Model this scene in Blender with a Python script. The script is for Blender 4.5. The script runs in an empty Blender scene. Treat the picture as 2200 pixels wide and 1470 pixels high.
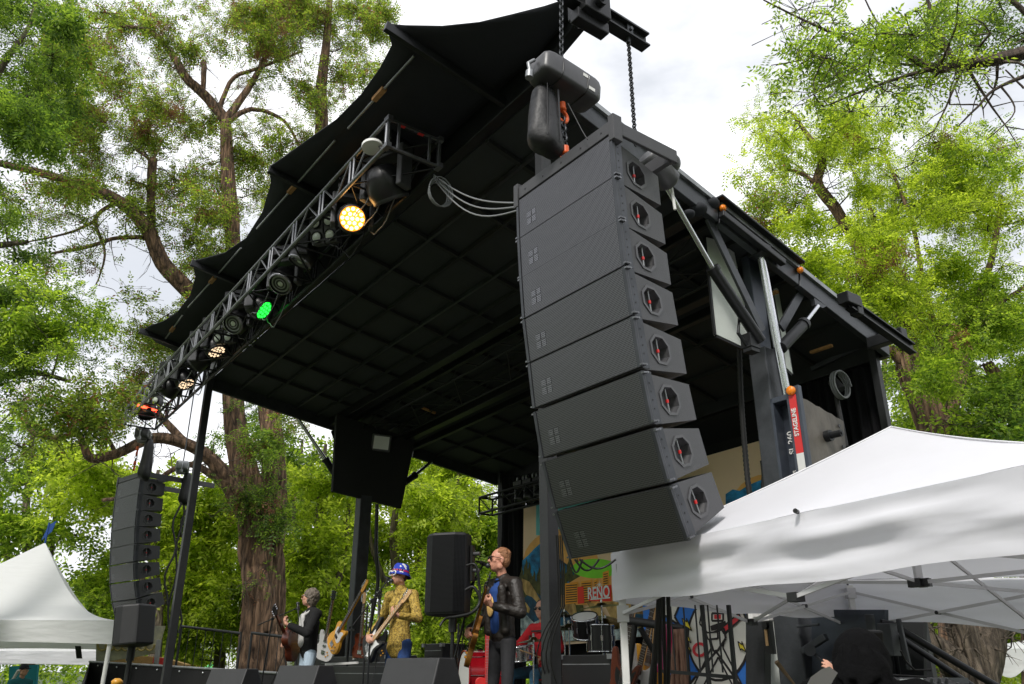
import bpy, math, random
import numpy as np
from mathutils import Vector, Matrix, Quaternion, Euler
rng = random.Random(7)
R = math.radians
scene = bpy.context.scene
C = scene.collection
# ------------------------------------------------------------ camera, sky, sun, exposure
F, TH, EYE = 1740.0, R(22), 1.65          # focal length in px of a 2200 px wide frame, upward pitch, eye height
CT, ST = math.cos(TH), math.sin(TH)
cd = bpy.data.cameras.new('camera'); cam = bpy.data.objects.new('camera', cd); C.objects.link(cam)
cam.location = (0, 0, EYE); cam.rotation_euler = (R(90) + TH, 0, 0)
cd.sensor_width = 36; cd.lens = F / 2200 * 36; cd.clip_start = .05; cd.clip_end = 2000
scene.camera = cam
SUN_EL, SUN_AZ = R(46), R(200)            # azimuth from +Y towards +X
w = bpy.data.worlds.new('World'); scene.world = w; w.use_nodes = True
nt = w.node_tree; nt.nodes.clear()
o_ = nt.nodes.new('ShaderNodeOutputWorld'); bg = nt.nodes.new('ShaderNodeBackground'); nt.links.new(bg.outputs[0], o_.inputs[0])
sk = nt.nodes.new('ShaderNodeTexSky'); sk.sky_type = 'NISHITA'; sk.sun_disc = False
sk.sun_elevation = SUN_EL; sk.sun_rotation = SUN_AZ; sk.air_density = 1.2; sk.dust_density = 2.5
tc = nt.nodes.new('ShaderNodeTexCoord'); mp = nt.nodes.new('ShaderNodeMapping'); mp.inputs['Scale'].default_value = (1, 1, 2.2)
nz = nt.nodes.new('ShaderNodeTexNoise'); nz.inputs['Scale'].default_value = 2.1; nz.inputs['Detail'].default_value = 7; nz.inputs['Roughness'].default_value = .55
rp = nt.nodes.new('ShaderNodeValToRGB'); rp.color_ramp.elements[0].position = .34; rp.color_ramp.elements[0].color = (.86,)*3 + (1,)
rp.color_ramp.elements[1].position = .56; rp.color_ramp.elements[1].color = (.985,)*3 + (1,)
cr = nt.nodes.new('ShaderNodeValToRGB'); cr.color_ramp.elements[0].position = .40; cr.color_ramp.elements[0].color = (4.9, 5.05, 5.35, 1)
cr.color_ramp.elements[1].position = .66; cr.color_ramp.elements[1].color = (9.6, 9.6, 9.8, 1)
mx = nt.nodes.new('ShaderNodeMix'); mx.data_type = 'RGBA'
L = nt.links.new
L(tc.outputs['Generated'], mp.inputs[0]); L(mp.outputs[0], nz.inputs['Vector']); L(nz.outputs[0], rp.inputs[0]); L(nz.outputs[0], cr.inputs[0])
L(rp.outputs[0], mx.inputs[0]); L(sk.outputs[0], mx.inputs[6]); L(cr.outputs[0], mx.inputs[7]); L(mx.outputs[2], bg.inputs[0])
bg.inputs[1].default_value = .098
sd = bpy.data.lights.new('sun', 'SUN'); sun = bpy.data.objects.new('sun', sd); C.objects.link(sun)
sd.energy = 1.5; sd.angle = R(10); sd.color = (1, .96, .9)
sdir = Vector((math.sin(SUN_AZ) * math.cos(SUN_EL), math.cos(SUN_AZ) * math.cos(SUN_EL), math.sin(SUN_EL)))
sun.rotation_euler = sdir.to_track_quat('Z', 'Y').to_euler()
scene.view_settings.view_transform = 'Standard'; scene.view_settings.look = 'None'
scene.view_settings.exposure = .85; scene.view_settings.gamma = 1
scene.render.engine = 'CYCLES'
try:
    scene.cycles.use_denoising = True; scene.cycles.max_bounces = 8; scene.cycles.transparent_max_bounces = 8
except Exception: pass

# ------------------------------------------------------------ frames
# stage frame: s runs along the stage front (away to the left), t runs upstage, h is up
UV = Vector((-.595, .8037, 0)); VV = Vector((.8037, .595, 0)); ZV = Vector((0, 0, 1))
RZ = math.atan2(-.8037, .595)             # local +X = -u (towards our side), local +Y = upstage
def S(s, t, h): return UV * s + VV * t + ZV * h
def ray(px, py):
    x = (px - 1100) / F; y = (735 - py) / F
    return Vector((x, CT - y * ST, ST + y * CT))
def P(px, py, **k):
    d = ray(px, py)
    if 's' in k: z = k['s'] / d.dot(UV)
    elif 't' in k: z = k['t'] / d.dot(VV)
    elif 'h' in k: z = (k['h'] - EYE) / d.z
    elif 'pl' in k:
        p0, n = k['pl']; z = (p0 - Vector((0, 0, EYE))).dot(n) / d.dot(n)
    else: z = k['z']
    return d * z + Vector((0, 0, EYE))
def st(p): return p.dot(UV), p.dot(VV), p.z

# ------------------------------------------------------------ mesh builder
class MB:
    def __init__(s): s.v = []; s.f = []; s.sm = []
    def add(s, vs, fs, sm=False):
        n = len(s.v); s.v += [tuple(v) for v in vs]; s.f += [tuple(i + n for i in f) for f in fs]; s.sm += [sm] * len(fs); return s
    def box(s, c, ax, hs):
        a, b, d = [Vector(x) * y for x, y in zip(ax, hs)]; c = Vector(c)
        vs = [c + i * a + j * b + k * d for i in (-1, 1) for j in (-1, 1) for k in (-1, 1)]
        return s.add(vs, [(0, 1, 3, 2), (4, 6, 7, 5), (0, 4, 5, 1), (2, 3, 7, 6), (0, 2, 6, 4), (1, 5, 7, 3)])
    def bx(s, c, hs): return s.box(c, ((1, 0, 0), (0, 1, 0), (0, 0, 1)), hs)
    def sbx(s, s0, s1, t0, t1, h0, h1):
        return s.box(S((s0 + s1) / 2, (t0 + t1) / 2, (h0 + h1) / 2), (UV, VV, ZV), (abs(s1 - s0) / 2, abs(t1 - t0) / 2, abs(h1 - h0) / 2))
    def beam(s, p0, p1, wd, ht, up=(0, 0, 1)):
        p0, p1 = Vector(p0), Vector(p1); d = (p1 - p0); l = d.length
        if l < 1e-6: return s
        d /= l; up = Vector(up); sd_ = d.cross(up)
        if sd_.length < 1e-3: sd_ = d.cross(VV)
        sd_.normalize(); u2 = sd_.cross(d)
        return s.box((p0 + p1) / 2, (d, sd_, u2), (l / 2, wd / 2, ht / 2))
    def tube(s, pts, r, n=8, cap=True, sm=True):
        pts = [Vector(p) for p in pts]; m = len(pts)
        rs = r if isinstance(r, (list, tuple)) else [r] * m
        vs = []; fs = []; px = None
        for i in range(m):
            d = pts[min(i + 1, m - 1)] - pts[max(i - 1, 0)]
            if d.length < 1e-9: d = Vector((0, 0, 1))
            d.normalize()
            if px is None:
                px = d.orthogonal().normalized()
            px = (px - d * px.dot(d))
            if px.length < 1e-6: px = d.orthogonal()
            px.normalize(); py = d.cross(px)
            for j in range(n):
                a = 2 * math.pi * j / n
                vs.append(pts[i] + (px * math.cos(a) + py * math.sin(a)) * rs[i])
        for i in range(m - 1):
            for j in range(n):
                k = (j + 1) % n
                fs.append((i * n + j, i * n + k, (i + 1) * n + k, (i + 1) * n + j))
        s.add(vs, fs, sm)
        if cap:
            s.add(vs[:n], [tuple(range(n))[::-1]]); s.add(vs[-n:], [tuple(range(n))])
        return s
    def cyl(s, p0, p1, r0, r1=None, n=16):
        return s.tube([p0, p1], [r0, r0 if r1 is None else r1], n)
    def caps(s, p0, r0, p1, r1, n=12, sq=1.0, ax=None):
        """closed tapered capsule, for blobs that are fused later"""
        p0, p1 = Vector(p0), Vector(p1); d = p1 - p0; l = d.length
        d = d / l if l > 1e-6 else Vector((0, 0, 1))
        a = Vector(ax) if ax is not None else d.orthogonal(); a = (a - d * a.dot(d)).normalized(); b = d.cross(a)
        prof = [(-math.cos(q) * r0, math.sin(q) * r0) for q in (R(18), R(45), R(75))] + [(l + math.sin(q) * r1, math.cos(q) * r1) for q in (R(15), R(45), R(72))]
        vs = []; fs = []
        for z, r in prof:
            for j in range(n):
                t = 2 * math.pi * j / n; vs.append(p0 + d * z + a * (math.cos(t) * r) + b * (math.sin(t) * r * sq))
        m = len(prof)
        for i in range(m - 1):
            for j in range(n):
                k = (j + 1) % n; fs.append((i * n + j, i * n + k, (i + 1) * n + k, (i + 1) * n + j))
        fs.append(tuple(range(n))[::-1]); fs.append(tuple(range((m - 1) * n, m * n)))
        return s.add(vs, fs, True)
    def ell(s, c, r, rot=None, nu=16, nv=10):
        c = Vector(c); M_ = rot.to_matrix() if rot is not None else None; vs = []; fs = []
        for i in range(1, nv):
            th = math.pi * i / nv
            for j in range(nu):
                ph = 2 * math.pi * j / nu
                p = Vector((r[0] * math.sin(th) * math.cos(ph), r[1] * math.sin(th) * math.sin(ph), r[2] * math.cos(th)))
                vs.append(c + (M_ @ p if M_ else p))
        top = Vector((0, 0, r[2])); vs.append(c + (M_ @ top if M_ else top)); vs.append(c - (M_ @ top if M_ else top))
        for i in range(nv - 2):
            for j in range(nu):
                k = (j + 1) % nu; fs.append((i * nu + j, (i + 1) * nu + j, (i + 1) * nu + k, i * nu + k))
        T = len(vs) - 2
        for j in range(nu):
            k = (j + 1) % nu; fs.append((T, j, k)); fs.append((T + 1, (nv - 2) * nu + k, (nv - 2) * nu + j))
        return s.add(vs, fs, True)
    def prism(s, pts, dvec):
        pts = [Vector(p) for p in pts]; n = len(pts); d = Vector(dvec)
        fs = [tuple(range(n)), tuple(range(2 * n - 1, n - 1, -1))] + [(i, i + n, (i + 1) % n + n, (i + 1) % n) for i in range(n)]
        return s.add(pts + [p + d for p in pts], fs)
    def lathe(s, c, ax, prof, n=24, cap=True):
        c = Vector(c); ax = Vector(ax).normalized(); a = ax.orthogonal().normalized(); b = ax.cross(a)
        vs = [c + ax * z + (a * math.cos(2 * math.pi * j / n) + b * math.sin(2 * math.pi * j / n)) * r for z, r in prof for j in range(n)]
        fs = [(i * n + j, i * n + (j + 1) % n, (i + 1) * n + (j + 1) % n, (i + 1) * n + j) for i in range(len(prof) - 1) for j in range(n)]
        s.add(vs, fs, True)
        if cap: s.add(vs[:n], [tuple(range(n))[::-1]]); s.add(vs[-n:], [tuple(range(n))])
        return s
    def build(s, name, m, parent=None, bevel=0, loc=None, world=True, smooth_all=False):
        """verts are given in world space; stored relative to the parent (or to loc)"""
        org = Vector((0, 0, 0))
        if parent is not None and world: org = wloc(parent)
        if parent is None and loc is not None: org = Vector(loc)
        me = bpy.data.meshes.new(name); me.from_pydata([tuple(Vector(v) - org) for v in s.v], [], s.f)
        me.polygons.foreach_set('use_smooth', [bool(x or smooth_all) for x in s.sm])
        if m is not None: me.materials.append(m)
        me.update()
        o = bpy.data.objects.new(name, me); C.objects.link(o)
        if parent is not None:
            o.parent = parent
        elif loc is not None: o.location = loc
        if bevel:
            b = o.modifiers.new('bevel', 'BEVEL'); b.width = bevel; b.segments = 2; b.limit_method = 'ANGLE'; b.angle_limit = R(40)
        return o
def wloc(o):
    p = Vector(o.location)
    while o.parent is not None: o = o.parent; p = p + Vector(o.location)
    return p
def tag(o, label=None, cat=None, group=None, kind=None):
    if label: o['label'] = label
    if cat: o['category'] = cat
    if group: o['group'] = group
    if kind: o['kind'] = kind
    return o
def thing(name, label, cat, loc=(0, 0, 0), group=None, rot=None):
    o = bpy.data.objects.new(name, None); C.objects.link(o); o.location = loc; o.empty_display_size = .1
    if rot: o.rotation_euler = rot
    return tag(o, label, cat, group)
def dup(root, loc=None, rot=None, label=None, group=None, keep=None):
    r = root.copy(); C.objects.link(r)
    if loc is not None: r.location = loc
    if rot is not None: r.rotation_euler = rot
    if label: r['label'] = label
    if group: r['group'] = group
    for ch in list(root.children):
        c = ch.copy(); C.objects.link(c); c.parent = r
        for g in list(ch.children):
            d = g.copy(); C.objects.link(d); d.parent = c
    return r
def text_mesh(txt, size, ext=.002):
    cu = bpy.data.curves.new('lettering', 'FONT'); cu.body = txt; cu.size = size; cu.extrude = ext; cu.align_x = 'CENTER'; cu.align_y = 'CENTER'
    cu.offset = size * .02
    ob = bpy.data.objects.new('lettering', cu); C.objects.link(ob)
    dg = bpy.context.evaluated_depsgraph_get(); me = bpy.data.meshes.new_from_object(ob.evaluated_get(dg))
    vs = [tuple(v.co) for v in me.vertices]; fs = [tuple(p.vertices) for p in me.polygons]
    bpy.data.objects.remove(ob); bpy.data.curves.remove(cu)
    return vs, fs
def put_text(name, txt, size, center, xax, yax, m, parent, sx=1.0):
    vs, fs = text_mesh(txt, size); b = MB(); c = Vector(center); xa = Vector(xax).normalized(); ya = Vector(yax).normalized(); za = xa.cross(ya)
    b.add([c + xa * v[0] * sx + ya * v[1] + za * v[2] for v in vs], fs); return b.build(name, m, parent)

# ------------------------------------------------------------ materials
M = {}
def mat(name, col, rough=.6, metal=0, var=0, vscale=8, bump=0, bscale=60, spec=.5, emit=None, estr=0, stretch=None, col2=None, sheen=0):
    m = bpy.data.materials.new(name); m.use_nodes = True; M[name] = m
    n = m.node_tree.nodes; l = m.node_tree.links.new; b = n['Principled BSDF']
    b.inputs['Roughness'].default_value = rough; b.inputs['Metallic'].default_value = metal
    b.inputs['Specular IOR Level'].default_value = spec
    b.inputs['Base Color'].default_value = (*col, 1)
    if sheen: b.inputs['Sheen Weight'].default_value = sheen
    if emit: b.inputs['Emission Color'].default_value = (*emit, 1); b.inputs['Emission Strength'].default_value = estr
    if var or bump:
        t = n.new('ShaderNodeTexCoord'); mpn = n.new('ShaderNodeMapping'); l(t.outputs['Object'], mpn.inputs[0])
        if stretch: mpn.inputs['Scale'].default_value = stretch
    if var:
        z = n.new('ShaderNodeTexNoise'); z.inputs['Scale'].default_value = vscale; z.inputs['Detail'].default_value = 6; z.inputs['Roughness'].default_value = .65
        r = n.new('ShaderNodeValToRGB'); r.color_ramp.elements[0].position = .3; r.color_ramp.elements[1].position = .72
        c2 = col2 or tuple(min(1, c * (1 + var)) for c in col); c1 = tuple(c * (1 - var) for c in col)
        r.color_ramp.elements[0].color = (*c1, 1); r.color_ramp.elements[1].color = (*c2, 1)
        l(mpn.outputs[0], z.inputs['Vector']); l(z.outputs[0], r.inputs[0]); l(r.outputs[0], b.inputs['Base Color'])
        rr = n.new('ShaderNodeMapRange'); rr.inputs[3].default_value = max(0, rough - .12); rr.inputs[4].default_value = min(1, rough + .12)
        l(z.outputs[0], rr.inputs[0]); l(rr.outputs[0], b.inputs['Roughness'])
    if bump:
        z2 = n.new('ShaderNodeTexNoise'); z2.inputs['Scale'].default_value = bscale; z2.inputs['Detail'].default_value = 4
        bp = n.new('ShaderNodeBump'); bp.inputs['Strength'].default_value = bump; bp.inputs['Distance'].default_value = .02
        l(mpn.outputs[0], z2.inputs['Vector']); l(z2.outputs[0], bp.inputs['Height']); l(bp.outputs[0], b.inputs['Normal'])
    return m
mat('black_paint', (.018, .019, .021), .5, 0, .35, 3, .1, 40)
mat('black_metal', (.016, .017, .019), .42, .3, .4, 5)
mat('roof_black', (.016, .0175, .018), .75, 0, .35, 1.2)
mat('roof_panel', (.026, .03, .032), .7, 0, .25, 1.5)
mat('canopy_cloth', (.017, .019, .025), .85, 0, .3, 1.5, .25, 6)
mat('curtain', (.010, .010, .012), .9, 0, .4, 2, .3, 14, spec=.2)
mat('skirt_cloth', (.008, .008, .009), .95, 0, .4, 2, .3, 9)
mat('aluminium', (.62, .63, .65), .34, .9, .2, 12)
mat('aluminium_dull', (.3, .31, .32), .45, .7, .35, 5)
mat('chrome', (.62, .63, .66), .2, 1)
mat('steel_dark', (.06, .064, .072), .42, .5, .35, 4, .08, 30)
mat('steel_blue', (.055, .065, .085), .4, .3, .35, 3)
mat('speaker_black', (.052, .052, .056), .5, 0, .1, 8, .12, 220)
mat('speaker_dark', (.018, .018, .02), .55, 0, .2, 8, .1, 150)
mat('plastic_black', (.012, .012, .013), .35)
mat('wedge_paint', (.03, .03, .032), .5, 0, .2, 8, .12, 180)
mat('plastic_grey', (.065, .065, .07), .4, 0, .2, 10)
mat('rubber', (.012, .012, .012), .6)
mat('cable', (.01, .01, .01), .5)
mat('cable_grey', (.22, .23, .24), .5)
mat('white_fabric', (.8, .8, .83), .8, 0, .03, 2, .12, 3)
mat('white_panel', (.68, .72, .68), .5, 0, .1, 2)
mat('white_paint', (.75, .75, .73), .5, 0, .08, 2)
mat('orange_paint', (.85, .13, .02), .4)
mat('orange_lens', (.9, .25, .02), .2)
mat('wood_block', (.42, .22, .08), .7, 0, .3, 20)
mat('red', (.65, .03, .03), .4)
mat('red_cloth', (.62, .02, .03), .85, 0, .15, 6, .3, 12)
mat('rust_steel', (.12, .11, .10), .55, .4, .65, 2.5, .35, 14, col2=(.2, .18, .155), stretch=(1, 1, .5))
mat('skin', (.62, .33, .23), .5, 0, .1, 20, spec=.4)
mat('skin_red', (.66, .31, .21), .5, 0, .12, 20)
mat('denim_light', (.42, .52, .62), .85, 0, .18, 6, .3, 30)
mat('denim_blue', (.02, .06, .2), .85, 0, .4, 5, .3, 30)
mat('denim_teal', (.05, .14, .22), .85, 0, .3, 5, .3, 30)
mat('black_jeans', (.018, .018, .021), .8, 0, .45, 4, .3, 30)
mat('leather', (.022, .017, .014), .52, 0, .4, 6, .5, 26)
mat('velvet', (.008, .008, .009), .9, 0, .3, 4, .3, 12)
mat('tan_strap', (.2, .14, .08), .9)
mat('hood_cloth', (.004, .004, .0045), .95, 0, .3, 8, .3, 60, spec=.1)
mat('hair_brown', (.11, .075, .05), .6, 0, .6, 30, .7, 70, col2=(.3, .25, .2), stretch=(1, 1, .3))
mat('hair_sandy', (.33, .15, .07), .6, 0, .4, 30, .6, 80)
mat('hair_dark', (.05, .028, .016), .6, 0, .3, 30, .5, 80)
mat('glass_dark', (.006, .006, .008), .08)
mat('white_plastic', (.8, .8, .8), .3)
mat('tele_wood', (.68, .33, .04), .22, 0, .15, 5)
mat('maple', (.72, .44, .2), .3, 0, .12, 20)
mat('rosewood', (.06, .03, .018), .45)
mat('sunburst', (.22, .07, .015), .25, 0, .6, 3, col2=(.42, .19, .035))
mat('cherry', (.11, .025, .012), .25)
mat('drum_red', (.3, .006, .012), .16, 0, .4, 2)
mat('drum_head', (.72, .72, .68), .5)
mat('cymbal', (.14, .11, .05), .28, .9, .3, 10)
mat('paper', (.75, .76, .8), .8)
mat('blue_cloth', (.015, .06, .24), .85)
mat('gold_print', (.75, .48, .16), .7)
mat('grey_stone', (.3, .3, .29), .8, 0, .2, 4)
mat('tent_inner', (.62, .61, .6), .85, 0, .04, 2)
mat('trouser_dark', (.02, .022, .03), .9)
mat('teal_cloth', (.02, .18, .22), .8)
mat('teal_board', (.03, .32, .42), .7)

def nodes_of(m): return m.node_tree.nodes, m.node_tree.links.new, m.node_tree.nodes['Principled BSDF']
# perforated steel grille: rows of dark holes in a grey sheet
def grille_mat(name, sheet, hole, pitch):
    m = mat(name, sheet, .3, .9); n, l, b = nodes_of(m)
    t = n.new('ShaderNodeTexCoord'); mpn = n.new('ShaderNodeMapping'); l(t.outputs['Object'], mpn.inputs[0])
    mpn.inputs['Scale'].default_value = (1 / pitch, 0, 1 / pitch)
    v = n.new('ShaderNodeTexVoronoi'); v.voronoi_dimensions = '3D'; v.feature = 'F1'; v.inputs['Randomness'].default_value = 0; v.inputs['Scale'].default_value = 1
    mr = n.new('ShaderNodeMapRange'); mr.inputs[1].default_value = .30; mr.inputs[2].default_value = .36
    mxn = n.new('ShaderNodeMix'); mxn.data_type = 'RGBA'; mxn.inputs[6].default_value = (*hole, 1); mxn.inputs[7].default_value = (*sheet, 1)
    l(mpn.outputs[0], v.inputs['Vector']); l(v.outputs[0], mr.inputs[0]); l(mr.outputs[0], mxn.inputs[0]); l(mxn.outputs[2], b.inputs['Base Color'])
    r2 = n.new('ShaderNodeMapRange'); r2.inputs[3].default_value = .9; r2.inputs[4].default_value = .38; l(mr.outputs[0], r2.inputs[0]); l(r2.outputs[0], b.inputs['Roughness'])
    return m
grille_mat('grille', (.16, .16, .168), (.006, .006, .006), .0104)
grille_mat('grille_dark', (.03, .03, .033), (.004, .004, .004), .011)
# shirt print: gold and black leopard
m = mat('leopard', (.5, .33, .06), .8); n, l, b = nodes_of(m)
t = n.new('ShaderNodeTexCoord'); v = n.new('ShaderNodeTexVoronoi'); v.inputs['Scale'].default_value = 42; z = n.new('ShaderNodeTexNoise'); z.inputs['Scale'].default_value = 30
a_ = n.new('ShaderNodeVectorMath'); a_.operation = 'MULTIPLY_ADD'; a_.inputs[1].default_value = (.05,)*3
l(z.outputs[1], a_.inputs[0]); l(t.outputs['Object'], a_.inputs[2]); l(a_.outputs[0], v.inputs['Vector'])
r = n.new('ShaderNodeValToRGB'); e = r.color_ramp.elements; e[0].position = .2; e[0].color = (.62, .4, .06, 1); e[1].position = .42; e[1].color = (.03, .02, .01, 1)
x = e.new(.3); x.color = (.5, .32, .05, 1); x = e.new(.62); x.color = (.55, .38, .08, 1); l(v.outputs[0], r.inputs[0]); l(r.outputs[0], b.inputs['Base Color'])
# bucket hat print
m = mat('hat_print', (.02, .06, .45), .8); n, l, b = nodes_of(m)
t = n.new('ShaderNodeTexCoord'); sp = n.new('ShaderNodeTexNoise'); sp.inputs['Scale'].default_value = 16
r = n.new('ShaderNodeValToRGB'); r.color_ramp.interpolation = 'CONSTANT'; e = r.color_ramp.elements; e[0].color = (.02, .05, .45, 1); e[1].position = .56; e[1].color = (.75, .78, .8, 1)
l(t.outputs['Object'], sp.inputs[0]); l(sp.outputs[0], r.inputs[0]); l(r.outputs[0], b.inputs['Base Color'])
# striped scarf
m = mat('scarf', (.5, .01, .12), .85); n, l, b = nodes_of(m)
t = n.new('ShaderNodeTexCoord'); wv = n.new('ShaderNodeTexWave'); wv.inputs['Scale'].default_value = 9; wv.inputs['Distortion'].default_value = .6; wv.bands_direction = 'X'
r = n.new('ShaderNodeValToRGB'); e = r.color_ramp.elements; e[0].color = (.45, .01, .1, 1); e[1].color = (.02, .005, .02, 1); x = e.new(.45); x.color = (.6, .03, .2, 1); x = e.new(.6); x.color = (.6, .5, .55, 1); x = e.new(.72); x.color = (.03, .01, .03, 1)
l(t.outputs['Object'], wv.inputs[0]); l(wv.outputs[0], r.inputs[0]); l(r.outputs[0], b.inputs['Base Color'])
# bark
def bark_mat(name, c1, c2, sc=5.5, depth=.06):
    m = mat(name, c1, .9); n, l, b = nodes_of(m)
    t = n.new('ShaderNodeTexCoord'); mpn = n.new('ShaderNodeMapping'); mpn.inputs['Scale'].default_value = (sc, sc, sc * .14)
    z = n.new('ShaderNodeTexNoise'); z.inputs['Scale'].default_value = 1.6; z.inputs['Detail'].default_value = 8; z.inputs['Roughness'].default_value = .7; z.inputs['Distortion'].default_value = .6
    v = n.new('ShaderNodeTexVoronoi'); v.feature = 'DISTANCE_TO_EDGE'; v.inputs['Scale'].default_value = 1.5
    ad = n.new('ShaderNodeVectorMath'); ad.operation = 'MULTIPLY_ADD'; ad.inputs[1].default_value = (.8,)*3
    l(t.outputs['Object'], mpn.inputs[0]); l(mpn.outputs[0], z.inputs['Vector']); l(z.outputs[1], ad.inputs[0]); l(mpn.outputs[0], ad.inputs[2]); l(ad.outputs[0], v.inputs['Vector'])
    r = n.new('ShaderNodeValToRGB'); r.color_ramp.elements[0].color = (*c1, 1); r.color_ramp.elements[1].color = (*c2, 1); r.color_ramp.elements[0].position = .3; r.color_ramp.elements[1].position = .75
    mm = n.new('ShaderNodeMath'); mm.operation = 'MULTIPLY_ADD'; mm.inputs[1].default_value = 1.4; l(v.outputs[0], mm.inputs[0]); l(z.outputs[0], mm.inputs[2])
    mk = n.new('ShaderNodeMath'); mk.operation = 'MULTIPLY'; mk.inputs[1].default_value = .75; l(mm.outputs[0], mk.inputs[0])
    l(mk.outputs[0], r.inputs[0]); l(r.outputs[0], b.inputs['Base Color'])
    bp = n.new('ShaderNodeBump'); bp.inputs['Strength'].default_value = 1; bp.inputs['Distance'].default_value = depth; l(mm.outputs[0], bp.inputs['Height']); l(bp.outputs[0], b.inputs['Normal'])
bark_mat('bark', (.03, .018, .012), (.34, .21, .13))
bark_mat('bark_grey', (.05, .04, .03), (.24, .19, .14), 8, .04)
bark_mat('bark_thin', (.03, .022, .017), (.12, .09, .07), 12, .01)
# leaves
def leaf_mat(name, c1, c2, c3, tr=.55, brown=.0):
    m = bpy.data.materials.new(name); m.use_nodes = True; M[name] = m; n = m.node_tree.nodes; l = m.node_tree.links.new
    out = n['Material Output']; b = n['Principled BSDF']; b.inputs['Roughness'].default_value = .55; b.inputs['Specular IOR Level'].default_value = .35
    g = n.new('ShaderNodeNewGeometry'); r = n.new('ShaderNodeValToRGB'); e = r.color_ramp.elements
    e[0].color = (*c1, 1); e[1].color = (*c3, 1); x = e.new(.5); x.color = (*c2, 1)
    if brown:
        e[-1].position = 1 - brown - .01; x = e.new(1 - brown); x.color = (.2, .09, .045, 1)
    t = n.new('ShaderNodeTexCoord'); z = n.new('ShaderNodeTexNoise'); z.inputs['Scale'].default_value = .55; z.inputs['Detail'].default_value = 3
    mr = n.new('ShaderNodeMapRange'); mr.inputs[1].default_value = .3; mr.inputs[2].default_value = .7; mr.inputs[3].default_value = -.28; mr.inputs[4].default_value = .28
    ad = n.new('ShaderNodeMath'); ad.operation = 'ADD'; ad.use_clamp = True
    l(t.outputs['Object'], z.inputs[0]); l(z.outputs[0], mr.inputs[0]); l(mr.outputs[0], ad.inputs[1]); l(g.outputs['Random Per Island'], ad.inputs[0])
    l((g.outputs['Random Per Island'] if brown else ad.outputs[0]), r.inputs[0]); l(r.outputs[0], b.inputs['Base Color'])
    tb = n.new('ShaderNodeBsdfTranslucent'); mxs = n.new('ShaderNodeMixShader'); mxs.inputs[0].default_value = tr
    hs = n.new('ShaderNodeHueSaturation'); hs.inputs['Value'].default_value = 2.05; hs.inputs['Saturation'].default_value = 1.05; l(r.outputs[0], hs.inputs['Color']); l(hs.outputs[0], tb.inputs[0])
    l(b.outputs[0], mxs.inputs[1]); l(tb.outputs[0], mxs.inputs[2]); l(mxs.outputs[0], out.inputs[0])
leaf_mat('leaf_olive', (.05, .08, .014), (.15, .21, .03), (.31, .39, .05), .55, .08)
leaf_mat('leaf_dark', (.035, .075, .014), (.10, .165, .024), (.22, .31, .04), .55)
leaf_mat('leaf_lime', (.11, .165, .016), (.27, .35, .032), (.46, .53, .07), .6)
leaf_mat('leaf_bright', (.055, .105, .012), (.18, .27, .028), (.36, .45, .055), .6)
leaf_mat('leaf_pod', (.13, .05, .03), (.2, .09, .05), (.26, .14, .08), .3)
# ------------------------------------------------------------ setting: ground and path
def grid_sheet(name, x0, x1, y0, y1, n, z, m, amp=0):
    b = MB(); vs = []; fs = []
    for i in range(n + 1):
        for j in range(n + 1):
            x = x0 + (x1 - x0) * i / n; y = y0 + (y1 - y0) * j / n
            vs.append((x, y, z + amp * math.sin(x * .13) * math.cos(y * .11)))
    for i in range(n):
        for j in range(n):
            a = i * (n + 1) + j; fs.append((a, a + n + 1, a + n + 2, a + 1))
    b.add(vs, fs, True); return tag(b.build(name, m), kind='structure')
mat('grass_ground', (.05, .075, .025), .95, 0, .5, 1.2, .6, 20)
mat('dirt_path', (.07, .06, .05), .95, 0, .3, 2, .4, 15)
grid_sheet('ground', -400, 400, -200, 600, 60, -.02, M['grass_ground'])
grid_sheet('path', -9, 9, -6, 5.2, 20, .004, M['dirt_path'])

# ------------------------------------------------------------ the mobile stage
RN, RL, RRB, RLB = [Vector(q) for q in ((4.433, 3.6, 6.385), (13.472, 3.6, 6.268), (4.6, 8.81, 5.22), (13.2, 9.48, 5.29))]
def RF(a, b, dz=0):
    q = RN * (1 - a) * (1 - b) + RL * a * (1 - b) + RRB * (1 - a) * b + RLB * a * b
    return S(q.x, q.y, q.z + dz)
DECK = .95
stage = thing('mobile_stage', 'black mobile concert stage with a sloping roof held up by steel towers', 'stage', S(9, 6, 0))
b = MB(); b.sbx(4.6, 13.4, 3.8, 9.5, DECK - .18, DECK); b.build('stage_deck', M['black_paint'], stage)
b = MB()
for s_ in (5, 7, 9, 11, 13):
    for t_ in (4.2, 6.5, 9): b.sbx(s_ - .05, s_ + .05, t_ - .05, t_ + .05, 0, DECK - .182)
b.build('deck_legs', M['black_paint'], stage)
b = MB(); n = 90
for i in range(n):
    a0, a1 = 4.6 + 8.8 * i / n, 4.6 + 8.8 * (i + 1) / n; q = lambda a: 3.74 + .02 * math.sin(a * 21) + .012 * math.sin(a * 47)
    b.add([S(a0, q(a0), .02), S(a1, q(a1), .02), S(a1, q(a1), DECK - .003), S(a0, q(a0), DECK - .003)], [(0, 1, 2, 3)], True)
b.build('stage_skirt', M['skirt_cloth'], stage)
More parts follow.
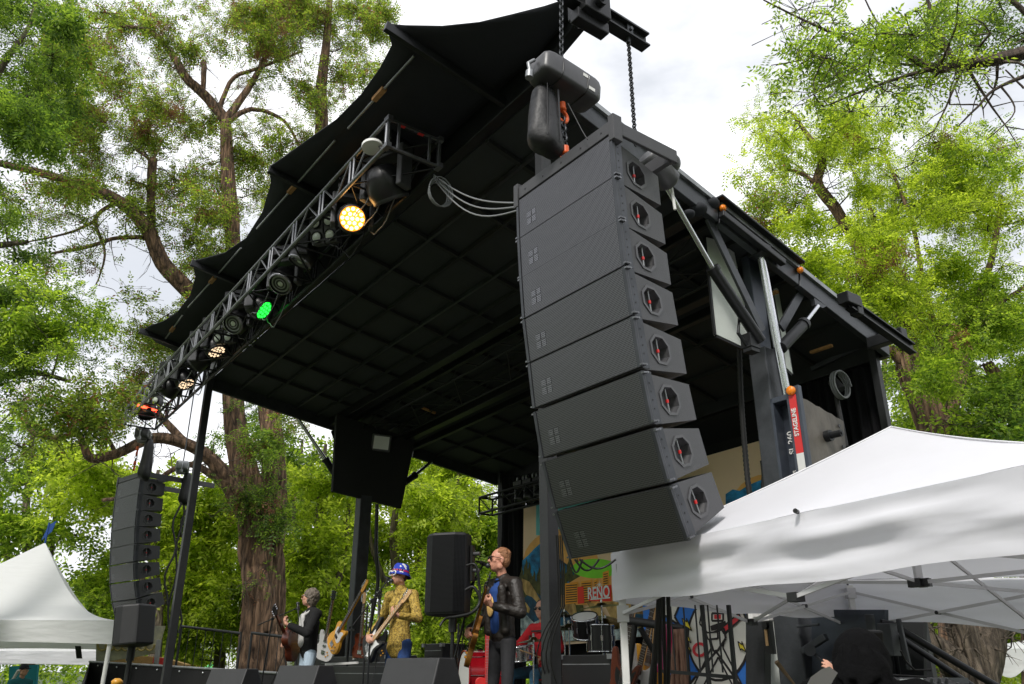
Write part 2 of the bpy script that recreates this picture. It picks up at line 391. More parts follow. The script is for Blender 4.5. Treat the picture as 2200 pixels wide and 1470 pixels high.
# roof panels: the front and back wings and the trailer roof between them
def roof_slab(name, b0, b1, a0=-.012, a1=1.012, z0=.0, z1=.026):
    b = MB(); vs = [RF(a, c, z) for z in (z0, z1) for a, c in ((a0, b0), (a1, b0), (a1, b1), (a0, b1))]
    b.add(vs, [(0, 1, 2, 3), (7, 6, 5, 4), (0, 4, 5, 1), (1, 5, 6, 2), (2, 6, 7, 3), (3, 7, 4, 0)])
    return b.build(name, M['roof_panel'], stage)
roof_slab('front_roof_panel', 0.012, .385); roof_slab('trailer_roof', .388, .66); roof_slab('back_roof_panel', .663, 1.0)
for c, wd, ht, dz in ((.0, .12, .28, .14), (.385, .14, .16, -.06), (.43, .06, .1, -.04), (.598, .14, .16, -.06), (.66, .08, .12, -.04), (1.0, .1, .2, -.08)):
    b = MB(); b.beam(RF(-.012, c, dz), RF(1.012, c, dz), wd, ht); b.build('roof_beam', M['black_metal'], stage, .008)
for c in (.09, .17, .262, .33, .51, .75, .87):
    b = MB(); b.beam(RF(.0, c, -.03), RF(1.0, c, -.03), .035, .05); b.build('roof_purlin', M['steel_dark'] if c in (.09, .262) else M['roof_black'], stage)
for i in range(1, 10):
    a = i / 10
    for c0, c1 in ((.012, .375), (.395, .59), (.67, .99)):
        b = MB(); b.beam(RF(a, c0, -.02), RF(a, c1, -.02), .05, .05); b.build('roof_rib', M['roof_black'], stage)
# lattice girders between the trailer beams
for c in (.44, .54):
    b = MB(); b.tube([RF(.03, c, -.22), RF(.97, c, -.22)], .02, 6); b.tube([RF(.03, c, -.03), RF(.97, c, -.03)], .02, 6)
    for i in range(18):
        a0 = .03 + .94 * i / 18; a1 = .03 + .94 * (i + 1) / 18; z0, z1 = (-.22, -.03) if i % 2 else (-.03, -.22)
        b.tube([RF(a0, c, z0), RF(a1, c, z1)], .011, 5)
    b.build('roof_girder', M['black_metal'], stage)
b = MB()
for i in range(12):
    a0 = .03 + .94 * i / 12; a1 = .03 + .94 * (i + 1) / 12; c0, c1 = (.44, .54) if i % 2 else (.54, .44)
    b.tube([RF(a0, c0, -.22), RF(a1, c1, -.22)], .011, 5)
b.build('girder_bracing', M['black_metal'], stage)
# wooden latch blocks under the roof
for px, py, dx, dy in ((1083, 477, .32, .17), (655, 781, .2, .1), (921, 882, .2, .1), (988, 312, .2, -.2)):
    p = None
    for k in range(1):
        q = P(px, py, pl=(RF(.5, .3, .05), (RF(1, 0) - RF(0, 0)).cross(RF(0, 1) - RF(0, 0)).normalized()))
    dirv = (RF(.5, 1) - RF(.5, 0)).normalized() if dy > 0 else UV
    b = MB(); b.beam(q - dirv * .13, q + dirv * .13, .045, .03); b.build('latch_block', M['wood_block'], stage)
for s_, t_, z_ in ((4.75, 6.95, 5.4), (4.9, 8.1, 5.1), (5.4, 5.6, 5.7), (6.0, 5.3, 5.75)):
    q = S(s_, t_, z_); b = MB(); b.beam(q - UV * .14, q + UV * .14, .045, .03); b.build('latch_block', M['wood_block'], stage)
# side beams with an aluminium drip rail
for a, sg in ((-.012, -1), (1.012, 1)):
    for c0, c1 in ((0, .415), (.42, .665), (.67, 1.0)):
        b = MB(); b.beam(RF(a, c0, -.09), RF(a, c1, -.09), .07, .19); b.build('side_beam', M['steel_dark'], stage, .006)
        b = MB(); b.beam(RF(a, c0, .03), RF(a, c1, .03), .13, .05); b.build('drip_rail', M['aluminium_dull'], stage)
b = MB(); b.beam(RF(-.02, .41, .07), RF(-.02, .67, .07), .12, .03); b.beam(RF(-.022, .41, -.13), RF(-.022, .6, -.13), .07, .07); b.build('side_beam', M['black_metal'], stage, .01)
for c in (.422, .664):
    q = RF(-.018, c, -.02); b = MB(); b.lathe(q, -UV, [(0, .035), (.03, .035), (.045, .025), (.05, .0)], 14); b.build('marker_light', M['orange_lens'], stage)
# gusset where the front cylinder meets the roof, and bunched cover at the corner
b = MB()
for px, py, r_ in ((1500, 450, .09), (1525, 440, .1), (1512, 425, .07), (1540, 446, .06), (1480, 460, .06)):
    b.ell(P(px, py, s=4.4), (r_, r_, r_ * .7))
b.build('bunched_cover', M['canopy_cloth'], stage)
b = MB(); b.prism([P(x, y, s=4.42) for x, y in ((1745, 618), (1790, 650), (1768, 662), (1752, 655))], UV * .05); b.build('gusset', M['steel_dark'], stage)
# the fabric canopy stretched forward of the front beam
fpn = ((S(0, 2.3, 6.69) - S(0, 3.6, 6.64)).cross(UV)).normalized(); FPL = (S(8, 3.6, 6.64), fpn)
edge_px = [(1290, -45), (1268, -30), (1240, -12), (1170, 14), (1100, 34), (1030, 47), (950, 56), (872, 58), (828, 52), (842, 95), (815, 150), (775, 205), (722, 256), (660, 302), (606, 342),
           (578, 358), (582, 392), (563, 458), (528, 512), (483, 542), (440, 557), (412, 562), (420, 592), (408, 636), (380, 672), (350, 690), (322, 700), (305, 712), (335, 735), (365, 748)]
b = MB(); rows = 7; cols = []
for i, (px, py) in enumerate(edge_px):
    e = P(px, py, pl=FPL); s_, t_, h_ = st(e)
    sb = min(max(s_, 3.74), 13.52); q = S(sb, 3.55, 6.53 if sb > 5 else 6.6)
    frb = (sb - 4.43) / 9.04; q = RF(max(frb, -.08), 0, .27)
    cols.append([q.lerp(e, k / rows) + ZV * (-.05 * math.sin(math.pi * k / rows) + .012 * math.sin(i * 1.9 + k)) for k in range(rows + 1)])
vs = [p for c in cols for p in c]; m_ = rows + 1
b.add(vs, [(i * m_ + k, i * m_ + k + 1, (i + 1) * m_ + k + 1, (i + 1) * m_ + k) for i in range(len(cols) - 1) for k in range(rows)], True)
ob = b.build('fabric_canopy', M['canopy_cloth'], stage); sm = ob.modifiers.new('thick', 'SOLIDIFY'); sm.thickness = .012
for px, py in ((828, 50), (578, 358), (411, 560), (300, 706)):
    e = P(px, py, pl=FPL) - ZV * .03; s_, t_, h_ = st(e); q = S(s_, 3.55, 6.45)
    b = MB(); b.beam(e, q, .05, .09); b.build('canopy_arm', M['black_metal'], stage, .005)
for i, (x0, y0, x1, y1) in enumerate(((890, 120, 748, 276), (720, 302, 552, 492), (518, 533, 404, 661), (392, 678, 350, 735))):
    p0 = P(x0, y0, pl=(FPL[0] - ZV * .07, FPL[1])); p1 = P(x1, y1, pl=(FPL[0] - ZV * .07, FPL[1]))
    b = MB(); b.tube([p0, p1], .012, 6); b.build('canopy_batten', M['aluminium_dull'], stage)
    mid = p0.lerp(p1, .5); dd = (p1 - p0).normalized(); b = MB(); b.beam(mid - dd * .1, mid + dd * .1, .05, .035); b.build('latch_block', M['wood_block'], stage)
for x0, y0, x1, y1 in ((1150, 225, 720, 560), (1140, 300, 690, 640)):
    p0 = P(x0, y0, t=3.75); p1 = P(x1, y1, t=3.75)
# outrigger beams on our side of the roof
IB = 3.6
def ibeam(name, p0, p1, w_, h_, parent):
    b = MB(); b.beam(p0 + ZV * h_ / 2, p1 + ZV * h_ / 2, w_, .016); b.beam(p0 - ZV * h_ / 2, p1 - ZV * h_ / 2, w_, .016); b.beam(p0, p1, .014, h_ - .018); return b.build(name, M['black_metal'], parent)
e1 = P(1387, 92, s=IB); s1, t1, h1 = st(e1)
ibeam('outrigger_beam', S(IB, 2.7, h1 + .03), e1, .1, .12, stage)
b = MB(); b.beam(RF(-.01, 0, .2), S(IB - .02, 3.47, h1 + .09), .11, .14); b.build('front_beam_extension', M['black_metal'], stage, .006)
b = MB(); hb = S(IB, 3.42, h1 + .0)
b.box(hb, (UV, VV, ZV), (.11, .13, .12)); b.box(hb - ZV * .15, (UV, VV, ZV), (.05, .16, .05)); b.cyl(hb - UV * .16 - ZV * .02, hb + UV * .16 - ZV * .02, .05); b.cyl(hb - UV * .19 - ZV * .02, hb + UV * .19 - ZV * .02, .02)
b.build('beam_clamp', M['black_metal'], stage, .008)
ibeam('outrigger_beam', P(1822, 652, s=3.9), P(1960, 750, s=3.9), .08, .1, stage)
b = MB(); q = P(1825, 646, s=3.9); b.box(q, (UV, VV, ZV), (.06, .12, .06)); b.box(q + VV * .1 - ZV * .05, (UV, VV, ZV), (.05, .05, .09)); b.box(P(1905, 728, s=4.1), (UV, VV, ZV), (.2, .06, .06)); b.build('beam_clamp', M['black_metal'], stage, .008)
b = MB(); b.beam(P(1890, 722, s=4.5), P(1925, 722, s=3.95), .07, .07); b.build('beam_bracket', M['steel_dark'], stage, .006)
# roof posts
for s_, t_, top, w_ in ((4.43, 3.6, 6.4, .095), (13.47, 3.6, 6.28, .11), (12.95, 9.3, 5.3, .075), (4.62, 8.72, 5.25, .085)):
    b = MB(); b.sbx(s_ - w_ / 2, s_ + w_ / 2, t_ - w_ / 2, t_ + w_ / 2, 0, top); b.sbx(s_ - .14, s_ + .14, t_ - .14, t_ + .14, .004, .03); b.build('roof_post', M['black_paint'], stage, .004)
# the two hydraulic towers of the trailer
for sc, sg in ((4.6, -1), (12.85, 1)):
    b = MB(); b.sbx(sc - .1, sc + .1, *((6.44, 6.72) if sg < 0 else (6.2, 6.42)), .3, 4.62 if sg < 0 else 4.45); b.build('tower_column', M['steel_dark'], stage, .012)
b = MB(); b.sbx(4.6, 4.7, 6.5, 6.7, 4.63, 5.7); b.build('inner_mast', M['steel_blue'], stage, .01)
b = MB(); b.sbx(12.88, 12.97, 6.2, 6.42, 4.46, 5.5); b.build('inner_mast', M['black_metal'], stage, .01)
b = MB(); b.cyl(P(1634, 545, s=4.42), P(1720, 1010, s=4.42), .042, n=20); b.build('lift_cylinder_rod', M['chrome'], stage)
b = MB(); b.box(P(1632, 540, s=4.42), (UV, VV, ZV), (.08, .1, .07)); b.build('rod_bracket', M['black_metal'], stage, .008)
def hyd(p0, pm, p1, s_, r1=.028, r2=.055):
    a, m2, c = P(*p0, s=s_), P(*pm, s=s_), P(*p1, s=s_)
    b = MB(); b.cyl(m2 + (a - m2).normalized() * -.05, c, r2, n=18); b.cyl(m2, m2 + (c - m2).normalized() * .05, r2 * 1.18, n=18); cyl = b.build('hydraulic_cylinder', M['black_metal'], stage)
    b = MB(); b.cyl(a, m2, r1, n=16); b.build('piston_rod', M['chrome'], cyl)
hyd((1422, 385), (1530, 575), (1634, 733), 4.36, .024, .055)
hyd((1757, 658), (1728, 695), (1678, 748), 4.4, .024, .06)
hyd((640, 900), (698, 985), (722, 1022), 13.3, .03, .06)
hyd((927, 992), (893, 1020), (870, 1037), 13.2, .03, .06)
for x0, y0, x1, y1, s_ in ((1522, 470, 1638, 712, 4.42), (1738, 598, 1678, 705, 4.5), (716, 925, 730, 965, 13.3)):
    b = MB(); b.beam(P(x0, y0, s=s_), P(x1, y1, s=s_), .03, .1, up=VV); b.build('roof_brace', M['steel_dark'], stage, .004)
b = MB(); q = P(1612, 735, s=4.42); b.box(q, (UV, VV, ZV), (.06, .07, .07)); b.tube([q + VV * .0 + ZV * .1, q - VV * .13 + ZV * .22, q - VV * .17 + ZV * .05, q - VV * .05 - ZV * .06], .018, 8); b.box(q - ZV * .09, (UV, VV, ZV), (.05, .06, .02)); b.build('valve_block', M['black_metal'], stage, .01)
# raised side doors of the trailer (white inside on our side, black on the far side)
def panel(pts, s_, m, name='trailer_door'):
    b = MB(); q = [P(x, y, s=s_) for x, y in pts]; b.prism(q, UV * .04); o = b.build(name, m, stage)
    b = MB()
    for i in range(len(q)): b.beam(q[i] + UV * .02, q[(i + 1) % len(q)] + UV * .02, .025, .05)
    b.build('door_frame', M['black_metal'], o)
panel(((1518, 510), (1574, 525), (1620, 756), (1541, 719)), 4.72, M['white_panel'])
panel(((1661, 611), (1672, 622), (1703, 803), (1690, 790)), 4.78, M['white_panel'])
b = MB(); b.prism([P(x, y, s=12.75) for x, y in ((724, 890), (892, 945), (862, 1092), (715, 1055))], UV * .08); o = b.build('trailer_door', M['roof_black'], stage)
q = P(819, 952, s=12.7); fl = thing('flood_light', 'small square white flood light on the dark panel under the roof', 'flood light', q)
b = MB(); nrm = (-UV * .8 - VV * .35 - ZV * .12).normalized(); ax2 = VV.cross(nrm).normalized(); ax1 = nrm.cross(ax2)
b.box(q, (ax1, ax2, nrm), (.17, .15, .03)); b.build('housing', M['plastic_grey'], fl, .01)
b = MB(); b.box(q + nrm * .034, (ax1, ax2, nrm), (.135, .115, .005)); b.build('lens', M['white_plastic'], fl)
b = MB(); b.tube([q - nrm * .03 - ax1 * .1, q - nrm * .12, q - nrm * .03 + ax1 * .1], .01, 6); b.build('bracket', M['plastic_black'], fl)
# trailer end: channel frame with lettering, reflective strip and rusty plate
FT = 5.95
b = MB()
fa, fb = st(P(1660, 862, t=FT)), st(P(1702, 852, t=FT)); s_l, s_r = 4.16, 3.93
b.sbx(s_l, 3.97, FT + .1, FT + .13, 2.4, 3.86)
b.sbx(s_l, s_l - .03, FT - .02, FT + .1, 2.4, 3.88); b.sbx(s_l, 3.97, FT - .02, FT + .1, 3.83, 3.88); b.sbx(s_l, 3.97, FT - .02, FT + .1, 3.05, 3.09)
b.build('end_channel', M['steel_blue'], stage, .004)
b = MB(); b.sbx(3.97, 3.84, FT - .05, FT + .0, 2.3, 3.92); b.build('end_post', M['steel_blue'], stage, .004)
for k in range(9):
    h0 = 3.84 - k * .17; b = MB(); b.sbx(3.94, 3.87, FT - .056, FT - .052, h0 - .17, h0); b.build('reflective_strip', M['white_paint'] if k % 4 == 3 else M['red'], stage)
b = MB(); b.lathe(S(3.905, FT - .052, 3.88), -VV, [(0, .04), (.025, .04), (.035, .03), (.04, 0)], 18); b.build('marker_light', M['orange_lens'], stage)
for hz in (3.60, 3.08): put_text('lettering', 'STAGELINE', .058, S(3.905, FT - .06, hz), ZV, UV, M['white_paint'], stage, .85)
b = MB(); b.sbx(4.03, 3.985, FT + .09, FT + .095, 3.22, 3.6); b.build('info_label', M['white_paint'], stage)
put_text('lettering', 'SL 260', .075, S(4.075, FT + .093, 3.48), ZV, UV, M['white_paint'], stage)
put_text('lettering', 'SPECS', .05, S(4.075, FT + .093, 3.17), ZV, UV, M['white_paint'], stage)
for k in range(14):
    b = MB(); b.sbx(4.025, 4.022, FT + .084, FT + .088, 3.235, 3.235)
plate = [P(x, y, s=3.88) for x, y in ((1708, 845), (1812, 905), (1826, 1050), (1742, 1085))]
jag = []
for i in range(13):
    k = i / 12; q = plate[0].lerp(plate[1], k); jag.append(q + ZV * (.006 * math.sin(i * 2.3) if 0 < i < 12 else 0))
b = MB(); b.prism(jag + plate[2:], UV * .05); b.build('rusty_end_plate', M['rust_steel'], stage)
b = MB(); q = P(1775, 938, s=3.88); b.cyl(q, q - UV * .05, .05); b.cyl(q - UV * .05, q - UV * .15, .03); b.cyl(q - UV * .15, q - UV * .16, .015); b.build('plate_stud', M['black_metal'], stage)
b = MB()
for x, y in ((1720, 868), (1736, 1000), (1728, 920), (1803, 915), (1812, 960), (1815, 1010)): q = P(x, y, s=3.87); b.cyl(q, q - UV * .006, .018)
b.build('plate_bolts', M['plastic_black'], stage)
# trailer body seen under the tent
b = MB(); b.sbx(4.45, 4.2, 6.0, 6.35, 0, 2.6); b.build('trailer_frame', M['steel_dark'], stage, .02)
b = MB(); b.sbx(3.9, 4.3, 6.75, 7.3, .5, 2.5); b.build('trailer_body', M['steel_dark'], stage, .02)
def front_rect(x0, x1, y0, y1, t_, th, m, name, par, bev=.004):
    p = [P(x, y, t=t_) for x, y in ((x0, y1), (x1, y1), (x1, y0), (x0, y0))]; b = MB(); b.prism(p, VV * th); return b.build(name, m, par, bev)
front_rect(1602, 1642, 1300, 1500, 6.6, .1, M['black_paint'], 'trailer_post', stage)
front_rect(1655, 1694, 1300, 1500, 6.9, .05, M['white_panel'], 'white_side_panel', stage)
front_rect(1692, 1742, 1305, 1500, 6.4, .06, M['steel_dark'], 'trailer_hatch', stage)
front_rect(1743, 1900, 1310, 1500, 6.1, .06, M['steel_blue'], 'trailer_hatch', stage)
b = MB()
for x0, y0, x1, y1, w_ in ((1868, 1320, 1878, 1420, .05), (1930, 1330, 1955, 1440, .03), (1725, 1400, 1775, 1368, .05), (1742, 1398, 1790, 1440, .025), (1905, 1340, 1915, 1410, .1), (1712, 1346, 1760, 1342, .02)):
    b.beam(P(x0, y0, t=5.95), P(x1, y1, t=5.95), w_, w_)
b.cyl(P(1740, 1397, t=6.0), P(1740, 1397, t=5.9), .045); b.build('latch_gear', M['steel_dark'], stage, .005)
front_rect(1896, 1985, 1310, 1500, 6.6, .05, M['roof_black'], 'trailer_hatch', stage)

# curtains
def curtain(name, label, x0, x1, y0, y1, t_, waves, amp=.05, m=M['curtain'], group=None, bottom=None):
    a, c = P(x0, y0, t=t_), P(x1, y0, t=t_); hb = bottom if bottom is not None else P(x0, y1, t=t_).z; n = waves * 8; b = MB(); vs = []; fs = []
    for i in range(n + 1):
        k = i / n; p = a.lerp(c, k); off = VV * (amp * math.sin(k * waves * 2 * math.pi) + amp * .4 * math.sin(k * waves * 5.1))
        for j in range(9):
            q = p.copy(); q.z = a.z + (c.z - a.z) * k + (hb - a.z - (c.z - a.z) * k) * j / 8; vs.append(q + off * (.5 + .5 * j / 8) + VV * .02 * math.sin(j * 1.3 + k * 20))
    for i in range(n):
        for j in range(8): e = i * 9 + j; fs.append((e, e + 9, e + 10, e + 1))
    b.add(vs, fs, True); o = b.build(name, m, loc=P((x0 + x1) / 2, y1, t=t_)); return tag(o, label, 'curtain', group)
curtain('stage_curtain', 'black pleated curtain hanging left of the painted mountain backdrop', 1078, 1128, 1022, 1470, 9.25, 5, .05, bottom=DECK)
curtain('stage_curtain', 'black curtain hanging at the back right corner behind the rusty plate', 1690, 1870, 720, 1300, 8.9, 9, .07, bottom=DECK)
curtain('stage_curtain', 'black curtain header hanging above the painted mountain backdrop', 1128, 1690, 1000, 1100, 9.35, 20, .04, bottom=4.3)
b = MB(); b.prism([S(5.0, 9.42, 5.62), S(12.3, 9.56, 5.62), S(12.3, 9.56, .95), S(5.0, 9.42, .95)], VV * .03); o = b.build('back_wall', M['skirt_cloth'], stage)
b = MB(); b.prism([RF(.0, 1, -.03), RF(.93, 1, -.03), S(12.4, 9.56, 4.78), S(5.0, 9.42, 4.78)], ZV * .03); b.build('gap_shade_cloth', M['skirt_cloth'], stage)  # added dark cloth, shades the back wall from the sky gap above
b = MB(); b.beam(P(1745, 793, t=8.8), P(1872, 735, t=8.8), .06, .06); b.build('curtain_rail', M['steel_dark'], stage)
# ------------------------------------------------------------ lighting truss
mat('truss_grey', (.22, .225, .24), .4, .8, .3, 9)
TS0, TS1, TT0, TT1 = 5.755, 15.794, 2.8, 3.36
def TRp(k, t_, top): # k 0..1 along the truss
    return S(TS0 + (TS1 - TS0) * k, t_, 6.44 - .32 * k - (0 if top else .3))
truss = thing('lighting_truss', 'long aluminium box truss hanging under the front edge of the canopy', 'truss', TRp(.5, 3.08, False))
for t_ in (TT0, TT1):
    for top in (0, 1):
        b = MB(); b.tube([TRp(0, t_, top), TRp(1, t_, top)], .024, 8); b.build('chord', M['truss_grey'] if t_ == TT0 else M['black_metal'], truss)  # rear chords black: shade on the truss's back side put into the colour
NB = 14
for t_ in (TT0, TT1):
    b = MB()
    for i in range(NB + 1):
        k = i / NB; dk = .004
        b.tube([TRp(max(k - dk, 0), t_, 0), TRp(max(k - dk, 0), t_, 1)], .016, 6)
        if 0 < i < NB: b.tube([TRp(k + dk, t_, 0), TRp(k + dk, t_, 1)], .016, 6)
        if i < NB:
            b.tube([TRp(k + dk, t_, i % 2), TRp((i + .5) / NB, t_, 1 - i % 2)], .012, 6); b.tube([TRp((i + .5) / NB, t_, 1 - i % 2), TRp((i + 1) / NB - dk, t_, i % 2)], .012, 6)
    b.build('side_lacing', M['truss_grey'] if t_ == TT0 else M['black_metal'], truss)  # rear lacing black too, painted as if in shade
for top in (0, 1):
    b = MB()
    for i in range(NB + 1):
        b.tube([TRp(i / NB, TT0, top), TRp(i / NB, TT1, top)], .014, 6)
        if i < NB: b.tube([TRp(i / NB, TT0 if i % 2 else TT1, top), TRp((i + 1) / NB, TT1 if i % 2 else TT0, top)], .010, 5)
    b.build('cross_lacing', M['black_metal'], truss)  # top and underside lacing black, their shade put into the colour
for t_ in (TT0, TT1):
    for top in (0, 1):
        q = TRp(0, t_, top); b = MB(); b.beam(q + UV * .02, q - UV * .07, .05, .05); b.build('end_fork', M['truss_grey'], truss)
b = MB(); e_ = [TRp(0, TT0, 0) - UV * .03, TRp(0, TT1, 0) - UV * .03, TRp(0, TT1, 1) - UV * .03, TRp(0, TT0, 1) - UV * .03]
for i in range(4): b.beam(e_[i], e_[(i + 1) % 4], .022, .022, up=UV)
for k in (.2, .8): b.beam(e_[0].lerp(e_[1], k), e_[3].lerp(e_[2], k), .022, .022, up=UV)
b.build('end_frame', M['truss_grey'], truss)
for x, y in ((863, 286), (897, 305)):
    q = TRp(0, 2.95 + (x - 863) * .006, 1) - UV * .02; b = MB(); b.beam(q + VV * -.03, q + VV * .03, .035, .03); b.build('red_tape', M['red'], truss)
# wooden reel on top of the truss
b = MB(); q = P(800, 318, t=2.75); b.lathe(q, (UV * .2 + ZV), [(0, .1), (.03, .1), (.04, .09), (.05, 0)], 20); tag(b.build('dome_cap', M['white_paint'], loc=q), 'small pale round cap sitting on the near end of the lighting truss', 'cap')
# chains
def chain_mb(b, p0, p1, link=.05, r=.006, wdt=.016):
    p0, p1 = Vector(p0), Vector(p1); n = max(2, int((p1 - p0).length / (link * .72))); d = (p1 - p0).normalized(); a = d.orthogonal().normalized(); c = d.cross(a)
    for i in range(n):
        m_ = p0.lerp(p1, (i + .5) / n); ax = a if i % 2 else c; pts = []
        for k in range(8):
            t = 2 * math.pi * k / 8; pts.append(m_ + d * math.cos(t) * link * .5 + ax * math.sin(t) * wdt)
        b.tube(pts + [pts[0]], r, 5, cap=False)
def chain(name, label, p0, p1, m='steel_dark', **k):
    b = MB(); chain_mb(b, p0, p1, **k); return tag(b.build(name, M[m], loc=p1), label, 'chain')
q1 = P(816, 210, t=3.0); q0 = TRp(.035, 3.0, 1)
chain('hanging_chain', 'steel chain holding up the near end of the lighting truss', S(*st(q0)[:2], 6.68), q0, 'aluminium_dull', link=.045)
q0 = TRp(.85, 3.05, 1); chain('hanging_chain', 'steel chain holding up the far end of the lighting truss', S(*st(q0)[:2], 6.66), q0, 'aluminium_dull', link=.05)

# ------------------------------------------------------------ stage lights
def em_mat(name, col, s_, base=(.3, .3, .3)): return mat(name, base, .3, emit=col, estr=s_)
em_mat('led_amber', (1, .5, .1), 6); em_mat('led_green', (.02, 1, .06), 1.6, (.02, .3, .03)); em_mat('green_glow', (.01, .5, .03), .5, (.01, .1, .02)); em_mat('led_warm', (1, .72, .45), .8, (.5, .45, .4)); em_mat('led_red', (1, .06, .02), 3); em_mat('led_off', (0, 0, 0), 0, (.2, .21, .22))
em_mat('amber_glow', (1, .25, .01), 1.3, (.2, .1, .02)); em_mat('led_white_core', (1, .8, .35), 2.2)
mat('blinder_lens', (.62, .68, .58), .15)
mat('lens_ring', (.3, .3, .32), .2, .6)
LGT = 'moving stage lights under the truss'
def moving_head(label, pos, face, led='led_off', dots=True, scale=1.15, yaw=None, group=LGT, ring=False):
    """base box clamps to the truss, a yoke with two arms carries a tilting head"""
    t = thing('moving_head_light', label, 'stage light', pos, group); t['part_note'] = ''
    del t['part_note']
    f = Vector(face).normalized(); fh = Vector((f.x, f.y, 0))
    fh = fh.normalized() if fh.length > .05 else -VV
    sd_ = ZV.cross(fh).normalized(); k = scale; pos = Vector(pos)
    b = MB(); b.box(pos + ZV * .30 * k, (sd_, fh, ZV), (.15 * k, .12 * k, .055 * k)); b.build('base', M['plastic_black'], t, .012)
    for sg in (-1, 1):
        b = MB(); q = pos + sd_ * sg * .11 * k + ZV * .36 * k
        b.box(q + ZV * .02, (sd_, fh, ZV), (.02, .03, .04)); b.cyl(q + ZV * .06 - sd_ * .02, q + ZV * .06 + sd_ * .02, .034, n=12); b.build('clamp', M['aluminium_dull'], t)
    b = MB(); b.box(pos + ZV * .215 * k, (sd_, fh, ZV), (.17 * k, .055 * k, .03 * k))
    for sg in (-1, 1): b.box(pos + sd_ * sg * .17 * k + ZV * .075 * k, (sd_, fh, ZV), (.024 * k, .055 * k, .165 * k))
    b.build('yoke', M['plastic_grey'], t, .015)
    up = f.cross(sd_)
    b = MB(); b.lathe(pos - f * .13 * k, f, [(0, .05 * k), (.015 * k, .09 * k), (.09 * k, .135 * k), (.2 * k, .142 * k), (.235 * k, .13 * k)], 24); b.build('head', M['plastic_black'], t)
    b = MB(); b.lathe(pos + f * .105 * k, f, [(0, .13 * k), (.02 * k, .128 * k), (.025 * k, .112 * k)], 24, cap=False); b.build('lens_rim', M['plastic_grey'] if not ring else M['lens_ring'], t)
    b = MB(); b.lathe(pos + f * .107 * k, f, [(0, .118 * k), (.001, .0)], 24, cap=False)
    face_m = {'led_amber': 'amber_glow', 'led_green': 'green_glow'}.get(led, 'plastic_black'); b.build('lens_plate', M[face_m], t)
    if dots:
        b = MB()
        for rr, nn in ((0, 1), (.045, 6), (.088, 12)):
            for i in range(nn):
                a = 2 * math.pi * i / max(nn, 1); c = pos + f * .112 * k + (sd_ * math.cos(a) + up * math.sin(a)) * rr * k
                b.lathe(c, f, [(0, .0175 * k), (.006, .015 * k), (.009, 0)], 10)
        b.build('led_lenses', M['led_white_core' if led == 'led_amber' else led], t)
    elif ring:
        for r0, r1 in ((.10, .08), (.06, .045)):
            b = MB(); b.lathe(pos + f * .112 * k, f, [(0, r0 * k), (.006, (r0 + r1) / 2 * k), (0, r1 * k)], 24, cap=False); b.build('lens_ring', M['lens_ring'], t)
        b = MB(); b.lathe(pos + f * .112 * k, f, [(0, .03 * k), (.012, .0)], 16); b.build('lens_core', M['blinder_lens'], t)
    return t
def blinder(label, pos, face, group='four-lamp blinders on the truss'):
    t = thing('blinder_light', label, 'blinder light', pos, group); f = Vector(face).normalized(); sd_ = ZV.cross(f).normalized(); up = f.cross(sd_); pos = Vector(pos)
    for sg in (-1, 1):
        b = MB(); b.box(pos + sd_ * sg * .085 - f * .06, (sd_, f, up), (.078, .06, .17)); b.build('housing', M['plastic_grey'], t, .012)
        for v in (-1, 1):
            c = pos + sd_ * sg * .085 + up * v * .085
            b = MB(); b.lathe(c - f * .002, f, [(0, .07), (.03, .07), (.035, .062), (.02, .058)], 20, cap=False); lp = b.build('lamp', M['plastic_black'], t)
            b = MB(); b.lathe(c + f * .012, f, [(0, .06), (.012, .045), (.018, 0)], 20); b.build('lamp_lens', M['blinder_lens'], lp)
    b = MB(); b.beam(pos - sd_ * .18 - f * .05, pos - sd_ * .18 - f * .05 + ZV * .26, .006, .04); b.beam(pos + sd_ * .18 - f * .05, pos + sd_ * .18 - f * .05 + ZV * .26, .006, .04); b.beam(pos - sd_ * .18 - f * .05 + ZV * .26, pos + sd_ * .18 - f * .05 + ZV * .26, .04, .006); b.build('bracket', M['aluminium_dull'], t)
    b = MB(); b.cyl(pos + ZV * .33 - f * .05 - sd_ * .02, pos + ZV * .33 - f * .05 + sd_ * .02, .034, n=12); b.build('clamp', M['aluminium_dull'], t)
    return t
toward = lambda p: (Vector((0, 0, EYE)) - p).normalized()
def at_truss(px, py, t_=3.08): return P(px, py, t=t_)
c_ = at_truss(828, 395, 3.1); moving_head('large moving light turned away, first one from the near end of the truss', c_, VV * .6 + UV * .2 - ZV * .9, scale=1.45, dots=False)
c_ = at_truss(757, 470, 3.05); moving_head('lit amber moving light glowing orange under the truss', c_, toward(c_), 'led_amber')
am = c_ + toward(c_) * .2
ld = bpy.data.lights.new('amber_lamp', 'POINT'); lo = bpy.data.objects.new('amber_lamp', ld); C.objects.link(lo); lo.location = am; ld.energy = 1.2; ld.color = (1, .45, .1); ld.shadow_soft_size = .1
c_ = at_truss(694, 492, 3.05); blinder('nearest four-lamp blinder, beside the amber light', c_, (toward(c_) + UV * .0 - VV * .9))
c_ = at_truss(655, 545, 3.1); moving_head('dark moving light just below the nearest blinder, lens turned down', c_, -ZV * .95 - VV * .35 + UV * .2, dots=False, ring=True)
c_ = at_truss(612, 600, 3.08); moving_head('dark moving light with a grey ring lens, midway along the truss', c_, toward(c_) * .5 - VV * .5 - ZV * .8, dots=False, ring=True)
c_ = at_truss(552, 657, 3.08); moving_head('lit green moving light under the middle of the truss', c_, toward(c_) * .7 + VV * .75 - ZV * .3, 'led_green')
c_ = at_truss(512, 690, 3.0); moving_head('dark moving light with a ring lens just left of the green light', c_, toward(c_) * .6 - VV * .6 - ZV * .5, dots=False, ring=True)
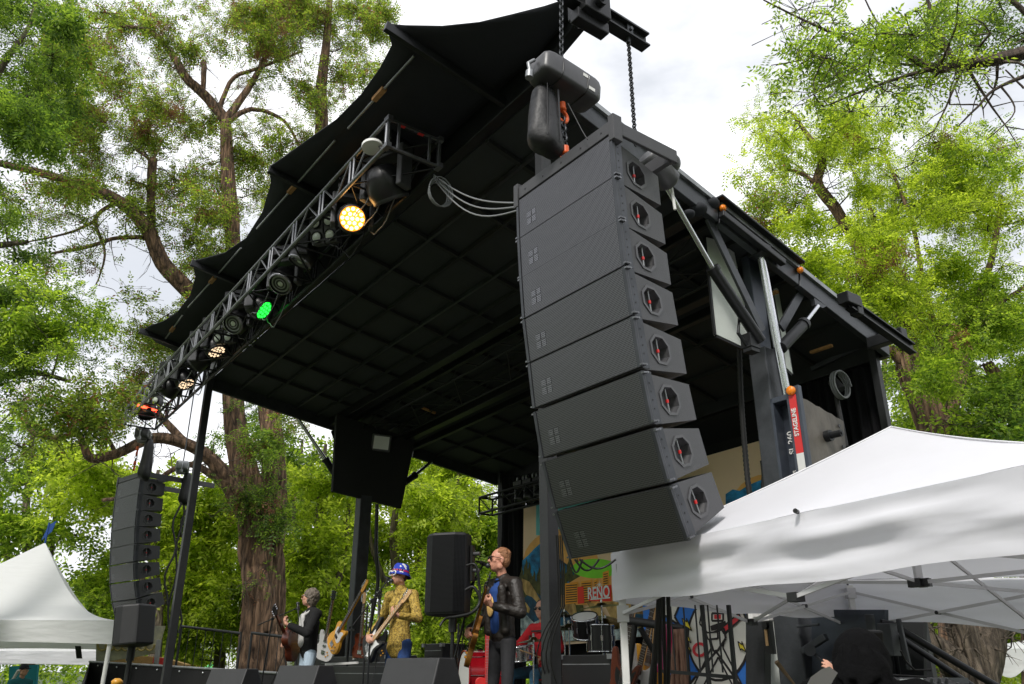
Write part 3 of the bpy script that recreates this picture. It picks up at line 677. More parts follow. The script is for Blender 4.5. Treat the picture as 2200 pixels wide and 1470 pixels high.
c_ = at_truss(479, 713, 3.08); blinder('middle four-lamp blinder, left of the green light', c_, (toward(c_) - VV * .9))
c_ = at_truss(460, 742, 3.1); moving_head('moving light with pale warm lenses below the middle blinder', c_, toward(c_) * .6 + VV * .5 - ZV * .9, 'led_warm')
c_ = at_truss(430, 772, 3.05); moving_head('dark moving light between the two moving lights with pale warm lenses', c_, UV * .4 - VV * .4 - ZV * .5, dots=False)
c_ = at_truss(395, 812, 3.1); moving_head('moving light with pale warm lenses nearest the left roof post', c_, toward(c_) * .6 + VV * .5 - ZV * .9, 'led_warm')
c_ = at_truss(366, 832, 3.0); moving_head('dark moving light between the far blinder and the left roof post', c_, UV * .5 - VV * .3 - ZV * .7, dots=False)
c_ = at_truss(326, 850, 3.05); blinder('farthest four-lamp blinder, near the far end of the truss', c_, (toward(c_) - VV * .9))
c_ = at_truss(316, 880, 3.08); t_ = moving_head('last moving light at the far end of the truss, showing a red glowing bar', c_, -ZV * .8 - UV * .3, dots=False)
b = MB(); b.beam(c_ + toward(c_) * .17 - VV * .17 + ZV * .05, c_ + toward(c_) * .17 + VV * .17 - ZV * .0, .03, .04); b.build('red_light_bar', M['led_red'], t_)
for i, (px, py) in enumerate(((790, 440), (735, 505), (575, 625), (530, 672), (415, 790))):
    q = TRp(0, 3.08, 0) ; p = at_truss(px, py, 3.1); s_, t2, h2 = st(p); hb = 6.14 - .32 * (s_ - TS0) / (TS1 - TS0)
    b = MB()
    for j in range(3):
        pts = []
        for k in range(9):
            u_ = k / 8; pts.append(S(s_ + (u_ - .5) * .7, 3.0 + .12 * j, hb - .02 - (.12 + .07 * j) * math.sin(math.pi * u_) + .02 * math.sin(k * 2.1 + i)))
        b.tube(pts, .007, 5)
    tag(b.build('cable_bundle', M['cable' if i % 2 else 'cable_grey'], loc=p), ['black cables looped above the nearest moving light and amber light', 'black cables looped under the truss beside the nearest blinder', 'thin cables looped under the truss right of the green light', 'thin cables looped under the truss left of the green light', 'cables looped under the truss above the far warm lenses'][i], 'cable')
b = MB(); b.beam(TRp(.0, 3.3, 0) - UV * .2 + ZV * -.02, TRp(.0, 3.3, 0) + UV * .5 - ZV * .02, .03, .03)
# cables from the truss to the line array
for j in range(1):
    b = MB()
    for jj in range(3):
        a = P(932, 376 + jj * 4, t=3.36); e = P(1113, 436 + jj * 8, t=3.15); pts = [a.lerp(e, k / 14) - ZV * (.10 + .05 * jj) * math.sin(math.pi * k / 14) for k in range(15)]; b.tube(pts, .007, 6)
    q = P(948, 412, t=3.36)
    for jj in range(4):
        pts = [q + (VV * math.cos(a_ * .42) * (.13 - .008 * jj) + ZV * math.sin(a_ * .42) * (.16 - .012 * jj)) + UV * .02 * jj for a_ in range(16)]; b.tube(pts, .007, 6)
    tag(b.build('speaker_cable', M['cable_grey'], loc=P(948, 412, t=3.36)), 'coiled grey cables strung from the near truss end to the large line array', 'cable')

# ------------------------------------------------------------ line arrays
BW, BH, BD = 1.0, .312, .54
def make_box():
    t = thing('line_array_speaker', 'x', 'loudspeaker', (0, 0, 0), 'speakers of the large near line array')
    kw = dict(world=False); hw = BW / 2; bh = BH / 2
    # cabinet: trapezoid in plan and wedge in profile; local -Y is the front, origin at front top centre
    zb = lambda y: (.045 * y / BD)           # how far top drops / bottom rises towards the back
    wb = lambda y: hw - .045 - max(0, (y - .07)) * .20
    b = MB(); ys = (.006, .07, BD); vs = []
    for y in ys:
        w_ = hw - .004 if y < .05 else wb(y)
        for sx, z in ((-1, -zb(y)), (1, -zb(y)), (1, -BH + zb(y)), (-1, -BH + zb(y))): vs.append((sx * w_, y, z))
    fs = [(0, 1, 2, 3), (11, 10, 9, 8)]
    for i in range(2):
        o = i * 4
        for k in ((0, 1), (2, 3)): fs.append((o + k[0], o + 4 + k[0], o + 4 + k[1], o + k[1]))
    fs += [(0, 3, 7, 4), (1, 5, 6, 2)]
    b.add(vs, fs)
    # side faces with an octagonal handle recess
    for sx in (-1, 1):
        cy, cz, ry, rz = .27, -bh, .102, .088
        def Pt(y, z): return (sx * wb(y), y, z)
        rect = [Pt(.07, -zb(.07)), Pt(BD, -zb(BD)), Pt(BD, -BH + zb(BD)), Pt(.07, -BH + zb(.07))]
        oc = [Pt(cy + ry * math.cos(a) * (1.0), cz + rz * math.sin(a)) for a in [R(22.5 + 45 * k) for k in range(8)]]
        vs = rect + oc; fs = [(0, 1, 4 + 1), (1, 4 + 0, 4 + 1), (1, 2, 4 + 7), (1, 4 + 7, 4 + 0), (2, 3, 4 + 5), (2, 4 + 5, 4 + 6), (2, 4 + 6, 4 + 7), (3, 0, 4 + 3), (3, 4 + 3, 4 + 4), (3, 4 + 4, 4 + 5), (0, 4 + 1, 4 + 2), (0, 4 + 2, 4 + 3)]
        n0 = len(vs); inn = [(sx * (wb(p[1]) - .05), cy + (p[1] - cy) * .74, cz + (p[2] - cz) * .74) for p in oc]; vs += inn
        fs += [(4 + k, 4 + (k + 1) % 8, n0 + (k + 1) % 8, n0 + k) for k in range(8)]; fs.append(tuple(n0 + k for k in range(8)))
        b.add(vs, fs if sx > 0 else [f[::-1] for f in fs])
    o = b.build('cabinet', M['speaker_black'], t, **kw)
    for sx in (-1, 1):
        b = MB(); ring = []
        for k in range(8):
            a = R(22.5 + 45 * k)
            for ro, zo in ((1.14, .0), (1.14, .006), (.94, .006), (.90, -.01)):
                y = .27 + .102 * ro * math.cos(a); ring.append((sx * (wb(y) + zo), y, -bh + .088 * ro * math.sin(a)))
        fs = [(k * 4 + j, ((k + 1) % 8) * 4 + j, ((k + 1) % 8) * 4 + j + 1, k * 4 + j + 1) for k in range(8) for j in range(3)]
        b.add(ring, fs); hnd = b.build('handle_frame', M['plastic_grey'], t, **kw)
        b = MB(); x = sx * (wb(.27) - .022); b.cyl((x, .27, -bh - .08), (x, .27, -bh + .08), .006, n=12); g = b.build('handle_bar', M['aluminium_dull'], t, **kw)
        b = MB(); b.cyl((x, .27, -bh - .012), (x, .27, -bh + .008), .0105, n=14); g2 = b.build('handle_ring', M['red'], g, world=False)
        # rigging strip and chrome pins
        b = MB(); b.bx((sx * (hw - .014), -.004, -bh), (.012, .01, bh - .004))
        b.box((sx * (hw - .022), .045, -bh), ((1, 0, 0), (0, 1, 0), (0, 0, 1)), (.004, .036, bh - .004))
        b.build('rigging_strip', M['steel_dark'], t, **kw)
        for z in (-.016, -BH + .016):
            b = MB(); b.cyl((sx * (hw - .02), .02, z), (sx * (hw + .016), .02, z), .007, n=8); b.bx((sx * (hw + .004), .0, z), (.010, .016, .005)); b.cyl((sx * (hw + .012), -.014, z), (sx * (hw + .012), .03, z), .004, n=8)
            b.build('rigging_pin', M['truss_grey'], t, **kw)
        b = MB()
        for z in (-.07, -.12, -.17, -.22): b.cyl((sx * (hw - .0185), .05, z), (sx * (hw - .016), .05, z), .005, n=8)
        b.cyl((sx * (wb(.1) - .002), .1, -.03), (sx * (wb(.1) + .002), .1, -.03), .013, n=12)
        b.build('bolts', M['plastic_black'], t, **kw)
    b = MB(); b.bx((0, -.002, -bh), (hw - .030, .007, bh - .006)); b.build('grille', M['grille'], t, **kw)
    # small round-dot emblem panel behind the mesh: four soft squares
    b = MB()
    for i in (0, 1):
        for j in (0, 1): b.bx((-hw + .14 + i * .055, -.0100, -bh - .015 - j * .055), (.022, .0006, .022))
    b.build('maker_badge', M['badge'], t, **kw)
    return t
grille_mat('badge', (.24, .24, .26), (.02, .02, .022), .0125)
FRONT = [(3.022, 4.771), (3.03, 4.466), (3.047, 4.168), (3.07, 3.858), (3.113, 3.548), (3.155, 3.222), (3.22, 2.898), (3.315, 2.588), (3.438, 2.295)]
ords = ['top', 'second from top', 'third from top', 'fourth from top', 'fifth from top', 'third from bottom', 'second from bottom', 'bottom']
proto = make_box()
for i in range(8):
    (t0, h0), (t1, h1_) = FRONT[i], FRONT[i + 1]; phi = math.atan2(t1 - t0, h0 - h1_)
    if i == 0: phi = R(1.5)
    loc = S(3.516, t0, h0 - .004); rot = (phi, 0, RZ); lab = f'{ords[i]} black grille speaker box of the large near line array'
    if i == 0: proto.location = loc; proto.rotation_euler = rot; proto['label'] = lab
    else: dup(proto, loc, rot, lab)
far = [(3.30 + (t - 3.02), (h - 4.771) * 1.0 + 5.0) for t, h in FRONT]
FA = R(42); FE = Vector((-math.cos(FA), math.sin(FA), 0)); FV = Vector((math.sin(FA), math.cos(FA), 0)); FC = P(305, 1014, z=15.2); FC = Vector((FC.x, FC.y, 0)) + FE * .5
for i in range(8):
    (t0, h0), (t1, h1_) = far[i], far[i + 1]; phi = math.atan2(t1 - t0, h0 - h1_) if i else R(1.5)
    dup(proto, FC + FV * (t0 - 3.3) + ZV * (h0 - .004), (phi, 0, -FA), f'{ords[i]} speaker box of the small distant line array on the left', 'speakers of the far left line array')
def fly_frame(label, sc, t0, h0, ext=.0, org=None, U_=None, V_=None):
    global S, UV, VV
    S0, U0, V0 = S, UV, VV
    if org is not None: UV, VV = U_, V_; S = lambda s, t, h: org + U_ * (s - sc) + V_ * (t - t0) + ZV * h
    t = thing('flying_frame', label, 'rigging frame', S(sc, t0 + .25, h0))
    b = MB()
    for sg in (-1, 1):
        b.sbx(sc + sg * .5 - .012, sc + sg * .5 + .012, t0 - .01, t0 + .58 + ext, h0 + .002, h0 + .10)
        b.sbx(sc + sg * .5 - .025, sc + sg * .5 + .025, t0 - .016, t0 + .06, h0 - .06, h0 + .13)
    b.sbx(sc - .486, sc + .486, t0 - .006, t0 + .03, h0 + .004, h0 + .098)
    b.sbx(sc - .486, sc + .486, t0 + .52, t0 + .56, h0 + .004, h0 + .098)
    b.sbx(sc - .06, sc + .06, t0 + .03, t0 + .52, h0 + .02, h0 + .09); b.build('frame_body', M['speaker_black'], t, .004)
    b = MB()
    for k in range(5):
        q = S(sc - .4 + .2 * k, t0 - .006, h0 + .05); b.cyl(q, q - VV * .003, .007, n=8)
    b.build('bolts', M['plastic_black'], t)
    S, UV, VV = S0, U0, V0
    return t
fly_frame('grey flying frame on top of the large near line array', 3.516, 3.02, 4.775)
fly_frame('flying frame with a long rear arm on top of the far left line array', 16.62, 3.30, 5.0, .9, FC, FE, FV)
# ------------------------------------------------------------ chain hoists
def hoist(label, c, ax, scale=1.0, bag_off=(0, 0, 0), bag_len=.62, bag_label='', hook_to=None, white=False, mbody='plastic_grey'):
    t = thing('chain_hoist', label, 'hoist', c, 'chain hoists'); ax = Vector(ax).normalized(); sd_ = ZV.cross(ax).normalized(); up = ax.cross(sd_); k = scale; c = Vector(c)
    # rounded rectangular motor housing: superellipse loft along ax
    b = MB(); prof = [(-.28, .55), (-.27, .8), (-.24, .94), (-.2, 1), (-.09, 1.02), (.05, 1.02), (.2, 1), (.24, .94), (.27, .8), (.28, .5)]; vs = []; n = 28
    for x, r in prof:
        for j in range(n):
            a = 2 * math.pi * j / n; ca, sa = math.cos(a), math.sin(a); ex = .3
            vs.append(c + ax * x * k + sd_ * (.125 * r * k * math.copysign(abs(ca) ** ex, ca)) + up * (.10 * r * k * math.copysign(abs(sa) ** ex, sa)))
    fs = [(i * n + j, i * n + (j + 1) % n, (i + 1) * n + (j + 1) % n, (i + 1) * n + j) for i in range(len(prof) - 1) for j in range(n)] + [tuple(range(n))[::-1], tuple(range((len(prof) - 1) * n, len(prof) * n))]
    b.add(vs, fs, True); b.build('motor_housing', M[mbody], t)
    b = MB()
    for x in (-.12, .12): 
        ringp = [c + ax * x * k + sd_ * (.128 * k * math.copysign(abs(math.cos(q)) ** .45, math.cos(q))) + up * (.104 * k * math.copysign(abs(math.sin(q)) ** .45, math.sin(q))) for q in [2 * math.pi * j / 28 for j in range(29)]]
        b.tube(ringp, .006 * k, 6, cap=False)
    b.build('housing_seam', M['plastic_black'], t)
    for sx, sz in ((.1, .04), (.16, -.05)):
        b = MB(); q = c + ax * sx * k - sd_ * .1275 * k + up * sz * k; b.box(q, (ax, sd_, up), (.03 * k, .002, .014 * k)); b.build('label_plate', M['white_paint'], t)
    b = MB(); q = c - ax * .3 * k; b.tube([q + up * .03, q - ax * .05 * k - up * .03 * k, q - ax * .02 * k - up * .12 * k], .014 * k, 8); b.cyl(q - ax * .03 * k - up * .1 * k, q - ax * .03 * k - up * .16 * k, .03 * k, n=12); b.build('power_plug', M['aluminium_dull'], t)
    # chain bag hanging under the front
    bc = c + Vector(bag_off) - up * .1 * k; b = MB(); vs = []; n = 20
    for i in range(13):
        z = -bag_len * i / 12; fl = [.06, .085, .095, .10, .104, .108, .112, .116, .12, .125, .128, .124, .09][i] * k
        for j in range(n):
            a = 2 * math.pi * j / n; w1 = 1 + .10 * math.sin(a * 5 + i * .4) * (i / 12); vs.append(bc + ZV * (z - .02 * math.cos(a + 1) * (i / 12)) + ax * math.cos(a) * fl * 1.15 * w1 + sd_ * math.sin(a) * fl * .9 * w1)
    fs = [(i * n + j, i * n + (j + 1) % n, (i + 1) * n + (j + 1) % n, (i + 1) * n + j) for i in range(12) for j in range(n)] + [tuple(range(12 * n, 13 * n))]
    b.add(vs, fs, True); b.build('chain_bag', M['bag_cloth'], t)
    b = MB()
    for sg in (-1, 1): b.beam(bc + ax * sg * .05 * k - sd_ * .1 * k + ZV * -.03, bc + ax * sg * .06 * k - sd_ * .105 * k - ZV * (bag_len - .05), .004, .012)
    b.build('bag_strap', M['plastic_black'], t)
    if hook_to is not None:
        h0, h1_ = Vector(hook_to[0]), Vector(hook_to[1])
        def hook(p, dn):
            b = MB(); d = dn; b.cyl(p, p + d * .05 * k, .026 * k, n=12); b.lathe(p + d * .05 * k, d, [(0, .03 * k), (.015 * k, .03 * k), (.02 * k, .015 * k)], 12)
            pts = [p + d * (.07 * k + .05 * k * (1 - math.cos(q))) + ax * .045 * k * math.sin(q) for q in [math.pi * .0 + j * .38 for j in range(14)]]
            b.tube(pts, [.014 * k] * 10 + [.012 * k, .010 * k, .008 * k, .006 * k], 8); return b.build('load_hook', M['orange_paint'], t)
        hook(h0, -ZV); hook(h1_ + ZV * .15 * k, -ZV)
        b = MB(); chain_mb(b, h0 - ZV * .13 * k, h1_ + ZV * .15 * k, .055 * k, .008 * k, .02 * k); b.build('load_chain', M['steel_dark'], t)
    return t
mat('bag_cloth', (.016, .016, .018), .55, 0, .3, 6, .4, 14)
hs = 3.55
hc = P(1214, 178, s=hs); s_, t_, h_ = st(hc); print('hoist', s_, t_, h_)
hk0 = P(1208, 222, s=hs + .02); hk1 = S(hs, st(hk0)[1], 4.86)
hoist('large dark chain hoist above the near line array, orange hooks below it', hc, VV - ZV * .1, .95, -VV * .135 + UV * .06, .52, hook_to=(hk0, hk1))
chain('hanging_chain', 'steel chain running up from the large hoist to the outrigger beam', P(1206, -40, s=hs), P(1206, 130, s=hs), 'steel_dark', link=.05)
s2 = 3.6; top2 = P(1349, 72, s=s2); b2 = P(1367, 292, s=s2)
chain('hanging_chain', 'black chain hanging from the outrigger beam tip to the rear of the near line array', top2 + ZV * .0, S(s2, st(top2)[1], st(b2)[2] - .1), 'black_metal', link=.034)
b = MB(); q = top2; b.box(q + ZV * .03, (UV, VV, ZV), (.03, .03, .05)); b.cyl(q, q - ZV * .1, .02); b.cyl(q + UV * .05 + ZV * .02, q - UV * .05 + ZV * .02, .016)
tag(b.build('beam_shackle', M['steel_dark'], loc=q), 'dark shackle clamped on the outrigger beam above the black chain', 'shackle')
# rear hoist of the near array, lying on the frame, with control rope
hb2 = P(1426, 352, s=3.75)
t = thing('chain_hoist', 'rounded dark hoist end peeking out behind the top of the near line array', 'hoist', hb2, 'chain hoists')
b = MB(); b.ell(hb2, (.14, .12, .1)); b.lathe(hb2 - VV * .2, VV - ZV * .6, [(0, .08), (.02, .1), (.2, .1), (.3, .1), (.33, .06)], 24); b.build('motor_housing', M['plastic_grey'], t)
b = MB(); b.cyl(hb2 + VV * .06 - ZV * .1, hb2 + VV * .09 - ZV * .4, .012); b.build('cable_tail', M['white_paint'], t)
b = MB(); b.tube([P(1220, 222, s=3.3), P(1250, 280, s=3.25), P(1262, 300, s=3.2)], .004, 5); tag(b.build('safety_wire', M['cable'], loc=P(1250, 280, s=3.3)), 'thin dark wire slanting from the large hoist to the array frame', 'wire')
# far left hoists
hcL = P(308, 936, z=15.3); s_, t_, h_ = st(hcL); hk = P(295, 965, z=15.3)
hoist('small chain hoist above the front of the far left line array', hcL, VV * .4 + UV, 1.0, VV * .1 - UV * .15, .75, hook_to=(hk + ZV * .05, Vector((hk.x, hk.y, 5.12))))
hcR = P(392, 1005, z=15.8)
hoist('small pale-topped chain hoist behind the far left line array, left of the post', hcR, UV + VV * .3, .95, VV * .12, .6, white=True, mbody='aluminium_dull')
b = MB(); b.cyl(hcL + ZV * .1, hcL + ZV * 1.4, .012); b.cyl(hcR + ZV * .1, hcR + ZV * 1.6, .012); 
ib0 = S(16.6, 2.9, st(hcL)[2] + 1.45); ib1 = S(16.6, 5.6, st(hcL)[2] + 1.45)
tag(b.build('hanging_chain', M['steel_dark'], loc=hcL), 'pair of chains above the far left hoists', 'chain')
# cables behind the left array
for j, (x0, y0, x1, y1) in enumerate(((395, 1080, 360, 1350), (388, 1060, 352, 1300), (402, 1075, 378, 1360))):
    a, e = P(x0, y0, s=16.3), P(x1, y1, s=16.0); b = MB(); b.tube([a.lerp(e, k / 12) + (VV * .09 * math.sin(k * 1.1 + j) * (.4 + j * .3)) for k in range(13)], .02, 6)
    tag(b.build('hanging_cable', M['cable'], loc=e), ['thick black cable hanging behind the far left line array', 'wavy black cable hanging close behind the far left line array', 'black cable hanging between the far left line array and the roof post'][j], 'cable')
# cable bundle under the near array
bot = P(1425, 1195, s=3.35)
b = MB(); rr = random.Random(3)
for j in range(6):
    x0 = 1425 + j * 4; pts = []
    for k in range(14):
        u_ = k / 13; sp_ = (abs(u_ - .18) * .5 + .22) if u_ > .18 else .3
        p = P(x0 - 8 + (j - 3) * 3.2 * sp_ * 1.5 - 16 * u_ + 5 * math.sin(u_ * 5 + j), 1172 + 420 * u_, z=5.0 + .03 * j); pts.append(p)
    b.tube(pts, .011 + .003 * (j % 2), 7)
b.cyl(P(1427, 1205, z=5.04), P(1426, 1214, z=5.04), .045, n=12)
tag(b.build('speaker_cable', M['cable'], loc=P(1415, 1470, z=5)), 'thick black cable bundle dropping from the underside of the near line array', 'cable')
b = MB()
for j in range(3):
    pts = [P(1225 + 26 * u_ * (j + 1) + 10 * j, 1200 + (28 - 4 * j) * math.sin(math.pi * min(1, u_)) - 6 * j * 0 + 2, z=4.75 - .02 * j) for u_ in [k / 10 for k in range(11)]]; b.tube(pts, .006, 6)
tag(b.build('speaker_cable', M['cable'], loc=P(1240, 1215, z=4.75)), 'short black cable loops under the left corner of the near line array', 'cable')
b = MB()
for j in range(4):
    pts = []
    for k in range(16):
        u_ = k / 15; x = 1207 - 4 * j + 6 * math.sin(u_ * 3) - (30 + 6 * j) * math.sin(math.pi * max(0, min(1, (u_ - .4) / .6))); pts.append(P(x + 40 * max(0, u_ - .7) * 1.5, 1150 + 380 * u_, z=5.2 + .03 * j))
    b.tube(pts, .0045, 6)
tag(b.build('hanging_cable', M['cable'], loc=P(1190, 1470, z=5.2)), 'black cables running down beside the front roof post near the drummer', 'cable')
# corrugated hoses on the near tower, cable on the far tower
def hose(label, pts, r, m='rubber', ridges=True, name='corrugated_hose'):
    b = MB(); n = 90; q = []; rs = []
    for k in range(n + 1):
        u_ = k / n * (len(pts) - 1); i = min(int(u_), len(pts) - 2); f = u_ - i
        p0, p1, p2, p3 = pts[max(i - 1, 0)], pts[i], pts[i + 1], pts[min(i + 2, len(pts) - 1)]
        q.append(.5 * ((2 * p1) + (p2 - p0) * f + (2 * p0 - 5 * p1 + 4 * p2 - p3) * f * f + (3 * p1 - p0 - 3 * p2 + p3) * f ** 3)); rs.append(r * (1 + (.18 if k % 2 and ridges else 0)))
    b.tube(q, rs, 10); return tag(b.build(name, M[m], loc=pts[-1]), label, 'hose' if name == 'corrugated_hose' else 'cable')
hose('black corrugated hose hanging left of the near steel tower', [P(x, y, t=6.7) for x, y in ((1588, 740), (1592, 850), (1600, 960), (1612, 1070), (1640, 1180))], .026)
hose('short black corrugated hose beside the foot of the near steel tower', [P(x, y, t=6.75) for x, y in ((1640, 990), (1643, 1020), (1642, 1060), (1650, 1100))], .03)
hose('black cable hanging beside the far dark tower', [P(x, y, s=12.4) for x, y in ((810, 1083), (808, 1180), (812, 1250), (800, 1320), (792, 1370))], .03, 'cable', False, 'hanging_cable')
hose('black cable coil hanging in the back right corner below the roof', [P(1812, 825, t=8.3) + VV * (.16 * math.cos(a)) + ZV * (.16 * math.sin(a)) + UV * a * .004 for a in [k * .8 for k in range(26)]], .012, 'cable_grey', False, 'cable_coil')
b = MB(); b.tube([P(1793, 820, t=8.3), P(1800, 870, t=8.3), P(1818, 960, t=8.3)], .03, 8); b.tube([P(1788, 818, t=8.3), P(1806, 838, t=8.3)], .06, 8); tag(b.build('rolled_cover', M['bag_cloth'], loc=P(1810, 960, t=8.3)), 'rolled dark cover hanging in the back right corner beside the cable coil', 'cover')

# ------------------------------------------------------------ side fill speakers
def side_fill(label, c, rz, w_, h_, d_, tilt=0, bev=.03):
    t = thing('pole_speaker', label, 'loudspeaker', c, None, (tilt, 0, rz)); kw = dict(world=False)
    hw, hh = w_ / 2, h_ / 2
    plan = [(-hw, 0), (-hw * .55, -d_ * .16), (hw * .55, -d_ * .16), (hw, 0), (hw, d_ * .35), (hw * .62, d_ * .84), (-hw * .62, d_ * .84), (-hw, d_ * .35)]
    b = MB(); b.prism([(x, y, -hh) for x, y in plan], (0, 0, h_)); b.build('cabinet', M['speaker_dark'], t, bev, **kw)
    pl = [(-hw * .985, -.006), (-hw * .55, -d_ * .16 - .012), (hw * .55, -d_ * .16 - .012), (hw * .985, -.006), (hw * .97, .0), (hw * .55, -d_ * .15), (-hw * .55, -d_ * .15), (-hw * .97, 0)]
    b = MB()
    for i in range(3): b.add([(pl[i][0], pl[i][1], -hh + .03), (pl[i + 1][0], pl[i + 1][1], -hh + .03), (pl[i + 1][0], pl[i + 1][1], hh - .03), (pl[i][0], pl[i][1], hh - .03)], [(0, 1, 2, 3)])
    o = b.build('grille', M['grille_dark'], t, **kw); s_ = o.modifiers.new('t', 'SOLIDIFY'); s_.thickness = .008
    return t
cs = P(957, 1232, t=4.35); print('sidefill', st(cs))
# local -Y is the speaker front; it fires across the stage to the left
t = side_fill('black pole-mounted speaker standing between the bass player and the singer', cs, RZ + R(35) , .42, .78, .42)
b = MB(); b.bx((.235, .12, .10), (.012, .035, .17)); b.build('connector_panel', M['plastic_black'], t, world=False)
b = MB()
for z in (.19, .03): b.cyl((.24, .12, z), (.31, .12, z), .02, n=10)
b.build('plug', M['plastic_grey'], t, world=False)
stt = thing('speaker_stand', 'black pole stand under the speaker between the bass player and the singer', 'stand', S(st(cs)[0], st(cs)[1], DECK))
base = S(st(cs)[0], st(cs)[1] + .05, 0) + VV * .05
b = MB(); b.cyl(base + ZV * 1.7, base + ZV * 2.12, .018); b.cyl(base + ZV * (DECK), base + ZV * 1.75, .055); b.build('pole', M['black_metal'], stt)
b = MB(); b.cyl(base + ZV * 1.98, base + ZV * 2.12, .04); b.build('mount_cup', M['plastic_black'], stt)
b = MB(); b.box(base + ZV * (DECK + .02), (UV, VV, ZV), (.22, .22, .02)); b.build('base_plate', M['black_metal'], stt)
bx_ = P(1003, 1215, t=4.35); by_ = P(1000, 1268, t=4.35)
hose('curved black cable looping from the upper socket of the pole speaker', [bx_, P(1022, 1215, t=4.4), P(1030, 1262, t=4.45), P(1028, 1300, t=4.45), P(1000, 1322, t=4.4), P(960, 1328, t=4.35), P(945, 1345, t=4.3)], .012, 'cable', False, 'speaker_cable')
hose('curved black cable looping from the lower socket of the pole speaker', [by_, P(1018, 1262, t=4.4), P(1031, 1290, t=4.45), P(1015, 1316, t=4.4), P(975, 1326, t=4.36)], .014, 'cable', False, 'speaker_cable')
c2 = P(276, 1347, t=3.2)
t = side_fill('small black pole-mounted speaker below the far left line array', c2, RZ + R(-60), .58, .60, .45, R(6), .03)
stt = thing('speaker_stand', 'thin black pole stand under the small left speaker', 'stand', S(st(c2)[0], st(c2)[1], 0))
b = MB(); p_ = S(st(c2)[0], st(c2)[1] + .1, 0); b.cyl(p_, p_ + ZV * (c2.z - .3), .04); b.cyl(p_ + ZV * (c2.z - .5), p_ + ZV * (c2.z - .3), .06); b.build('pole', M['black_metal'], stt)
b = MB()
for k in range(3): a = k * 2.1; b.tube([p_ + ZV * .7, p_ + Vector((math.cos(a) * .5, math.sin(a) * .5, .02))], .02, 8)
b.build('leg', M['black_metal'], stt)
# floor monitors
def wedge(label, c, rz, w_=.62, h_=.42, d_=.55):
    t = thing('floor_monitor', label, 'stage monitor', c, 'wedge monitors along the stage front', (0, 0, rz)); hw = w_ / 2
    prof = [(-.5 * d_, 0), (.5 * d_, 0), (.5 * d_, .2 * h_), (.05 * d_, h_), (-.28 * d_, h_), (-.5 * d_, .45 * h_)]
    b = MB(); b.prism([(-hw, y, z) for y, z in prof], (w_, 0, 0)); b.build('cabinet', M['wedge_paint'], t, .012, world=False)
    a, c_ = Vector((0, .5 * d_, .2 * h_)), Vector((0, .05 * d_, h_)); nrm = Vector((0, c_.z - a.z, a.y - c_.y)).normalized() ; nrm = Vector((0, abs(nrm.y), abs(nrm.z))); m_ = (a + c_) / 2 + nrm * .004
    b = MB(); b.box(m_, ((1, 0, 0), (c_ - a).normalized(), nrm), (hw - .03, (c_ - a).length / 2 - .03, .006)); b.build('grille', M['grille_dark'], t, world=False)
    for sx in (-1, 1):
        b = MB(); b.bx((sx * (hw + .002), -.03 * d_, h_ * .55), (.003, .07, .03)); b.build('handle', M['plastic_black'], t, world=False)
    b = MB(); b.bx((0, -.5 * d_ - .002, .1), (.06, .003, .05)); b.build('socket_plate', M['plastic_black'], t, world=False)
    return t
for (x, y, tt, rz, lab) in ((668, 1430, 4.05, RZ + R(18), 'black wedge monitor in front of the acoustic guitar player'), (915, 1414, 4.05, RZ + R(15), 'black wedge monitor in front of the bass player'), (513, 1437, 4.05, RZ + R(25), 'black wedge monitor farthest left, before the big tree trunk')):
    p = P(x, y, t=tt); s_, t_, h_ = st(p); wedge(lab, S(s_, t_, DECK), rz, .66, h_ - DECK, .62); print('wedge', s_, h_)
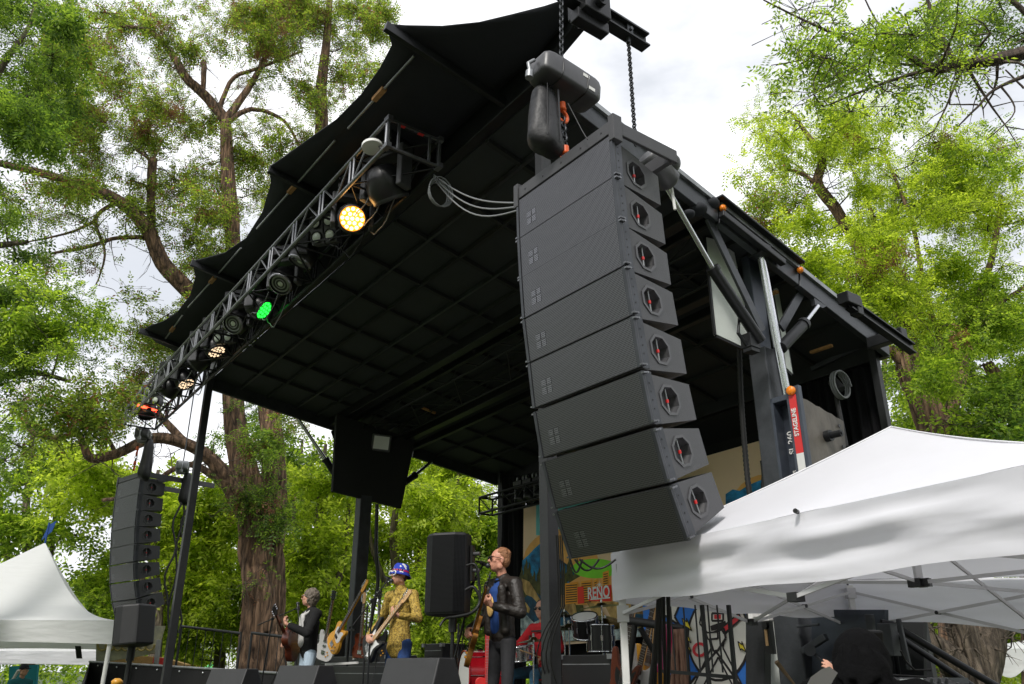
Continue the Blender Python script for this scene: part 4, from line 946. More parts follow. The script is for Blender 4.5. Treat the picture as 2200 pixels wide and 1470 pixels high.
# ------------------------------------------------------------ people
def fuse(b, name, m, parent, vox=.009, smooth=6, loc=None):
    me = bpy.data.meshes.new('tmp'); me.from_pydata([tuple(v) for v in b.v], [], b.f)
    o = bpy.data.objects.new('tmp', me); C.objects.link(o)
    r = o.modifiers.new('r', 'REMESH'); r.mode = 'VOXEL'; r.voxel_size = vox; r.use_smooth_shade = True
    s_ = o.modifiers.new('s', 'SMOOTH'); s_.iterations = smooth; s_.factor = .5
    dg = bpy.context.evaluated_depsgraph_get(); me2 = bpy.data.meshes.new_from_object(o.evaluated_get(dg)); me2.name = name
    bpy.data.objects.remove(o); bpy.data.meshes.remove(me)
    me2.materials.clear(); me2.materials.append(m); me2.polygons.foreach_set('use_smooth', [True] * len(me2.polygons))
    o = bpy.data.objects.new(name, me2); C.objects.link(o); o.parent = parent; return o
V = Vector
def hand(b, wrist, dirn, palm_n, curl=.9, side=1, k=1.0):
    """palm plus five bent fingers; dirn points from wrist to fingers, palm_n out of the palm, side = thumb side"""
    d = V(dirn).normalized(); n_ = V(palm_n); n_ = (n_ - d * n_.dot(d)).normalized(); a = d.cross(n_) * side; w_ = V(wrist)
    b.caps(w_, .026 * k, w_ + d * .03 * k, .027 * k, sq=1.2)
    b.ell(w_ + d * .055 * k, (.047 * k, .042 * k, .02 * k), Matrix((d, a, d.cross(a))).transposed().to_quaternion(), 12, 8)
    for i, (off, ln) in enumerate(((.031, .072), (.011, .08), (-.010, .074), (-.030, .06))):
        p = w_ + d * (.09 - .006 * abs(i - 1)) * k + a * off * k; ang = 0; c = curl * (1 + .08 * i)
        for j, f in enumerate((.45, .32, .23)):
            ang += c * (.75 if j == 0 else .85); dd = d * math.cos(ang) + n_ * math.sin(ang); q = p + dd * ln * f * k
            b.caps(p, (.0095 - j * .0008) * k, q, (.0088 - j * .0008) * k, 8); p = q
    p = w_ + d * .035 * k + a * .035 * k; q = p + (d * .6 + a * .55 + n_ * .45).normalized() * .038 * k; r_ = q + (d * .75 + n_ * .55).normalized() * .032 * k
    b.caps(p, .012 * k, q, .011 * k, 8); b.caps(q, .011 * k, r_, .009 * k, 8)
def head_blob(b, c, q, k=1.0, jaw=1.0):
    T = lambda v: c + q @ (V(v) * k)
    b.ell(T((0, .012, .035)), (.076 * k, .095 * k, .088 * k), q); b.ell(T((0, -.028, -.03)), (.062 * k, .068 * k, .085 * k), q); b.ell(T((0, -.052, -.082)), (.034 * jaw * k, .032 * k, .026 * k), q)
    b.caps(T((0, -.085, .015)), .009 * k, T((0, -.108, -.018)), .0135 * k, 8); b.ell(T((.013, -.096, -.02)), (.009 * k,) * 3); b.ell(T((-.013, -.096, -.02)), (.009 * k,) * 3)
    b.caps(T((-.035, -.082, .034)), .01 * k, T((.035, -.082, .034)), .01 * k, 8)
    b.caps(T((-.018, -.088, -.052)), .008 * k, T((.018, -.088, -.052)), .008 * k, 8); b.caps(T((-.016, -.083, -.064)), .008 * k, T((.016, -.083, -.064)), .008 * k, 8)
    for sx in (-1, 1):
        b.ell(T((sx * .078, .01, -.005)), (.008 * k, .018 * k, .03 * k), q, 10, 8); b.ell(T((sx * .045, -.06, -.012)), (.022 * k, .022 * k, .02 * k), q, 10, 8)
        b.ell(T((sx * .058, -.0, -.06)), (.014 * k, .03 * k, .03 * k), q, 10, 8)
def limb3(b, p0, p1, p2, r0, r1, r2, r3, sq=1.0):
    b.caps(p0, r0, p1, r1, 12, sq); b.caps(p1, r1 * .98, p2, r3, 12, sq)
    m_ = V(p1).lerp(V(p2), .32); b.caps(p1, r1, m_, r2, 12, sq)
def human(name_label, loc, rz, J, outfit, group=None):
    t = thing('person', name_label, 'person', loc, group, (0, 0, rz)); K = J.get('k', 1.0)
    hq = Euler(J.get('head_rot', (0, 0, 0))).to_quaternion(); hc = V(J['head']); nk = V(J['neck'])
    b = MB(); head_blob(b, hc, hq)
    b.caps(nk - V((0, -.005, .05)), .058, hc + V((0, .015, -.07)), .052)
    pel, ch = V(J['pelvis']), V(J['chest'])
    b.caps(pel, .115, pel.lerp(ch, .55), .105, 14, .72, (1, 0, 0)); b.caps(pel.lerp(ch, .5), .105, ch, .13, 14, .7, (1, 0, 0)); b.caps(ch, .13, nk - V((0, 0, .05)), .075, 14, .7, (1, 0, 0))
    for sd_ in ('L', 'R'):
        sh, el, wr = V(J['sh' + sd_]), V(J['el' + sd_]), V(J['wr' + sd_]); b.caps(nk - V((0, 0, .06)), .05, sh, .056)
        limb3(b, sh, el, wr, .05, .036, .038, .025)
        hip, kn, an = V(J['hip' + sd_]), V(J['kn' + sd_]), V(J['an' + sd_]); limb3(b, hip, kn, an, .078, .05, .052, .035)
        b.caps(an, .034, an + V((0, -.13, -.055)), .032)
        hd = J['hand' + sd_]; hand(b, wr, hd[0], hd[1], hd[2], 1 if hd[3] > 0 else -1)
    fuse(b, 'body', M[outfit.get('skin', 'skin')], t, .0065, 4)
    return t, hc, hq
def sleeve(b, J, sd_, r, end=1.0, folds=5, seed=0):
    rr = random.Random(seed); sh, el, wr = V(J['sh' + sd_]), V(J['el' + sd_]), V(J['wr' + sd_])
    b.caps(sh, r, el, r * .82); 
    if end > 1: 
        e = el.lerp(wr, end - 1); b.caps(el, r * .84, e, r * .62)
        for i in range(folds): q = el.lerp(e, (i + .3) / folds); b.ell(q + V((rr.uniform(-.01, .01), rr.uniform(-.01, .01), 0)), (r * .76, r * .76, r * .4), Euler((rr.uniform(-.4, .4), rr.uniform(-.4, .4), 0)).to_quaternion(), 12, 8)
    for i in range(folds): q = sh.lerp(el, (i + .5) / folds); b.ell(q, (r * .97, r * .96, r * .45), Euler((rr.uniform(-.5, .5), rr.uniform(-.5, .5), 0)).to_quaternion(), 12, 8)
def torso(b, J, r, hem, wsc=.72, flare=0):
    pel, ch, nk = V(J['pelvis']), V(J['chest']), V(J['neck']); h = pel.copy(); h.z = hem
    b.caps(h, .125 + r + flare, pel.lerp(ch, .4), .115 + r, 16, wsc, (1, 0, 0)); b.caps(pel.lerp(ch, .35), .115 + r, ch, .14 + r, 16, wsc, (1, 0, 0)); b.caps(ch, .138 + r, nk - V((0, 0, .07)), .08 + r, 16, wsc, (1, 0, 0))
    for sd_ in ('L', 'R'): b.caps(nk - V((0, 0, .07)), .05 + r, V(J['sh' + sd_]), .056 + r)
def legs(b, J, r, top=0, ankle=.95, flare=0, seed=1):
    rr = random.Random(seed); pel = V(J['pelvis'])
    b.caps(pel + V((0, 0, -.02)), .125 + r * .5, pel + V((0, 0, .06 + top)), .115 + r * .5, 14, .75, (1, 0, 0))
    for sd_ in ('L', 'R'):
        hip, kn, an = V(J['hip' + sd_]), V(J['kn' + sd_]), V(J['an' + sd_]); e = kn.lerp(an, ankle)
        b.caps(hip, .088 + r, kn, .058 + r); b.caps(kn, .058 + r, e, .048 + r + flare)
        for i in range(5): q = kn.lerp(e, (i + .2) / 5); k_ = .056 + r + flare * i / 5; b.ell(q, (k_, k_, .02), Euler((rr.uniform(-.4, .4), rr.uniform(-.4, .4), 0)).to_quaternion(), 12, 8)
def shades(t, hc, hq, m='glass_dark', frame='plastic_black', r=.024, rim=None):
    T = lambda v: hc + hq @ V(v); b = MB()
    for sx in (-1, 1): b.ell(T((sx * .034, -.1, .012)), (r * 1.15, .007, r), hq, 16, 8)
    g = b.build('sunglasses', M[m], t, world=False)
    b = MB(); b.tube([T((-.012, -.106, .02)), T((.012, -.106, .02))], .003, 6)
    for sx in (-1, 1): b.tube([T((sx * .06, -.092, .02)), T((sx * .078, -.03, .018)), T((sx * .082, .01, .008))], .0028, 6)
    if rim:
        for sx in (-1, 1): b.tube([T((sx * .034 + r * 1.25 * math.cos(a), -.104, .012 + r * 1.05 * math.sin(a))) for a in [k * math.pi / 8 for k in range(17)]], .0085, 6, cap=False)
    b.build('glasses_frame', M[frame], g, world=False)
def hair(t, hc, hq, m, style, seed=0):
    rr = random.Random(seed); T = lambda v: hc + hq @ V(v); b = MB()
    if style == 'short':
        b.ell(T((0, .028, .052)), (.081, .090, .080), hq); b.ell(T((0, .055, .01)), (.076, .06, .08), hq)
        for i in range(60): a = rr.uniform(-2.6, 2.6); e = rr.uniform(.35, 1.3); b.ell(T((.078 * math.cos(e) * math.sin(a), .03 + .088 * math.cos(e) * math.cos(a), .05 + .08 * math.sin(e))), (.013,) * 3, None, 8, 6)
    else:
        b.ell(T((0, .02, .05)), (.093, .105, .088), hq); b.ell(T((0, .06, -.02)), (.09, .065, .115), hq)
        for i in range(130):
            a = rr.uniform(-2.5, 2.5); e = rr.uniform(-1.0, 1.4); 
            if abs(a) > 2.0 and e < .5: continue
            b.ell(T((.094 * math.cos(e) * math.sin(a), .03 + .10 * math.cos(e) * math.cos(a), .02 + .105 * math.sin(e))), (.02, .02, .024), None, 8, 6)
    o = fuse(b, 'hair', M[m], t, .006, 1)
def place(px, py, tt): s_, t_, h_ = st(P(px, py, t=tt)); return S(s_, t_, DECK)
base_J = dict(pelvis=(0, 0, .96), chest=(0, -.01, 1.3), neck=(0, .0, 1.54), head=(0, -.045, 1.68), shL=(.19, 0, 1.44), shR=(-.19, 0, 1.44), hipL=(.09, 0, .9), hipR=(-.09, 0, .9), knL=(.13, -.05, .5), knR=(-.12, -.02, .5), anL=(.16, .02, .09), anR=(-.14, .03, .09))
# -- singer in the leather jacket
J = dict(base_J, elL=(.33, -.05, 1.17), wrL=(.17, -.27, 1.23), elR=(-.30, .03, 1.15), wrR=(-.27, -.22, 1.02), handL=((-.5, -.3, .45), (-.3, .3, .3), 1.1, -1), handR=((.55, -.55, -.2), (.2, .6, -.3), .7, 1), head_rot=(R(-6), 0, R(-20)), head=(-.0, -.05, 1.675))
p1 = place(1080, 1300, 4.9); print('singer', st(p1))
RZ1 = RZ + R(3); p1.z += .03
t, hc, hq = human('singer in a black leather jacket and sunglasses playing a sunburst guitar', p1, RZ1, J, dict(skin='skin_red'))
b = MB(); torso(b, J, .022, 1.0, .78); sleeve(b, J, 'L', .074, 1.85, 6, 1); sleeve(b, J, 'R', .074, 1.85, 6, 2)
for sx in (-1, 1): b.caps((sx * .13, -.07, 1.02), .05, (sx * .11, -.10, 1.4), .045)
fuse(b, 'leather_jacket', M['leather'], t, .009, 3)
b = MB(); b.caps((0, -.085, 1.04), .07, (0, -.10, 1.36), .075, 12, .6, (1, 0, 0)); b.caps((0, -.09, 1.36), .06, (0, -.05, 1.47), .055, 12, .7, (1, 0, 0)); fuse(b, 'shirt', M['blue_cloth'], t, .008, 3)
b = MB(); b.ell((-.01, -.148, 1.24), (.055, .012, .10)); b.build('shirt_print', M['gold_print'], t, world=False)
b = MB(); legs(b, J, -.004, .04); fuse(b, 'jeans', M['black_jeans'], t, .009, 3)
b = MB()
for a in ('anL', 'anR'): q = V(J[a]); b.caps(q + V((0, .03, -.04)), .045, q + V((0, -.15, -.05)), .038, 12, .8)
fuse(b, 'shoes', M['plastic_black'], t, .009, 2)
hair(t, hc, hq, 'hair_sandy', 'short', 1); shades(t, hc, hq)
b = MB(); T = lambda v: hc + hq @ V(v); b.ell(T((0, -.093, -.058)), (.02, .006, .006), hq, 10, 6); b.build('teeth', M['white_plastic'], t, world=False)
b = MB(); b.tube([(.09, -.02, 1.5), (.0, -.1, 1.47), (-.09, -.02, 1.5)], .012, 6); b.build('collar', M['plastic_black'], t, world=False)
singer = (p1, RZ1, J)
# -- bass player in the bucket hat
J = dict(base_J, elL=(.34, -.06, 1.18), wrL=(.27, -.30, 1.20), elR=(-.33, .02, 1.17), wrR=(-.27, -.24, .99), handL=((-.35, -.45, .35), (-.3, .35, .35), 1.0, -1), handR=((.6, -.5, -.25), (.2, .6, -.3), .6, 1), head_rot=(R(-4), 0, R(-8)), head=(0, -.05, 1.675))
p2 = place(862, 1290, 4.9); p2.z += .06; print('bass', st(p2)); RZ2 = RZ + R(16)
t, hc, hq = human('bass player in a gold leopard shirt, blue bucket hat and white sunglasses', p2, RZ2, J, {})
b = MB(); torso(b, J, .016, .90, .78, .03); sleeve(b, J, 'L', .066, 1.9, 5, 3); sleeve(b, J, 'R', .066, 1.9, 5, 4); b.caps((0, -.03, 1.47), .07, (0, -.02, 1.53), .066); fuse(b, 'shirt', M['leopard'], t, .008, 2)
b = MB(); legs(b, J, .002, .0, 1.0, .03); fuse(b, 'jeans', M['denim_blue'], t, .009, 3)
b = MB()
for a in ('anL', 'anR'): q = V(J[a]); b.caps(q + V((0, .03, -.04)), .045, q + V((0, -.15, -.05)), .038, 12, .8)
fuse(b, 'shoes', M['plastic_black'], t, .009, 2)
T = lambda v: hc + hq @ V(v)
b = MB(); b.lathe(T((0, .015, .03)), hq @ V((0, .12, 1)), [(-.045, .135), (-.04, .14), (.0, .105), (.02, .1), (.075, .09), (.098, .075), (.105, .03), (.106, 0)], 28, cap=False); h_ = b.build('bucket_hat', M['hat_print'], t, world=False); sm = h_.modifiers.new('t', 'SOLIDIFY'); sm.thickness = .006
b = MB(); b.lathe(T((0, .015, .03)), hq @ V((0, .12, 1)), [(.0, .108), (.022, .104)], 28, cap=False); b.build('hat_band', M['scarf'], h_, world=False)
shades(t, hc, hq, 'glass_dark', 'white_plastic', .024, rim=True)
hair(t, hc, hq, 'hair_dark', 'short', 5)
b = MB(); b.tube([(.13, .09, 1.46), (.15, -.04, 1.485), (.11, -.12, 1.38), (-.02, -.15, 1.18), (-.18, -.17, 1.02)], .004, 6)
vs = []; pts = [V((.14, .10, 1.40)), V((.155, -.02, 1.49)), V((.12, -.125, 1.38)), V((.03, -.155, 1.22)), V((-.1, -.175, 1.08))]
b = MB()
for i in range(4): b.beam(pts[i], pts[i + 1], .05, .006, up=(-.3, -1, .2))
strap = b.build('guitar_strap', M['plastic_grey'], t, world=False)
bass = (p2, RZ2, J)
# -- acoustic guitar player on the left
J = dict(base_J, elL=(.27, -.14, 1.18), wrL=(.14, -.40, 1.30), elR=(-.34, -.02, 1.2), wrR=(-.33, -.25, 1.06), handL=((-.5, -.1, .4), (-.1, .4, .3), 1.0, -1), handR=((.6, -.5, -.1), (.2, .6, -.3), .6, 1), head_rot=(R(-4), 0, R(-36)), head=(-.01, -.05, 1.67))
p3 = place(668, 1340, 4.95); p3.z -= .02; RZ3 = RZ - R(4); print('left', st(p3))
t, hc, hq = human('grey-haired player in a black velvet jacket and pale jeans with an acoustic guitar', p3, RZ3, J, {})
b = MB(); torso(b, J, .026, .98, .8, .0); sleeve(b, J, 'L', .078, 1.8, 3, 6); sleeve(b, J, 'R', .078, 1.75, 3, 7); fuse(b, 'velvet_jacket', M['velvet'], t, .01, 4)
b = MB(); b.caps((-.02, -.11, 1.08), .085, (-.02, -.125, 1.38), .08, 12, .5, (1, 0, 0)); b.tube([(.09, -.03, 1.5), (.0, -.13, 1.42), (-.09, -.03, 1.5)], .022, 8); fuse(b, 'shirt', M['tent_inner'], t, .008, 3)
b = MB(); legs(b, J, .004, -.02, 1.0, .0); fuse(b, 'jeans', M['denim_light'], t, .009, 3)
b = MB(); b.tube([(.13 * math.cos(a), -.005 + .098 * math.sin(a), .945) for a in [k * math.pi / 10 for k in range(21)]], .014, 6, cap=False); b.build('belt', M['plastic_black'], t, world=False)
hair(t, hc, hq, 'hair_brown', 'long', 9); shades(t, hc, hq, 'sunburst', 'chrome', .022)
left = (p3, RZ3, J)
# -- drummer, seated
J = dict(pelvis=(0, .05, .62), chest=(0, 0, .96), neck=(0, .0, 1.19), head=(0, -.04, 1.345), shL=(.2, 0, 1.11), shR=(-.2, 0, 1.11), elL=(.31, -.05, .86), wrL=(.27, -.27, .74), elR=(-.33, -.13, .9), wrR=(-.42, -.36, .86), hipL=(.1, .02, .6), hipR=(-.1, .02, .6), knL=(.22, -.42, .56), knR=(-.2, -.42, .56), anL=(.22, -.42, .12), anR=(-.2, -.45, .12),
         handL=((-.3, -.8, 0), (0, 0, -1), 1.0, 1), handR=((-.3, -.9, .1), (0, 0, -1), 1.0, -1), head_rot=(0, 0, R(12)))
sd4, td4, hd4 = st(P(1168, 1308, t=7.0)); p4 = S(sd4, td4, hd4 - 1.36); print('drummer', st(p4)); RZ4 = RZ + R(8)
t, hc, hq = human('drummer in a red shirt and dark sunglasses seated behind the drum kit', p4, RZ4, J, {})
b = MB(); torso(b, J, .02, .56, .8, .01); sleeve(b, J, 'L', .078, .9, 3, 11); sleeve(b, J, 'R', .078, .9, 3, 12); fuse(b, 'red_shirt', M['red_cloth'], t, .009, 3)
b = MB(); legs(b, J, .004, -.03); fuse(b, 'jeans', M['denim_teal'], t, .01, 3)
b = MB(); b.beam((-.1, -.125, 1.08), (.1, -.125, 1.08), .02, .02); b.bx((-.13, -.13, .99), (.012, .01, .04)); b.build('shirt_trim', M['plastic_black'], t, world=False)
b = MB(); q = V(J['wrR']); d_ = (V(J['wrR']) - V(J['elR'])).normalized(); b.cyl(q - d_ * .035, q - d_ * .015, .031); b.build('wristband', M['tele_wood'], t, world=False)
hair(t, hc, hq, 'hair_dark', 'short', 13); shades(t, hc, hq, 'glass_dark', 'plastic_black', .022)
drummer = (p4, RZ4, J)
# -- hooded technician in the right foreground, seen from behind
pc = P(1850, 1420, z=3.55); s_, t_, h_ = st(pc); p5 = V((pc.x, pc.y, .07)); print('hood', pc)
J = dict(pelvis=(0, 0, .98), chest=(0, .02, 1.32), neck=(0, .0, 1.5), head=(0, -.07, 1.59), shL=(.2, .03, 1.46), shR=(-.2, .03, 1.46), elL=(.30, -.12, 1.2), wrL=(.14, -.36, 1.36), elR=(-.28, -.1, 1.17), wrR=(-.1, -.34, 1.2), hipL=(.1, 0, .92), hipR=(-.1, 0, .92), knL=(.12, -.02, .5), knR=(-.12, -.02, .5), anL=(.13, .03, .09), anR=(-.13, .03, .09),
         handL=((-.3, -.3, .8), (-.7, .2, 0), .9, -1), handR=((.3, -.6, .1), (0, .3, .9), .6, 1), head_rot=(R(14), 0, R(6)))
# faces away from the camera
_inv = Euler((0, 0, -(R(180) - R(24)))).to_matrix()
wl = _inv @ (P(1795, 1490, z=3.72) - p5); J['wrL'] = tuple(wl); J['elL'] = (wl.x + .12, wl.y + .02, wl.z - .26); J['handL'] = ((-.05, -.1, 1), (.8, -.3, 0), .5, -1)
t, hc, hq = human('person in a black hooded jacket seen from behind under the white tent, holding papers', p5, R(180) - R(24), J, {})
b = MB(); torso(b, J, .035, .9, .85); sleeve(b, J, 'L', .08, 1.85, 4, 21); sleeve(b, J, 'R', .08, 1.85, 4, 22)
b.ell((0, -.03, 1.60), (.125, .145, .155)); b.ell((0, .06, 1.56), (.118, .1, .12)); b.caps((0, .05, 1.43), .15, (0, .03, 1.57), .12, 16, .9, (1, 0, 0))
rr = random.Random(4)
for i in range(14): a = -1.2 + 2.4 * i / 13; b.caps((.105 * math.sin(a), .06 + .11 * math.cos(a) , 1.50 + rr.uniform(0, .06)), .014, (.09 * math.sin(a * .8), .04 + .1 * math.cos(a), 1.66 + rr.uniform(-.03, .03)), .008, 8)
fuse(b, 'hooded_jacket', M['hood_cloth'], t, .009, 2)
b = MB(); legs(b, J, .006); fuse(b, 'trousers', M['trouser_dark'], t, .012, 2)
# the sheets beside the hood
ph = P(1800, 1468, z=3.25); b = MB(); vs = []
p0 = P(1735, 1470, z=3.2)
shp = [(1733, 1472), (1742, 1455), (1765, 1438), (1782, 1432), (1800, 1446), (1790, 1462), (1775, 1490), (1750, 1492)]
b.prism([P(x, y, z=3.2 + .0015 * (y - 1440)) for x, y in shp], ray(1760, 1450).normalized() * .003)
tag(b.build('paper_sheets', M['paper'], loc=P(1765, 1470, z=3.2)), 'folded white paper sheets held beside the black hood', 'paper')
# ------------------------------------------------------------ instruments
def smooth_outline(pts, n=4):
    out = []; m_ = len(pts)
    for i in range(m_):
        p0, p1, p2, p3 = [V((q[0], q[1], 0)) for q in (pts[i - 1], pts[i], pts[(i + 1) % m_], pts[(i + 2) % m_])]
        for k in range(n):
            f = k / n; q = .5 * ((2 * p1) + (p2 - p0) * f + (2 * p0 - 5 * p1 + 4 * p2 - p3) * f * f + (3 * p1 - p0 - 3 * p2 + p3) * f ** 3); out.append((q.x, q.y))
    return out
OUT = {
 'tele': [(0, -.21), (.10, -.205), (.16, -.14), (.155, -.06), (.115, .01), (.12, .09), (.135, .14), (.11, .175), (.07, .15), (.035, .13), (-.03, .17), (-.10, .175), (-.135, .12), (-.115, .02), (-.155, -.06), (-.16, -.15), (-.09, -.205)],
 'bass': [(0, -.24), (.1, -.22), (.17, -.15), (.16, -.06), (.12, .02), (.14, .12), (.15, .2), (.115, .2), (.06, .12), (0, .1), (-.06, .15), (-.11, .28), (-.15, .27), (-.135, .1), (-.12, -.02), (-.165, -.12), (-.15, -.2), (-.08, -.235)],
 'semi': [(0, -.25), (.12, -.24), (.2, -.16), (.19, -.06), (.14, .02), (.16, .12), (.15, .2), (.11, .2), (.07, .14), (0, .12), (-.07, .14), (-.11, .2), (-.15, .2), (-.16, .12), (-.14, .02), (-.19, -.06), (-.2, -.16), (-.12, -.24)],
 'acoustic': [(0, -.26), (.12, -.25), (.2, -.17), (.19, -.07), (.13, .02), (.15, .13), (.12, .21), (.04, .235), (-.04, .235), (-.12, .21), (-.15, .13), (-.13, .02), (-.19, -.07), (-.2, -.17), (-.12, -.25)]}
def guitar(name, label, kind, c, neck, face, body_m='tele_wood', neck_m='maple', fret_m='maple', guard_m=None, neck_len=.62, group=None, cat='guitar', th=.045, k=1.0):
    d = V(neck).normalized(); f = V(face); f = (f - d * f.dot(d)).normalized(); x = d.cross(-f) * -1; x = (-f).cross(d).normalized()
    rot = Matrix((x, -f, d)).transposed(); t = thing(name, label, cat, c, group, tuple(rot.to_euler())); t.scale = (k, k, k); kw = dict(world=False)
    o = smooth_outline(OUT[kind]); b = MB(); b.prism([(p[0], -th / 2, p[1]) for p in o], (0, th, 0)); b.build('body', M[body_m], t, .006, **kw)
    z0 = .10; b = MB(); b.prism([(-.027, -th / 2 - .012, z0), (.027, -th / 2 - .012, z0), (.021, -th / 2 - .012, z0 + neck_len), (-.021, -th / 2 - .012, z0 + neck_len)], (0, .024, 0)); b.build('neck', M[neck_m], t, .004, **kw)
    b = MB(); b.prism([(-.026, -th / 2 - .0165, z0 - .04), (.026, -th / 2 - .0165, z0 - .04), (.021, -th / 2 - .0165, z0 + neck_len), (-.021, -th / 2 - .0165, z0 + neck_len)], (0, .004, 0)); b.build('fretboard', M[fret_m], t, **kw)
    b = MB()
    for i in range(20): z = z0 + neck_len * (1 - .5 ** (i / 12)) * 1.35; 
    for i in range(1, 20):
        z = z0 + neck_len - neck_len * 1.42 * (1 - .5 ** (i / 12))
        if z > z0 - .03: b.bx((0, -th / 2 - .0175, z), (.0215, .0012, .0016))
    b.build('frets', M['aluminium'], t, **kw)
    zt = z0 + neck_len
    if kind in ('tele', 'bass'): hp = [(-.021, zt), (.021, zt), (.03, zt + .02), (.035, zt + .05), (.03, zt + .16 if kind == 'tele' else zt + .19), (.0, zt + .19 if kind == 'tele' else zt + .22), (-.03, zt + .17), (-.028, zt + .04)]
    else: hp = [(-.021, zt), (.021, zt), (.036, zt + .04), (.04, zt + .16), (.015, zt + .15), (0, zt + .165), (-.015, zt + .15), (-.04, zt + .16), (-.036, zt + .04)]
    b = MB(); b.prism([(p[0], -th / 2 - .01, p[1]) for p in hp], (0, .015, 0)); b.build('headstock', M[neck_m if kind in ('tele', 'bass') else 'plastic_black'], t, .002, **kw)
    b = MB(); n = 6 if kind != 'bass' else 4
    for i in range(n):
        if kind in ('tele', 'bass'): q = (-.03, 0, zt + .04 + i * .13 / n); b.cyl((-.02, -th / 2, q[2]), (-.05, -th / 2, q[2]), .005, n=8); b.bx((-.055, -th / 2, q[2]), (.008 if kind != 'bass' else .014, .004, .006)); b.cyl((-.01, -th / 2 - .02, q[2]), (-.01, -th / 2 - .008, q[2]), .005, n=8)
        else: sx = -1 if i < 3 else 1; q = zt + .045 + (i % 3) * .042; b.cyl((sx * .03, -th / 2, q), (sx * .055, -th / 2, q), .004, n=8); b.bx((sx * .06, -th / 2, q), (.007, .004, .007)); b.cyl((sx * .022, -th / 2 - .02, q), (sx * .022, -th / 2 - .008, q), .005, n=8)
    b.build('tuners', M['chrome'], t, **kw)
    if kind == 'acoustic':
        b = MB(); b.lathe((0, -th / 2 - .001, .06), (0, -1, 0), [(0, .05), (.001, 0)], 24, cap=False); b.build('sound_hole', M['plastic_black'], t, **kw)
        b = MB(); b.bx((0, -th / 2 - .005, -.12), (.08, .006, .013)); b.build('bridge', M['rosewood'], t, **kw)
    else:
        if guard_m:
            g = {'tele': [(.0, -.03), (.07, -.05), (.11, .0), (.1, .08), (.11, .12), (.06, .115), (.03, .09), (-.03, .11), (-.08, .1), (-.07, .02)], 'bass': [(.02, -.14), (.1, -.17), (.13, -.12), (.09, -.02), (.1, .08), (.12, .15), (.06, .1), (-.03, .1), (-.08, .13), (-.07, .02), (-.02, -.05)]}.get(kind, [(.03, -.1), (.1, -.08), (.08, .0), (.05, .08), (.035, .08)])
            b = MB(); b.prism([(p[0], -th / 2 - .004, p[1]) for p in smooth_outline(g, 3)], (0, .003, 0)); b.build('pickguard', M[guard_m], t, **kw)
        b = MB(); b.bx((0, -th / 2 - .008, -.12), (.04, .007, .03)); b.build('bridge', M['chrome'], t, **kw)
        for z in ((-.02, .055) if kind == 'semi' else (.0,)): b = MB(); b.bx((0, -th / 2 - .008, z), (.036, .006, .017)); b.build('pickup', M['chrome' if kind == 'semi' else 'plastic_black'], t, .002, **kw)
        b = MB()
        for q in ((.09, -.1), (.11, -.14), (.07, -.17)): b.cyl((q[0], -th / 2 - .018, q[1]), (q[0], -th / 2, q[1]), .011, n=10)
        b.build('knobs', M['chrome' if kind != 'semi' else 'tele_wood'], t, **kw)
    b = MB()
    for i in range(6 if kind != 'bass' else 4): x_ = -.018 + i * (.036 / (5 if kind != 'bass' else 3)); b.beam((x_, -th / 2 - .022, -.12), (x_ * .75, -th / 2 - .021, zt), .0012, .0012)
    b.build('strings', M['aluminium'], t, **kw)
    return t
def loc2w(person, v): p, rz, _ = person; return p + Euler((0, 0, rz)).to_matrix() @ V(v)
def dir2w(person, v): return Euler((0, 0, person[1])).to_matrix() @ V(v)
J1 = singer[2]; a, c = V((-.20, -.20, .93)), V(J1['wrL']) + V((-.05, -.05, .01))
guitar('electric_guitar', 'sunburst electric guitar slung on the singer in the leather jacket', 'semi', loc2w(singer, a), dir2w(singer, (c - a)), dir2w(singer, (-.75, -.75, .1)), 'sunburst', 'sunburst', 'rosewood', None, .60, th=.055, k=.95)
J2 = bass[2]; a, c = V((-.19, -.22, .93)), V(J2['wrL']) + V((-.02, -.05, .0))
guitar('bass_guitar', 'white and black bass guitar held by the player in the bucket hat', 'bass', loc2w(bass, a), dir2w(bass, (c - a)), dir2w(bass, (-.15, -1, .1)), 'plastic_black', 'maple', 'maple', 'white_plastic', .70)
J3 = left[2]; a, c = V((-.14, -.21, 1.08)), V(J3['wrL']) + V((0, -.05, .03))
guitar('acoustic_guitar', 'brown acoustic guitar held by the grey-haired player', 'acoustic', loc2w(left, a), dir2w(left, (c - a)), dir2w(left, (-.6, -.8, .1)), 'cherry', 'cherry', 'rosewood', None, .5, th=.1)
# guitars on stands behind the players
def tpt(x, y, tt): return P(x, y, t=tt)
g0 = tpt(726, 1368, 5.6); g1 = tpt(752, 1310, 5.62)
guitar('electric_guitar', 'butterscotch electric guitar with a white pickguard leaning on a stand by the dark tower', 'tele', g0, (g1 - g0) + VV * .05, -VV - UV * .15 + ZV * .1, 'tele_wood', 'tele_wood', 'rosewood', 'tent_inner', .62, k=1.12)
t = thing('guitar_stand', 'black guitar stand holding the butterscotch guitar', 'guitar stand', S(st(g0)[0], 5.75, DECK))
b = MB(); q = S(st(g0)[0], 5.78, 0)
b.beam(q + ZV * DECK - UV * .25, q + ZV * DECK + UV * .25, .05, .03); b.beam(q + UV * .0 + ZV * DECK, q + ZV * 2.25, .03, .03); b.beam(q + ZV * 2.2 - UV * .2, q + ZV * 2.2 + UV * .22, .03, .03); b.build('frame', M['black_metal'], t)
b = MB(); b.beam(q + ZV * 1.35 - VV * .25 - UV * .1, q + ZV * 1.35 - UV * .1, .03, .03); b.beam(q + ZV * 1.35 - VV * .25 + UV * .1, q + ZV * 1.35 + UV * .1, .03, .03); b.build('cradle', M['black_metal'], t)
